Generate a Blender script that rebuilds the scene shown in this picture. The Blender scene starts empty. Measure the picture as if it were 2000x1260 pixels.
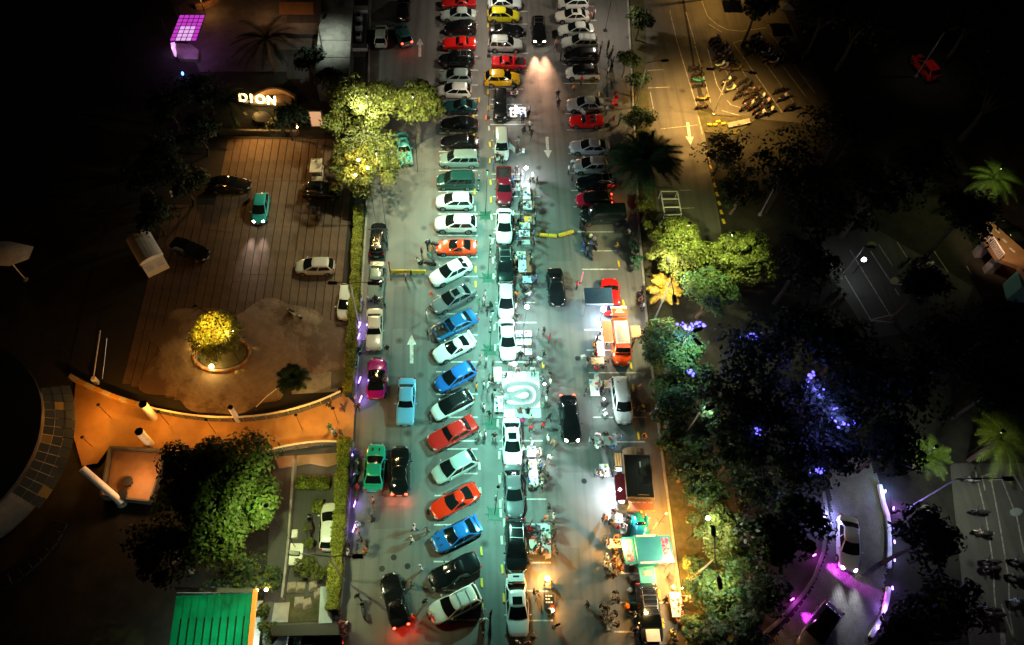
import bpy, bmesh, math, random
import numpy as np
from mathutils import Vector, Matrix
random.seed(7); RNG = np.random.default_rng(11)
SC = bpy.context.scene; COL = SC.collection
PI = math.pi; R = math.radians

# ------------------------------------------------------------------ camera, sky, exposure
CAM_H, CAM_F, CX, CY, TH = 65.4, 1500.0, 895.0, 630.0, R(59.2)
cd = bpy.data.cameras.new('camera'); cam = bpy.data.objects.new('camera', cd); COL.objects.link(cam)
cam.location = (0, 0, CAM_H); cam.rotation_euler = (PI/2 - TH, 0, 0)
cd.sensor_width = 36; cd.lens = CAM_F/2000*36; cd.shift_x = (1000-CX)/2000; cd.clip_end = 2000
SC.camera = cam
w = bpy.data.worlds.new('World'); SC.world = w; w.use_nodes = True
nt = w.node_tree; bg = nt.nodes['Background']; sky = nt.nodes.new('ShaderNodeTexSky')
sky.sky_type = 'NISHITA'; sky.sun_disc = False; sky.sun_elevation = R(12); sky.sun_rotation = R(200)
nt.links.new(sky.outputs[0], bg.inputs[0]); bg.inputs[1].default_value = 0.0002
sd = bpy.data.lights.new('moon', 'SUN'); sd.energy = 0.0015; sd.angle = R(0.5); sd.color = (.8, .88, 1)
so = bpy.data.objects.new('moon', sd); COL.objects.link(so); so.rotation_euler = (R(50), 0, R(160))
vs = SC.view_settings; vs.view_transform = 'Standard'; vs.look = 'None'; vs.exposure = 0.05; vs.gamma = 1
try: vs.use_curve_mapping = False
except Exception: pass
SC.cycles.use_denoising = True; SC.cycles.max_bounces = 5; SC.cycles.diffuse_bounces = 2; SC.cycles.glossy_bounces = 2
SC.cycles.transmission_bounces = 3; SC.cycles.transparent_max_bounces = 4; SC.cycles.sample_clamp_indirect = 3
SC.cycles.caustics_reflective = False; SC.cycles.caustics_refractive = False

# ------------------------------------------------------------------ helpers
def G(px, py, z=0.0):
    u = (px-CX)/CAM_F; v = -(py-CY)/CAM_F
    dy = v*math.sin(TH)+math.cos(TH); dz = v*math.cos(TH)-math.sin(TH)
    t = (z-CAM_H)/dz
    return Vector((u*t, dy*t, z))
def scale_at(py): return math.cos(TH)*(py-CY+CAM_F*math.tan(TH))/CAM_H     # pixels of the photo per metre
HEAD = {'U': PI/2, 'D': -PI/2, 'L': PI, 'R': 0.0}
def heading(px, py, h, z=.7):
    if h in HEAD: return HEAD[h]
    a = R(h); p = G(px, py, z); q = G(px+20*math.cos(a), py-20*math.sin(a), z)
    return math.atan2(q.y-p.y, q.x-p.x)

MATS = {}
def mat(name, col=(.5,.5,.5), rough=.6, metal=0, noise=0, nscale=4, bump=0, bscale=30, emit=0, ecol=None, coat=0, objcol=False,
        trans=0, spec=.5, island=0, alpha=1, col2=None, randcol=None, sharp=.15):
    m = bpy.data.materials.new(name); m.use_nodes = True; MATS[name] = m
    N = m.node_tree.nodes; L = m.node_tree.links; b = N['Principled BSDF']
    b.inputs['Roughness'].default_value = rough; b.inputs['Metallic'].default_value = metal
    b.inputs['Specular IOR Level'].default_value = spec; b.inputs['Coat Weight'].default_value = coat
    b.inputs['Coat Roughness'].default_value = .08; b.inputs['Alpha'].default_value = alpha
    src = None
    if objcol:
        oi = N.new('ShaderNodeObjectInfo'); src = oi.outputs['Color']
    if randcol:
        oi = N.new('ShaderNodeObjectInfo'); cr = N.new('ShaderNodeValToRGB'); cr.color_ramp.interpolation = 'CONSTANT'
        el = cr.color_ramp.elements
        while len(el) < len(randcol): el.new(.5)
        for i, c in enumerate(randcol): el[i].position = i/len(randcol); el[i].color = (*c, 1)
        L.new(oi.outputs['Random'], cr.inputs[0]); src = cr.outputs[0]
    if noise or col2:
        tc = N.new('ShaderNodeTexCoord'); nz = N.new('ShaderNodeTexNoise'); nz.inputs['Scale'].default_value = nscale
        nz.inputs['Detail'].default_value = 6; nz.inputs['Roughness'].default_value = .65
        L.new(tc.outputs['Object'], nz.inputs['Vector'])
        mx = N.new('ShaderNodeMix'); mx.data_type = 'RGBA'
        cr = N.new('ShaderNodeValToRGB'); cr.color_ramp.elements[0].position = .5-sharp; cr.color_ramp.elements[1].position = .5+sharp
        L.new(nz.outputs['Fac'], cr.inputs[0]); L.new(cr.outputs[0], mx.inputs[0])
        c2 = col2 or tuple(c*(1-noise) for c in col)
        if src is None: mx.inputs[6].default_value = (*col, 1); mx.inputs[7].default_value = (*c2, 1)
        else:
            mu = N.new('ShaderNodeMix'); mu.data_type = 'RGBA'; mu.blend_type = 'MULTIPLY'; mu.inputs[0].default_value = 1
            L.new(src, mu.inputs[6]); mu.inputs[7].default_value = (1-noise,)*3+(1,)
            L.new(src, mx.inputs[6]); L.new(mu.outputs[2], mx.inputs[7])
        src = mx.outputs[2]
    if island:
        ge = N.new('ShaderNodeNewGeometry'); hs = N.new('ShaderNodeHueSaturation')
        mr = N.new('ShaderNodeMapRange'); mr.inputs[3].default_value = 1-island; mr.inputs[4].default_value = 1+island
        L.new(ge.outputs['Random Per Island'], mr.inputs[0]); L.new(mr.outputs[0], hs.inputs['Value'])
        m2 = N.new('ShaderNodeMapRange'); m2.inputs[3].default_value = .47; m2.inputs[4].default_value = .53
        L.new(ge.outputs['Random Per Island'], m2.inputs[0]); L.new(m2.outputs[0], hs.inputs['Hue'])
        if src is None: hs.inputs['Color'].default_value = (*col, 1)
        else: L.new(src, hs.inputs['Color'])
        src = hs.outputs[0]
    if src is not None: L.new(src, b.inputs['Base Color'])
    else: b.inputs['Base Color'].default_value = (*col, 1)
    if bump:
        tc = N.new('ShaderNodeTexCoord'); nb = N.new('ShaderNodeTexNoise'); nb.inputs['Scale'].default_value = bscale; nb.inputs['Detail'].default_value = 4
        bp = N.new('ShaderNodeBump'); bp.inputs['Strength'].default_value = bump; bp.inputs['Distance'].default_value = .02
        L.new(tc.outputs['Object'], nb.inputs['Vector']); L.new(nb.outputs['Fac'], bp.inputs['Height']); L.new(bp.outputs[0], b.inputs['Normal'])
    if emit:
        b.inputs['Emission Color'].default_value = (*(ecol or col), 1); b.inputs['Emission Strength'].default_value = emit
    if trans:
        out = N['Material Output']; tr = N.new('ShaderNodeBsdfTranslucent'); ms = N.new('ShaderNodeMixShader'); ms.inputs[0].default_value = trans
        if src is not None: L.new(src, tr.inputs[0])
        else: tr.inputs[0].default_value = (*col, 1)
        L.new(b.outputs[0], ms.inputs[1]); L.new(tr.outputs[0], ms.inputs[2]); L.new(ms.outputs[0], out.inputs[0])
    return m
def asphalt(name, base, patch, fine=.25, patchscale=.12, seam=0):
    """asphalt: mineral grain, broad worn patches, thin cracks, oil spots and a sheen that varies"""
    m = bpy.data.materials.new(name); m.use_nodes = True; MATS[name] = m
    N = m.node_tree.nodes; L = m.node_tree.links; b = N['Principled BSDF']
    tc = N.new('ShaderNodeTexCoord')
    def nz(s, d=6, rgh=.6):
        n = N.new('ShaderNodeTexNoise'); n.inputs['Scale'].default_value = s; n.inputs['Detail'].default_value = d; n.inputs['Roughness'].default_value = rgh
        L.new(tc.outputs['Object'], n.inputs['Vector']); return n.outputs['Fac']
    def ramp(f, a, c, lo=0, hi=1):
        r = N.new('ShaderNodeMapRange'); r.inputs[1].default_value = a; r.inputs[2].default_value = c; r.inputs[3].default_value = lo; r.inputs[4].default_value = hi
        L.new(f, r.inputs[0]); return r.outputs[0]
    def mix(f, a, c, bt='MIX'):
        x = N.new('ShaderNodeMix'); x.data_type = 'RGBA'; x.blend_type = bt
        if isinstance(f, float): x.inputs[0].default_value = f
        else: L.new(f, x.inputs[0])
        for i, v in ((6, a), (7, c)):
            if isinstance(v, tuple): x.inputs[i].default_value = (*v, 1)
            else: L.new(v, x.inputs[i])
        return x.outputs[2]
    c = mix(ramp(nz(patchscale), .35, .65), base, patch)
    c = mix(ramp(nz(1.3), .3, .7, 0, .5), c, tuple(x*.7 for x in base))
    c = mix(ramp(nz(26, 3), .35, .7, 0, fine), c, (.16, .15, .14))
    mp = N.new('ShaderNodeMapping'); mp.inputs['Scale'].default_value = (1.6, .05, 1); L.new(tc.outputs['Object'], mp.inputs[0])
    ns = N.new('ShaderNodeTexNoise'); ns.inputs['Scale'].default_value = 1; ns.inputs['Detail'].default_value = 5; L.new(mp.outputs[0], ns.inputs['Vector'])
    c = mix(ramp(ns.outputs['Fac'], .48, .7, 0, .6), c, tuple(x*.45 for x in base))
    v2 = N.new('ShaderNodeTexVoronoi'); v2.inputs['Scale'].default_value = .34; L.new(tc.outputs['Object'], v2.inputs['Vector'])
    c = mix(ramp(v2.outputs['Distance'], .05, .16, .75, 0), c, (.015, .014, .013))
    L.new(c, b.inputs['Base Color'])
    L.new(ramp(nz(.5), .3, .7, .55, .85), b.inputs['Roughness'])
    bp = N.new('ShaderNodeBump'); bp.inputs['Strength'].default_value = .35; bp.inputs['Distance'].default_value = .01
    L.new(nz(45, 3), bp.inputs['Height']); L.new(bp.outputs[0], b.inputs['Normal'])
    return m

class MB:
    def __init__(s): s.v = []; s.f = []; s.m = []; s.mats = []
    def mi(s, m):
        if m not in s.mats: s.mats.append(m)
        return s.mats.index(m)
    def add(s, vs, fs, m):
        o = len(s.v); s.v += [tuple(x) for x in vs]; k = s.mi(m)
        for f in fs: s.f.append(tuple(i+o for i in f)); s.m.append(k)
        return s
    def box(s, c, d, m, rz=0, rx=0, ry=0, tz=1.0):
        M = Matrix.Rotation(rz, 3, 'Z') @ Matrix.Rotation(ry, 3, 'Y') @ Matrix.Rotation(rx, 3, 'X'); c = Vector(c)
        vs = []
        for z in (-1, 1):
            k = tz if z > 0 else 1
            for x, y in ((-1,-1),(1,-1),(1,1),(-1,1)): vs.append(c + M @ Vector((x*d[0]/2*k, y*d[1]/2*k, z*d[2]/2)))
        return s.add(vs, [(3,2,1,0),(4,5,6,7),(0,1,5,4),(1,2,6,5),(2,3,7,6),(3,0,4,7)], m)
    def rbox(s, c, d, m, rz=0, r=.03):
        """box with its upright and top edges chamfered"""
        c = Vector(c); M = Matrix.Rotation(rz, 3, 'Z'); x, y, z = d[0]/2, d[1]/2, d[2]/2
        def ring(i, zz):
            a, b_ = x-i, y-i; q = r
            return [c + M @ Vector(p) for p in ((-a+q,-b_,zz),(a-q,-b_,zz),(a,-b_+q,zz),(a,b_-q,zz),(a-q,b_,zz),(-a+q,b_,zz),(-a,b_-q,zz),(-a,-b_+q,zz))]
        return s.loft([ring(0,-z), ring(0, z-r), ring(r, z)], m)
    def loft(s, rings, m, closed=True, caps=True, flip=False):
        n = len(rings[0]); vs = [p for r_ in rings for p in r_]; fs = []
        for k in range(len(rings)-1):
            for i in range(n if closed else n-1):
                j = (i+1) % n; q = (k*n+i, k*n+j, (k+1)*n+j, (k+1)*n+i); fs.append(q[::-1] if flip else q)
        if caps and closed:
            a = tuple(range(n-1, -1, -1)); b_ = tuple(range((len(rings)-1)*n, len(rings)*n))
            fs += [a[::-1], b_[::-1]] if flip else [a, b_]
        return s.add(vs, fs, m)
    def tube(s, pts, rad, m, n=6, caps=True):
        pts = [Vector(p) for p in pts]; rad = rad if isinstance(rad, (list, tuple)) else [rad]*len(pts); rings = []
        for i, p in enumerate(pts):
            d = (pts[min(i+1, len(pts)-1)] - pts[max(i-1, 0)]).normalized()
            a = d.orthogonal().normalized() if abs(d.z) > .99 else d.cross(Vector((0,0,1))).normalized()
            b_ = d.cross(a)
            rings.append([p + (a*math.cos(2*PI*k/n) + b_*math.sin(2*PI*k/n))*rad[i] for k in range(n)])
        return s.loft(rings, m, caps=caps)
    def lathe(s, c, prof, m, n=12, axis='Z'):
        c = Vector(c); rings = []
        for r_, h in prof:
            ring = []
            for k in range(n):
                a = 2*PI*k/n; x, y = r_*math.cos(a), r_*math.sin(a)
                ring.append(c + (Vector((x, y, h)) if axis == 'Z' else Vector((x, h, -y)) if axis == 'Y' else Vector((h, x, y))))
            rings.append(ring)
        return s.loft(rings, m)
    def ell(s, c, d, m, n=8, k=5, rz=0):
        c = Vector(c); M = Matrix.Rotation(rz, 3, 'Z'); rings = []
        for i in range(k+1):
            a = -PI/2 + PI*(i+.001)/(k+.002); rr = math.cos(a); h = math.sin(a)
            rings.append([c + M @ Vector((d[0]/2*rr*math.cos(2*PI*j/n), d[1]/2*rr*math.sin(2*PI*j/n), d[2]/2*h)) for j in range(n)])
        return s.loft(rings, m)
    def sheet(s, pts, m): return s.add(pts, [tuple(range(len(pts)))], m)
    def slab(s, pts, h, m):
        """upright prism on a flat outline, its top at the outline's z, its depth h"""
        pts = [Vector(p) for p in pts]
        ar = sum(pts[i].x*pts[(i+1) % len(pts)].y - pts[(i+1) % len(pts)].x*pts[i].y for i in range(len(pts)))
        if ar < 0: pts = pts[::-1]
        return s.loft([[p - Vector((0,0,h)) for p in pts], pts], m)
    def mesh(s, name, smooth=None):
        me = bpy.data.meshes.new(name); me.from_pydata(s.v, [], s.f)
        for m in s.mats: me.materials.append(MATS[m])
        me.polygons.foreach_set('material_index', s.m)
        if smooth is not None:
            me.polygons.foreach_set('use_smooth', [True]*len(s.f)); me.set_sharp_from_angle(angle=R(smooth))
        me.update(); return me
    def build(s, name, parent=None, smooth=None, loc=None, rz=0, col=None):
        return new_obj(name, s.mesh(name, smooth), parent, loc, rz, col)
def new_obj(name, data, parent=None, loc=None, rz=0, col=None):
    o = bpy.data.objects.new(name, data); COL.objects.link(o)
    if parent: o.parent = parent
    if loc is not None: o.location = loc
    if rz: o.rotation_euler = (0, 0, rz)
    if col: o.color = (*col, 1)
    return o
PENDING = []                       # things whose labels may need an ordinal: (object, base label, px, py)
def tag(o, label, cat, group=None, at=None):
    o['label'] = label; o['category'] = cat
    if group: o['group'] = group
    if at: PENDING.append((o, label, at[0], at[1]))
    return o
def thing(name, label, cat, loc, rz=0, group=None, at=None): return tag(new_obj(name, None, None, loc, rz), label, cat, group, at)
def struct(o): o['kind'] = 'structure'; return o
def stuff(o, label=None):
    o['kind'] = 'stuff'
    if label: o['label'] = label
    return o
def place(kit, root, col=None, col2=None):
    """hang a kit (name, mesh, parent index or None, colour slot) under a thing, sharing its meshes"""
    made = []
    for nm, me, par, slot in kit:
        o = bpy.data.objects.new(nm, me); COL.objects.link(o); o.parent = root if par is None else made[par]
        c = col if slot == 0 else (col2 or col) if slot == 1 else None
        if c: o.color = (*c, 1)
        made.append(o)
    return made
def light(kind, loc, energy, col, radius=.15, target=None, size=None, blend=.5, parent=None, name='lamp_light'):
    d = bpy.data.lights.new(name, kind); d.energy = energy; d.color = col
    d.shadow_soft_size = radius
    if kind == 'SPOT': d.spot_size = R(size or 120); d.spot_blend = blend
    o = bpy.data.objects.new(name, d); COL.objects.link(o); o.location = loc
    if target is not None: o.rotation_euler = (Vector(target)-Vector(loc)).to_track_quat('-Z', 'Y').to_euler()
    return o
ORD = ['first','second','third','fourth','fifth','sixth','seventh','eighth','ninth','tenth','eleventh','twelfth','thirteenth','fourteenth','fifteenth',
       'sixteenth','seventeenth','eighteenth','nineteenth','twentieth']
def ordinal(i):
    if i < 20: return ORD[i]
    t, u = divmod(i+1, 10); ten = {2:'twenty',3:'thirty',4:'forty',5:'fifty',6:'sixty'}[t]
    return (ten if u == 0 else ten+'-'+ORD[u-1]) if u else {2:'twentieth',3:'thirtieth',4:'fortieth',5:'fiftieth',6:'sixtieth'}[t]
def settle_labels():
    by = {}
    for o, l, x, y in PENDING: by.setdefault(l, []).append((o, x, y))
    for l, it in by.items():
        if len(it) < 2: continue
        xs = [i[1] for i in it]; ys = [i[2] for i in it]; k = 1 if max(xs)-min(xs) > max(ys)-min(ys) else 2
        it.sort(key=lambda i: i[k]); w_ = 'the left' if k == 1 else 'the top'
        for i, (o, x, y) in enumerate(it):
            o['label'] = f"{l}, {ordinal(i)} from {w_}" if 0 < i < len(it)-1 else f"{l}, {('leftmost','topmost')[k-1] if i == 0 else ('rightmost','lowest')[k-1]} of them"

# ------------------------------------------------------------------ materials
asphalt('asphalt', (.155,.152,.148), (.105,.104,.102)); asphalt('road_asphalt', (.11,.105,.09), (.07,.067,.058), patchscale=.2)
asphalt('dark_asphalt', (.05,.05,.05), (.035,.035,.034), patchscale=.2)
mat('soil', (.03,.028,.02), .95, noise=.6, nscale=.6, bump=.6, bscale=9)
mat('grass', (.03,.045,.013), .9, noise=.6, nscale=1.5, bump=.8, bscale=40, col2=(.09,.07,.035))
mat('line_paint', (.72,.72,.68), .6, noise=.55, nscale=3, bump=.2)
mat('line_faded', (.5,.48,.4), .7, noise=.7, nscale=2.5)
mat('kerb', (.34,.33,.3), .8, noise=.35, nscale=2, bump=.3)
mat('concrete', (.3,.29,.27), .85, noise=.4, nscale=1.1, bump=.3)
mat('dark_concrete', (.13,.125,.115), .85, noise=.45, nscale=.7, bump=.3)
mat('strip_paver', (.125,.078,.05), .8, noise=.45, nscale=.8, bump=.5, bscale=14)
mat('joint', (.02,.018,.016), .95)
mat('stain', (.3,.25,.21), .8, col2=(.075,.058,.04), nscale=.5, bump=.4, bscale=6, sharp=.06)
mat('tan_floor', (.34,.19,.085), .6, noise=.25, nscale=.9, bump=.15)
mat('paver', (.2,.19,.19), .45, noise=.35, nscale=1.5)
mat('yellow_paint', (.72,.5,.03), .6, noise=.3, nscale=5)
mat('white_paint', (.72,.72,.7), .5, noise=.15, nscale=3)
mat('white_plastic', (.75,.75,.73), .4); mat('black_plastic', (.015,.015,.016), .45); mat('dark_metal', (.03,.032,.035), .4, metal=.5)
mat('steel', (.5,.5,.5), .35, metal=.9); mat('green_steel', (.008,.075,.045), .5); mat('grey_pole', (.32,.34,.33), .5, metal=.4)
mat('tint', objcol=True, rough=.55, noise=.12, nscale=4); mat('cloth', objcol=True, rough=.9, noise=.25, nscale=3, bump=.4, bscale=25)
mat('car_paint', objcol=True, rough=.22, metal=.05, coat=1, spec=.35)
mat('car_trim', (.012,.012,.013), .55); mat('car_glass', (.006,.008,.009), .06, spec=.7); mat('tyre', (.012,.012,.012), .85)
mat('alloy', (.45,.45,.46), .3, metal=.9); mat('lamp_lens', (.3,.32,.33), .12, spec=.8); mat('tail_lens', (.35,.008,.008), .2)
mat('head_on', (1,.95,.85), .3, emit=60, ecol=(1,.93,.8)); mat('tail_on', (1,.05,.03), .3, emit=14, ecol=(1,.04,.02)); mat('plate', (.6,.6,.58), .5, noise=.5, nscale=25)
mat('tail_glow', (1,.1,.03), .3, emit=6, ecol=(1,.07,.02)); mat('blue_on', (.1,.2,1), .3, emit=8, ecol=(.15,.25,1))
mat('seat', (.02,.02,.022), .6); mat('bark', (.14,.1,.07), .9, noise=.5, nscale=5, bump=.8, bscale=12); mat('pale_bark', (.3,.27,.21), .85, noise=.4, nscale=5, bump=.6, bscale=12)
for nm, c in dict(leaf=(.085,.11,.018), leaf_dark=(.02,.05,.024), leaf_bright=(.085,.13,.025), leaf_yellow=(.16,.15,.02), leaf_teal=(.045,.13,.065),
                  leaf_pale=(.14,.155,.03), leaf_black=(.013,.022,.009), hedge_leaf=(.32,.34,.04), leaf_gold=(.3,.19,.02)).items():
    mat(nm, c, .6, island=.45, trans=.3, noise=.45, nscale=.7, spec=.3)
mat('unlit_bark', (.03,.024,.018), .95); mat('skin', (.3,.17,.11), .55); mat('hair', (.012,.01,.009), .6); mat('shirt', objcol=True, rough=.85, noise=.2, nscale=8); mat('shoes', (.05,.05,.05), .6)  # bark of the unlit trees has the darkness put into its colour
mat('trousers', rough=.85, randcol=[(.02,.022,.03),(.04,.05,.08),(.012,.012,.013),(.16,.14,.11),(.3,.27,.22),(.02,.02,.022),(.07,.09,.13)])
def glow(name, c, e): mat(name, c, .4, emit=e, ecol=c)
glow('white_glow', (.9,.97,1), 40); glow('green_glow', (.6,1,.85), 30); glow('warm_glow', (1,.62,.22), 40); glow('amber_glow', (1,.5,.08), 25); glow('purple_glow', (.35,.18,1), 9); glow('bulb_glow', (.13,.1,1), 3.2)
glow('magenta_glow', (.9,.08,1), 14); glow('sign_glow', (1,.68,.25), 9); glow('pane_purple', (.62,.05,.62), .9); glow('pane_pale', (.8,.4,.85), 1.1); glow('rope_glow', (1,.22,.03), 1.3); glow('blue_glow', (.1,.3,1), 6)
glow('interior_glow', (1,.55,.28), .55)
glow('lamp_face', (1,.82,.5), 10)
# ------------------------------------------------------------------ ground and paving
def px_poly(pts, z): return [G(x, y, z) for x, y in pts]
def ground_sheet(name, pts, z, m): return struct(MB().slab(px_poly(pts, z), .0035, m).build(name))
g0 = MB().sheet([(-260,-120,-.02),(260,-120,-.02),(260,320,-.02),(-260,320,-.02)], 'soil').build('ground'); struct(g0)
lot = ground_sheet('parking_lot', [(722,-80),(1222,-80),(1234,200),(1246,440),(1262,640),(1296,930),(1345,1300),(640,1300),(664,1200),(684,960),(690,860),(693,780),(716,420)], .006, 'asphalt')
road = ground_sheet('service_road', [(1250,-80),(1318,-80),(1352,120),(1388,330),(1404,420),(1416,500),(1290,500),(1270,300),(1256,100)], .006, 'road_asphalt')
bikelot = ground_sheet('motorcycle_lot', [(1324,-80),(1470,-80),(1540,40),(1592,130),(1660,260),(1560,240),(1400,225),(1376,200),(1356,120)], .012, 'road_asphalt')
yard = ground_sheet('courtyard', [(262,268),(690,268),(672,640),(664,790),(560,815),(400,812),(240,780),(130,735),(170,560)], .004, 'joint')
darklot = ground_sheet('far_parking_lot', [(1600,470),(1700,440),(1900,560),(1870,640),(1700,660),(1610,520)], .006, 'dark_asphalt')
rightlot = ground_sheet('lower_parking_lot', [(1855,905),(2080,905),(2080,1320),(1900,1320),(1880,1150)], .006, 'road_asphalt')
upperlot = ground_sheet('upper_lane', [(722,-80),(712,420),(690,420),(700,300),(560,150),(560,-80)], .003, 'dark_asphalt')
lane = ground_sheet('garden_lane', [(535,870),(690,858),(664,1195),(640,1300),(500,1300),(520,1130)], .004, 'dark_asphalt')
gravel = ground_sheet('upper_yard', [(300,-80),(560,-80),(560,140),(390,140)], .004, 'dark_concrete')
def paint(poly, m='line_paint', parent=lot, name='bay_line', z=.0085):
    return MB().slab(poly, .0015, m).build(name, parent)
def line(x0, y0, x1, y1, wd=.12, m='line_paint', parent=lot, name='bay_line', z=.0095):
    a, b = G(x0, y0, z), G(x1, y1, z); n = (b-a).normalized().cross(Vector((0,0,1)))*wd/2
    return paint([a-n, b-n, b+n, a+n], m, parent, name)
for y in [22,48,82,110,137,166,192,225,260,296,333,374,418,460,502,540,577,613,654,707,726,770,815,861,877,925,968,1025,1097,1153,1211]:
    x0 = 861-.013*(y-30); line(x0, y, x0+72+y*.012, y)
for x0, x1, y in [(957,1030,22),(957,1030,47),(958,1030,74),(958,1032,104),(958,1032,137),(956,1022,174),(957,1020,204),(957,1020,233),(958,1026,243),(959,985,274),(960,985,307),(960,1022,340),(961,1020,350),(962,1055,384),
    (963,1040,418),(964,1040,454),(964,1000,466),(965,1040,502),(966,1042,540),(967,1045,591),(968,1048,630),(968,1046,707),(970,1050,748),(971,1055,815),(976,1060,861),(976,1060,877),(978,1034,925),(980,1067,975),
    (983,1070,1024),(984,1076,1099),(986,1078,1154),(988,1080,1212),(1095,1160,12),(1097,1165,40),(1098,1166,68),(1099,1166,96),(1100,1167,126),(1101,1168,163),(1104,1172,222),(1107,1177,254),(1110,1182,300),(1114,1190,338),(1116,1196,372),(1120,1205,404),
    (1128,1200,453),(1133,1204,490),(1137,1207,526),(1141,1212,644),(1146,1218,684),(1150,1252,728),(1158,1262,815),(1162,1260,863),(1172,1212,960),(1178,1270,1012),(1208,1280,1120),(1198,1308,1177),(1200,1252,1234)]:
    line(x0, y, x1, y)
def arrow(cx, y0, y1, up, parent=lot, wd=.34, m='line_paint', x1=None):
    """painted lane arrow between two photo heights, tip at y0 when it points away"""
    x1 = cx if x1 is None else x1
    t, b = (G(cx, y0, .0095), G(x1, y1, .0095)) if up else (G(x1, y1, .0095), G(cx, y0, .0095))
    d = (t-b); Ln = d.length; d.normalize(); n = Vector((d.y, -d.x, 0)); k = t - d*Ln*.36
    paint([b-n*wd/2, b+n*wd/2, k+n*wd/2, k+n*wd*1.35, t, k-n*wd*1.35, k-n*wd/2], m, parent, 'lane_arrow')
arrow(804, 653, 710, True); arrow(820, 74, 111, True); arrow(1068, 267, 309, False, x1=1071); arrow(1343, 239, 283, False, road, x1=1349)
arrow(1403, -30, 19, True, bikelot, x1=1407); arrow(1391, 166, 196, True, bikelot, x1=1400); arrow(1425, 88, 120, True, bikelot, x1=1441)
Z2 = .0155
for x0, y0, x1, y1 in [(1308,20,1322,80),(1322,80,1340,140),(1340,140,1364,218),(1340,24,1358,86),(1358,90,1388,200),(1370,0,1382,32),(1382,32,1400,48),(1400,48,1420,58),(1420,58,1448,61),(1448,61,1497,54),
    (1382,96,1400,165),(1400,165,1412,185),(1420,196,1428,205),(1428,205,1446,210),(1432,84,1460,75),(1432,84,1528,220),(1460,75,1482,106),(1482,106,1552,203),(1416,136,1448,188),(1424,96,1460,154),(1460,154,1482,230),(1528,128,1575,190),(1504,64,1592,182),(1410,216,1445,226),(1384,47,1410,63)]:
    line(x0, y0, x1, y1, .11, 'line_faded', bikelot, 'bay_line', Z2)
for x0, y0, x1, y1 in [(1258,112,1266,152),(1270,180,1276,212),(1260,138,1296,136),(1262,172,1308,170),(1290,252,1362,244),(1364,228,1372,262),(1328,372,1350,371),(1330,407,1356,406)]:
    line(x0, y0, x1, y1, .1, 'line_faded', road, 'bay_line')
for i in range(16):                                              # yellow and black painted kerb stones of the service road
    t = i/16; x, y = 1381+34*t, 302+140*t
    MB().rbox((0,0,.09), (.24,.62,.18), 'yellow_paint' if i % 2 else 'black_plastic').build('kerb_stone', road, loc=G(x, y), rz=R(10))
for x0, y0, x1, y1 in [(1612,490,1628,526),(1626,498,1704,630),(1660,488,1746,628),(1700,490,1742,554),(1715,476,1744,520),(1742,554,1766,556),(1752,472,1772,504),(1772,504,1816,570),(1824,490,1852,532),(1704,624,1744,614),(1704,626,1746,630),(1748,564,1756,577),(1888,520,1900,540)]:
    line(x0, y0, x1, y1, .11, 'line_faded', darklot)
for pts in ([(1904,918),(1924,1000),(1940,1100),(1942,1160),(1946,1200)], [(1956,1180),(1984,1260)], [(1936,937),(1952,1020),(1970,1130),(1972,1200),(1986,1280)], [(1936,937),(1956,935)], [(1956,935),(1986,1010),(2000,1080)], [(1974,916),(1997,958)], [(1924,958),(1918,930)], [(1918,930),(1944,924)]):
    for a, b in zip(pts, pts[1:]): line(*a, *b, .12, 'line_faded', rightlot)
for a, b in (((1957,1215),(1962,1290)),): line(*a, *b, .4, 'line_faded', rightlot)
asphalt('patch_asphalt', (.118,.116,.114), (.085,.085,.084))
for x, y, w_, d_, r_ in [(790,600,2.2,5,.02),(770,860,1.8,3.2,-.03),(1090,480,2.6,4,.02),(1120,900,3,2.2,0),(1085,700,1.6,4.5,.03),(830,240,2,4,0),(1070,150,1.8,6,.01),(760,1010,2.6,2,.05),(1110,1120,2.2,4.2,0),(955,470,1.2,3,0)]:
    p_ = G(x,y,.0078); M_ = Matrix.Rotation(r_,3,'Z'); MB().slab([p_+M_@Vector((a*w_/2,b*d_/2,0)) for a,b in ((-1,-1),(1,-1),(1,1),(-1,1))], .001, 'patch_asphalt').build('asphalt_patch', lot)
# kerbs of the big lot
def kerb_run(pts, parent, wd=.22, h=.14, m='kerb', step=2.4, name='kerb_stone'):
    P = [G(x, y) for x, y in pts]
    for a, b in zip(P, P[1:]):
        d = b-a; n = max(1, round(d.length/step)); rz = math.atan2(d.y, d.x)
        me = MB().rbox((0,0,h/2), (d.length/n-.02, wd, h), m, r=.02).mesh(name)
        for i in range(n): new_obj(name, me, parent, a + d*((i+.5)/n), rz)
kerb_run([(1224,-40),(1236,200),(1248,440),(1264,640),(1298,930),(1343,1280)], lot)
kerb_run([(723,-40),(716,420),(694,780)], lot); kerb_run([(690,862),(684,960),(664,1200)], lot)
# courtyard: long strips of paving with dark joints between
pc, pd = G(300, 300).x, G(690, 300).x
y_top, y_bot = G(500, 272).y, G(500, 640).y
x = G(300, 500).x; mesh_cache = {}
k = 0
while x < G(672, 640).x - .8:
    top = y_top if x > G(428, 290).x else G(500, 400).y
    bot = min(y_bot, y_bot) if x > G(460, 600).x else G(500, 806-26*(k % 2 == 0)).y
    if x < G(400, 700).x: bot = G(400, 795).y + (G(400,700).x-x)*.32
    n = max(1, round((top-bot)/6.2))
    for j in range(n):
        ln = (top-bot)/n
        MB().rbox((0,0,0), (.77, ln-.03, .05), 'strip_paver', r=.012).build('paving_strip', yard, loc=(x+.43, bot+ln*(j+.5), .0+.012*random.random()))
    x += .87; k += 1
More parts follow.
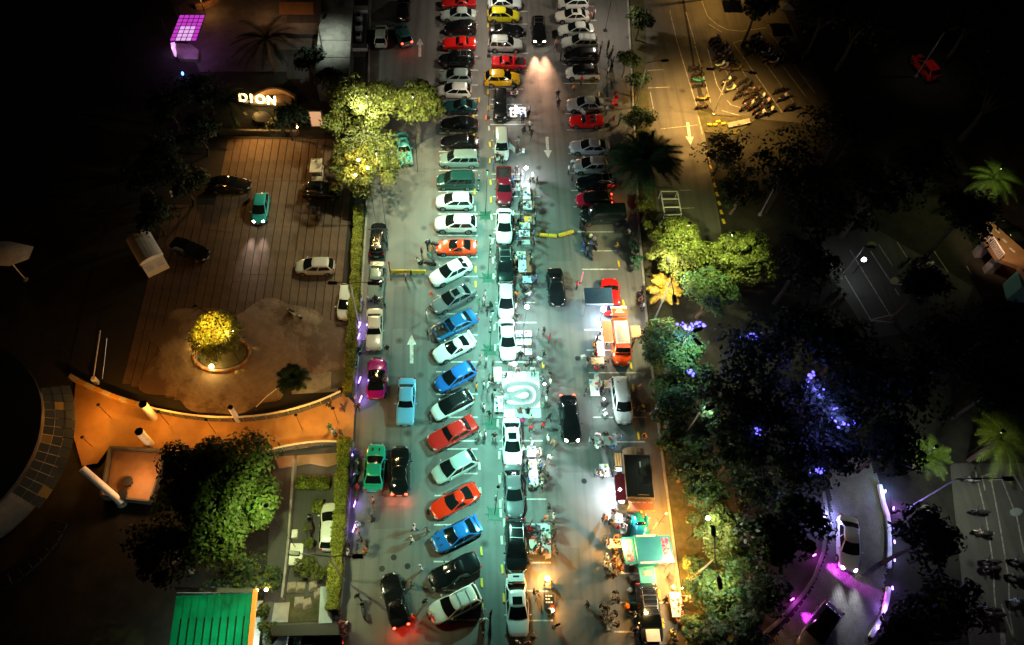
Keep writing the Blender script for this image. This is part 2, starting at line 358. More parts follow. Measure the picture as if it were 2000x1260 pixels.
# worn light screed around the tree island, with a ragged outline
def blob(cx, cy, rx, ry, n=48, rag=.16, seed=1):
    rr = random.Random(seed); out = []; ph = [rr.random()*6.3 for _ in range(5)]
    for i in range(n):
        a = 2*PI*i/n; k = 1+rag*sum(math.sin(a*f+p)/f**.6 for f, p in zip((2,3,5,8,13), ph))/2
        out.append((cx+rx*k*math.cos(a), cy+ry*k*math.sin(a)))
    return out
m_ = bpy.data.materials.new('worn_screed'); m_.use_nodes = True; MATS['worn_screed'] = m_; N_ = m_.node_tree.nodes; L_ = m_.node_tree.links; tc_ = N_.new('ShaderNodeTexCoord')
def _nz(sc, d=7):
    n = N_.new('ShaderNodeTexNoise'); n.inputs['Scale'].default_value = sc; n.inputs['Detail'].default_value = d; n.inputs['Roughness'].default_value = .68; L_.new(tc_.outputs['Object'], n.inputs['Vector']); return n.outputs['Fac']
def _rm(f, a, b, lo=0, hi=1):
    r = N_.new('ShaderNodeMapRange'); r.inputs[1].default_value = a; r.inputs[2].default_value = b; r.inputs[3].default_value = lo; r.inputs[4].default_value = hi; L_.new(f, r.inputs[0]); return r.outputs[0]
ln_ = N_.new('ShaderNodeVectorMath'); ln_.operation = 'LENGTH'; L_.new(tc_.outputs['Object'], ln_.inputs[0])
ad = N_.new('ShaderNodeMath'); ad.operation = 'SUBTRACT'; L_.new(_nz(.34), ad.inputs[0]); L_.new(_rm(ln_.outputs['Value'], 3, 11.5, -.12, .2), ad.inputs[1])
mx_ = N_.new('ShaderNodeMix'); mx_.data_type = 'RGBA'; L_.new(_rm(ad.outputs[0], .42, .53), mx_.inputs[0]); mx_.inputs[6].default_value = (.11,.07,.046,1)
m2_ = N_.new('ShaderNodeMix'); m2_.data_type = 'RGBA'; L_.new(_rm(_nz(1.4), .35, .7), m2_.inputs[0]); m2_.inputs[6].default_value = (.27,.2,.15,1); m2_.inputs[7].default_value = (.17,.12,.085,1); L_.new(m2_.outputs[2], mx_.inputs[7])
L_.new(mx_.outputs[2], N_['Principled BSDF'].inputs['Base Color']); L_.new(_rm(_nz(.9), .3, .7, .35, .85), N_['Principled BSDF'].inputs['Roughness'])
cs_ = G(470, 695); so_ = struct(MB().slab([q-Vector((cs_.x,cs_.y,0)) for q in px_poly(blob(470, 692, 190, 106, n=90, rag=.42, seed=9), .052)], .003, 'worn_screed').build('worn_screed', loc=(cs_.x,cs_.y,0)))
struct(MB().slab(px_poly([(560,655),(668,650),(660,765),(570,770)], .044), .003, 'concrete').build('screed_apron'))
struct(MB().slab(px_poly([(651,628),(684,625),(676,756),(646,760)], .05), .003, 'dark_concrete').build('dark_slab'))
# herringbone drive in the lower corner and the pale kerb along it
drive = struct(MB().slab(px_poly([(1618,890),(1706,890),(1738,1010),(1735,1110),(1722,1200),(1690,1300),(1380,1300),(1470,1250),(1570,1160),(1612,1080),(1620,1010)], .006), .003, 'joint').build('paved_drive'))
hb = MB()
poly = [G(*p) for p in [(1622,895),(1700,895),(1736,1010),(1732,1110),(1718,1200),(1680,1290),(1480,1290),(1580,1160),(1616,1080),(1624,1010)]]
def inside(pt, P):
    c = False; j = len(P)-1
    for i in range(len(P)):
        if (P[i].y > pt.y) != (P[j].y > pt.y) and pt.x < (P[j].x-P[i].x)*(pt.y-P[i].y)/(P[j].y-P[i].y)+P[i].x: c = not c
        j = i
    return c
cm_ = sum(poly, Vector())/len(poly); u_ = .16                    # true herringbone of two-by-one blocks, turned 45 degrees
rot = Matrix.Rotation(PI/4, 3, 'Z')
for i in range(-130, 130):
    for j in range(-45, 45):
        for (x0, y0, w_, d_) in ((1, .5, 2, 1), (3.5, 1, 1, 2)):
            q = Vector(((i-2*j+x0)*u_, (i+2*j+y0)*u_, 0)); p = cm_ + rot @ q
            if inside(p, poly): hb.box((p.x, p.y, .02+.008*random.random()), (w_*u_*.93, d_*u_*.9, .05), 'paver', rz=PI/4, tz=.96)
stuff(hb.build('block_paving', drive))
def ribbon(pts, wd, h, m, name, parent=None, seg=1.2):
    P = [G(x, y) for x, y in pts]
    for a, b in zip(P, P[1:]):
        d = b-a; n = max(1, round(d.length/seg)); rz = math.atan2(d.y, d.x)
        for i in range(n): MB().rbox((0,0,h/2), (d.length/n+.005, wd, h), m, r=.03).build(name, parent, loc=a+d*((i+.5)/n), rz=rz)
ribbon([(1609,960),(1616,1010),(1608,1080),(1590,1130),(1566,1164),(1520,1215),(1474,1255)], .3, .1, 'dark_concrete', 'kerb_stone', drive)
ribbon([(1716,948),(1724,985),(1732,1010),(1734,1040),(1735,1072),(1734,1110)], .36, .3, 'white_paint', 'kerb_stone', drive)
ribbon([(1734,1148),(1730,1175),(1722,1200),(1712,1220),(1698,1245)], .34, .3, 'white_paint', 'kerb_stone', drive)
# planted strips
def bed(name, pts, z, m='grass'): return struct(MB().slab(px_poly(pts, z), .06, m).build(name))
bed('planting_strip', [(1228,-80),(1254,-80),(1272,300),(1292,500),(1330,700),(1480,1000),(1480,1250),(1352,1300),(1302,930),(1268,640),(1252,440),(1240,200)], .06)
bed('lawn_corner', [(1362,214),(1404,226),(1478,232),(1440,262),(1376,258),(1370,240)], .07)
bed('hedge_bed', [(690,420),(714,420),(692,790),(672,790)], .05, 'soil'); bed('hedge_bed_lower', [(668,866),(688,866),(662,1200),(645,1200)], .05, 'soil')
bed('right_garden', [(1740,930),(1850,930),(1880,1150),(1890,1300),(1720,1300),(1745,1100)], .03, 'soil')
lawn = bed('garden_lawn', [(558,1165),(648,1165),(640,1212),(535,1218)], .05)
st_ = MB().rbox((0,0,.03),(.75,.9,.06),'stain').mesh('stepping_stone')
for x, y, r in [(569,1148,.1),(587,1148,0),(612,1146,.1),(584,1177,.05),(600,1180,.3),(622,1160,.2)]: new_obj('stepping_stone', st_, lawn, G(x, y, .05), r)
tag(MB().slab(px_poly([(536,1178),(566,1176),(562,1215),(530,1216)], .12), .12, 'concrete').build('concrete_pad'), 'pale concrete pad beside the small lawn', 'pad')
# ------------------------------------------------------------------ vehicles
def ring_pts(x0, x1, wd, bf, br, z):
    p = []
    for i in range(5): y = -wd*.9 + wd*1.8*i/4; p.append(Vector((x1-bf*(y/wd)**2, y, z)))
    for i in range(7): t = i/6; p.append(Vector((x1-bf-.03 + (x0+br+.03-x1+bf+.03)*t, wd*(1-.05*(2*t-1)**2), z)))
    for i in range(5): y = wd*.9 - wd*1.8*i/4; p.append(Vector((x0+br*(y/wd)**2, y, z)))
    for i in range(7): t = i/6; p.append(Vector((x0+br+.03 + (x1-bf-.03-x0-br-.03)*t, -wd*(1-.05*(2*t-1)**2), z)))
    return p
def smooth_st(st, n=3):
    """resample stations (x, half width, top, bottom) so that the panels curve instead of kinking"""
    out = []
    for i in range(len(st)-1):
        p0, p1, p2, p3 = st[max(i-1,0)], st[i], st[i+1], st[min(i+2, len(st)-1)]
        for k in range(n):
            t = k/n
            h = lambda a, b, c, d: b + .5*t*(c-a + t*(2*a-5*b+4*c-d + t*(3*(b-c)+d-a)))*1.0
            out.append(tuple(p1[q] + (p2[q]-p1[q])*t if q == 0 else h(p0[q], p1[q], p2[q], p3[q]) for q in range(4)))
    out.append(st[-1]); return out
def car_kit(L, W, H, st, cab, wh, bow=(.16,.1), panes=2, rack=False, sunroof=False, spoiler=False, bonnet=None, boot=None, bed_=None, open_top=False,
            lights=(False, False), vent=False, light_h=.64):
    kit = []
    def put(nm, mb, par=None, slot=None, smooth=35): kit.append((nm, mb.mesh(nm, smooth), par, slot)); return len(kit)-1
    hw = W/2; S = smooth_st(st)
    def sect(x, w_, t, b):
        h = [(0,t+.02),(.5*w_,t+.014),(.82*w_,t-.012),(.94*w_,t-.06),(.995*w_,t-.16),(w_,b+(t-b)*.42),(.975*w_,b+.1),(.86*w_,b),(0,b)]
        return [Vector((x, y, z)) for y, z in h] + [Vector((x, -y, z)) for y, z in h[-2:0:-1]]
    body = MB(); rings = [sect(*s) for s in S]; body.loft(rings, 'car_paint', flip=True)
    body.box((0, 0, st[len(st)//2][3]+.0), (L*.9, W*.9, .06), 'car_trim')
    for sx in (-1, 1): body.box((sx*(L/2-.04), 0, .36), (.1, W*.66, .12), 'car_trim')
    put('body', body, None, 0)
    def topz(x):
        for a, b in zip(S, S[1:]):
            if min(a[0], b[0]) <= x <= max(a[0], b[0]): k = (x-a[0])/(b[0]-a[0]+1e-9); return a[2]+(b[2]-a[2])*k, a[1]+(b[1]-a[1])*k
        return S[0][2], S[0][1]
    xr0, xf0, xr1, xf1, zb, wb, wr = cab
    ra = ring_pts(xr0, xf0, wb, bow[0], bow[1], zb); rb = ring_pts(xr1, xf1, wr, bow[0]*.7, bow[1]*.7, H-.05)
    def P(s, t):
        i = int(s) % 24; j = (i+1) % 24; f = s-int(s)
        a = ra[i].lerp(ra[j], f); b = rb[i].lerp(rb[j], f); p = a.lerp(b, t)
        c = Vector(((xr0+xf0)/2, 0, 0)); o = Vector((p.x-c.x, p.y, 0)); return p + o*(.035*math.sin(PI*t))
    def patch(s0, s1, t0, t1, off, m, ns=4, nt=2):
        mb = MB(); g = []
        for a in range(nt+1):
            for b in range(ns+1):
                s, t = s0+(s1-s0)*b/ns, t0+(t1-t0)*a/nt; e = .02
                n = (P(s+e, t)-P(s-e, t)).cross(P(s, t+e)-P(s, t-e)).normalized(); g.append(P(s, t)+n*off)
        k = ns+1; mb.add(g, [(a*k+b, a*k+b+1, (a+1)*k+b+1, (a+1)*k+b) for a in range(nt) for b in range(ns)], m); return mb
    if not open_top:
        cm = MB(); lv = [[P(i, t) for i in range(24)] for t in (0,.3,.65,.93,1)]
        ctr = Vector(((xr1+xf1)/2, 0, 0))
        for f, z in ((.93,H-.018),(.6,H-.002),(.2,H)): lv.append([Vector((ctr.x+(p.x-ctr.x)*f, p.y*f, z)) for p in rb])
        cm.loft(lv, 'car_paint', caps=True); put('cabin', cm, None, 1)
        put('windshield', patch(.06, 3.94, .07, .93, .008, 'car_glass'))
        put('rear_window', patch(12.08, 15.92, .1, .9, .008, 'car_glass'))
        spans = {2: [(5.25,7.6),(7.85,10.7)], 3: [(5.2,7.0),(7.2,8.9),(9.1,10.9)], 1: [(5.25,8.6)]}[panes]
        for a, b in spans:
            put('side_window', patch(a, b, .1, .86, .007, 'car_glass', 3)); put('side_window', patch(28-b, 28-a, .1, .86, .007, 'car_glass', 3))
        if sunroof: put('sunroof', MB().rbox(((xr1+xf1)/2+.18, 0, H+.004), (.62, wr*1.25, .012), 'car_glass', r=.004))
        if rack:
            for s in (-1, 1): put('roof_rail', MB().tube([(xf1-.25, s*wr*.82, H-.01),(xf1-.4, s*wr*.82, H+.05),(xr1+.4, s*wr*.82, H+.05),(xr1+.2, s*wr*.82, H-.01)], .02, 'alloy', 5))
            for q in (.3, .7): put('roof_bar', MB().box((xf1+(xr1-xf1)*q, 0, H+.05), (.05, wr*1.62, .02), 'alloy'))
    else:
        tub = MB(); tub.box(((xr0+xf0)/2-.05, 0, zb+.0), (xf0-xr0-.35, wb*1.7, .05), 'car_trim')
        put('cockpit', tub)
        for s in (-1, 1):
            se = MB(); se.rbox((xr0+.55, s*.36, zb+.06), (.5,.48,.1), 'seat', r=.04); se.box((xr0+.28, s*.36, zb+.2), (.14,.46,.42), 'seat', ry=-.25); put('seat', se)
        put('windshield', patch(.06, 3.94, .05, .8, .0, 'car_glass')); put('windshield_frame', MB().tube([P(0,.0), P(.1,.82), P(2,.84), P(3.9,.82), P(4,.0)], .025, 'car_trim', 5))
        put('roll_bar', MB().tube([(xr0+.1,-.45,zb),(xr0+.12,-.42,zb+.28),(xr0+.12,.42,zb+.28),(xr0+.1,.45,zb)], .03, 'alloy', 5))
    if bonnet:                                                    # the bonnet and boot lid are panels of their own, a hair proud of the wings
        x0, x1 = bonnet; mb = MB(); g = []
        for a in range(6):
            x = x0+(x1-x0)*a/5; t, wl = topz(x)
            for b in range(7): y = -wl*.76+wl*1.52*b/6; g.append((x, y, t+.02+.012*math.cos(b/6*PI-PI/2) -.012*abs(b/3-1)**3))
        mb.add(g, [(a*7+b, (a+1)*7+b, (a+1)*7+b+1, a*7+b+1) for a in range(5) for b in range(6)], 'car_paint'); put('bonnet', mb, None, 0)
        if vent:
            for s in (-1, 1): t, wl = topz((x0+x1)/2); put('bonnet_vent', MB().box(((x0+x1)/2, s*.3, t+.035), (.35,.14,.02), 'car_trim'))
    if boot:
        x0, x1 = boot; mb = MB(); g = []
        for a in range(4):
            x = x0+(x1-x0)*a/3; t, wl = topz(x)
            for b in range(7): y = -wl*.74+wl*1.48*b/6; g.append((x, y, t+.022+.01*math.cos(b/6*PI-PI/2) -.01*abs(b/3-1)**3))
        mb.add(g, [(a*7+b, (a+1)*7+b, (a+1)*7+b+1, a*7+b+1)[::-1] for a in range(3) for b in range(6)], 'car_paint'); put('boot_lid', mb, None, 0)
    if bed_:
        x0, x1, z0 = bed_; mb = MB(); mb.box(((x0+x1)/2, 0, z0+.02), (x1-x0, W*.84, .03), 'car_trim'); put('load_bed', mb)
        for s in (-1, 1): put('bed_side', MB().rbox(((x0+x1)/2, s*W*.45, z0+.12), (x1-x0, .07, .2), 'car_paint', r=.02), None, 0)
        put('tailgate', MB().rbox((x0, 0, z0+.12), (.07, W*.86, .2), 'car_paint', r=.02), None, 0)
    xa, xb, r_ = wh
    for x in (xa, xb):
        for s in (-1, 1):
            yy = s*(hw-.085)
            k = put('wheel', MB().lathe((x, yy, r_), [(r_*.6,-.1),(r_*.94,-.1),(r_,-.07),(r_,.07),(r_*.94,.1),(r_*.6,.1)], 'tyre', 14, 'Y'))
            rm = MB().lathe((x, yy+s*.092, r_), [(r_*.62,-.012),(r_*.62,.012),(r_*.5,.016),(r_*.16,.004)], 'alloy', 10, 'Y')
            put('rim', rm, k)
            put('wheel_arch', MB().lathe((x, s*(hw-.06), r_+.02), [(r_*1.16,-.052),(r_*1.16,.052)], 'car_trim', 16, 'Y'))
    f = S[-1]; bk = S[0]
    for s in (-1, 1):
        t, wl = topz(L/2-.2); put('headlight', MB().ell((L/2-.19, s*(wl-.16), t-.05), (.38,.24,.15) if lights[0] else (.4,.2,.12), 'head_on' if lights[0] else 'lamp_lens', 8, 5, rz=-s*.6))
        t, wl = topz(-L/2+.12); put('tail_light', MB().ell((-L/2+.1, s*(wl-.14), t-.09), (.22,.34,.2), 'tail_on' if lights[1] else 'tail_lens', 8, 5, rz=s*.4))
        put('mirror', MB().ell((xf0-.42, s*(hw+.09), zb+.07), (.13,.22,.14), 'car_paint', 8, 4), None, 0)
        put('door_handle', MB().box((xf0-1.25, s*(hw*1.0+.004), zb-.12), (.18,.02,.03), 'alloy'))
    put('grille', MB().box((L/2-.02, 0, .5), (.06, W*.5, .12), 'car_trim')); put('number_plate', MB().box((-L/2-.008, 0, .62), (.02,.44,.12), 'plate')); put('number_plate', MB().box((L/2+.012, 0, .42), (.02,.42,.11), 'plate'))
    if spoiler:
        t, wl = topz(-L/2+.25); put('spoiler', MB().box((-L/2+.16, 0, t+.2), (.24, W*.86, .03), 'car_paint'), None, 0)
        for s in (-1, 1): put('spoiler_strut', MB().box((-L/2+.18, s*W*.3, t+.1), (.12,.03,.2), 'car_paint'), None, 0)
    return kit
def stn(L, W, zs, nose=.0):
    """stations tail to nose from a list of (fraction of half length, width factor, top, bottom)"""
    return [(f*L/2, wf*W/2, t, b) for f, wf, t, b in zs]
KITS = {}
def K(name, lights=(False, False)):
    key = (name, lights)
    if key not in KITS: KITS[key] = TYPES[name](lights)
    return KITS[key]
SED = [(-1,.48,.62,.36),(-.98,.7,.82,.29),(-.92,.86,.94,.22),(-.75,.96,.97,.18),(-.4,1,.95,.17),(0,1,.92,.17),(.36,.99,.9,.17),(.62,.96,.83,.17),(.84,.87,.74,.19),(.95,.7,.64,.24),(1,.42,.52,.3)]
BOX = [(-1,.84,.74,.34),(-.985,.92,.9,.3),(-.95,.96,.96,.24),(-.7,.99,.97,.2),(-.3,1,.95,.19),(.3,1,.94,.19),(.62,.99,.9,.19),(.9,.97,.83,.22),(.975,.93,.74,.28),(1,.86,.6,.34)]
CPE = [(-1,.5,.66,.3),(-.975,.72,.84,.25),(-.9,.88,.9,.19),(-.6,1,.9,.16),(-.2,.98,.85,.15),(.2,.97,.82,.15),(.5,.99,.78,.15),(.78,.9,.68,.16),(.93,.7,.57,.2),(1,.36,.44,.26)]
HAT = [(-1,.55,.7,.34),(-.98,.76,.92,.28),(-.9,.9,.99,.2),(-.6,1,.98,.18),(-.1,1,.95,.18),(.4,.99,.93,.18),(.66,.95,.86,.18),(.86,.84,.75,.2),(.96,.66,.64,.25),(1,.4,.52,.3)]
SUV = [(-1,.78,.8,.38),(-.985,.9,1.02,.32),(-.92,.94,1.08,.25),(-.5,1,1.08,.23),(0,1,1.06,.23),(.42,1,1.04,.23),(.7,.96,.98,.23),(.88,.87,.88,.25),(.965,.72,.77,.3),(1,.5,.6,.34)]
VAN = [(-1,.84,.85,.36),(-.985,.94,1.06,.3),(-.9,.99,1.1,.24),(-.3,1,1.1,.22),(.3,1,1.08,.22),(.66,1,1.04,.22),(.86,.9,.94,.24),(.965,.74,.8,.28),(1,.52,.6,.34)]
TYPES = {
 'sedan': lambda l: car_kit(4.6,1.78,1.44, stn(4.6,1.78,SED), (-1.8,1.12,-1.05,.12,.9,.84,.62), (1.38,-1.36,.32), bonnet=(1.2,2.0), boot=(-2.12,-1.72), lights=l),
 'sedan_sunroof': lambda l: car_kit(4.7,1.8,1.44, stn(4.7,1.8,SED), (-1.84,1.14,-1.08,.14,.9,.85,.63), (1.4,-1.38,.33), bonnet=(1.22,2.04), boot=(-2.16,-1.74), sunroof=True, lights=l),
 'sport_sedan': lambda l: car_kit(4.5,1.78,1.4, stn(4.5,1.78,SED), (-1.78,1.02,-1.0,.06,.9,.84,.61), (1.34,-1.3,.33), bonnet=(1.1,1.96), boot=(-2.06,-1.68), spoiler=True, vent=True, lights=l),
 'old_sedan': lambda l: car_kit(4.5,1.7,1.38, stn(4.5,1.7,BOX), (-1.62,.82,-1.08,.26,.92,.8,.62), (1.32,-1.3,.31), bow=(.08,.06), bonnet=(.9,2.1), boot=(-2.1,-1.58), lights=l),
 'coupe': lambda l: car_kit(4.45,1.78,1.28, stn(4.45,1.78,CPE), (-1.82,.86,-.72,-.14,.8,.82,.56), (1.34,-1.28,.32), bow=(.22,.16), panes=1, bonnet=(.94,1.9), boot=(-2.05,-1.68), lights=l),
 'notch_coupe': lambda l: car_kit(4.4,1.72,1.32, stn(4.4,1.72,BOX), (-1.3,.55,-.85,.0,.9,.79,.6), (1.3,-1.26,.31), bow=(.08,.06), panes=1, bonnet=(.65,2.04), boot=(-2.0,-1.28), lights=l),
 'spoiler_coupe': lambda l: car_kit(4.4,1.76,1.28, stn(4.4,1.76,CPE), (-1.76,.84,-.72,-.14,.8,.82,.56), (1.32,-1.26,.32), bow=(.22,.16), panes=1, bonnet=(.92,1.88), boot=(-2.02,-1.66), spoiler=True, lights=l),
 'hatch': lambda l: car_kit(4.15,1.74,1.5, stn(4.15,1.74,HAT), (-2.0,1.24,-1.5,.16,.93,.83,.62), (1.28,-1.26,.31), bonnet=(1.32,1.8), lights=l),
 'hatch_sunroof': lambda l: car_kit(4.2,1.76,1.5, stn(4.2,1.76,HAT), (-2.0,1.1,-1.5,.2,.93,.83,.58), (1.3,-1.28,.32), bonnet=(1.16,1.84), sunroof=True, lights=l),
 'suv': lambda l: car_kit(4.5,1.82,1.7, stn(4.5,1.82,SUV), (-2.14,1.14,-1.8,.22,1.04,.87,.68), (1.38,-1.34,.36), rack=True, panes=3, bonnet=(1.22,1.98), lights=l),
 'plain_suv': lambda l: car_kit(4.35,1.8,1.64, stn(4.35,1.8,SUV), (-2.08,1.14,-1.5,.14,1.03,.86,.65), (1.34,-1.3,.35), panes=2, bonnet=(1.22,1.9), lights=l),
 'wagon': lambda l: car_kit(4.7,1.76,1.48, stn(4.7,1.76,SED), (-2.24,1.1,-1.9,.14,.93,.84,.64), (1.4,-1.4,.32), panes=3, rack=True, bonnet=(1.18,2.04), lights=l),
 'mpv': lambda l: car_kit(4.4,1.7,1.72, stn(4.4,1.7,VAN), (-2.1,1.38,-1.92,.56,1.05,.81,.66), (1.4,-1.34,.32), panes=3, bonnet=(1.44,1.98), lights=l),
 'van': lambda l: car_kit(4.7,1.76,1.9, stn(4.7,1.76,VAN), (-2.28,1.6,-2.16,.9,1.08,.84,.72), (1.5,-1.42,.33), bow=(.12,.05), panes=3, bonnet=(1.66,2.14), lights=l),
 'pickup': lambda l: car_kit(4.9,1.76,1.66, stn(4.9,1.76,SUV), (-.6,1.16,-.5,.5,1.02,.84,.66), (1.5,-1.5,.36), panes=1, bonnet=(1.22,2.2), bed_=(-2.35,-.66,1.11), lights=l),
 'roadster': lambda l: car_kit(4.1,1.72,1.22, stn(4.1,1.72,CPE), (-1.2,.62,-.9,.1,.8,.78,.58), (1.24,-1.2,.31), bow=(.2,.1), bonnet=(.74,1.76), boot=(-1.86,-1.3), open_top=True, lights=l),
}
W_, SIL, GRY, BLK, RED = (.68,.69,.68), (.42,.44,.44), (.14,.15,.16), (.006,.007,.008), (.55,.012,.01)
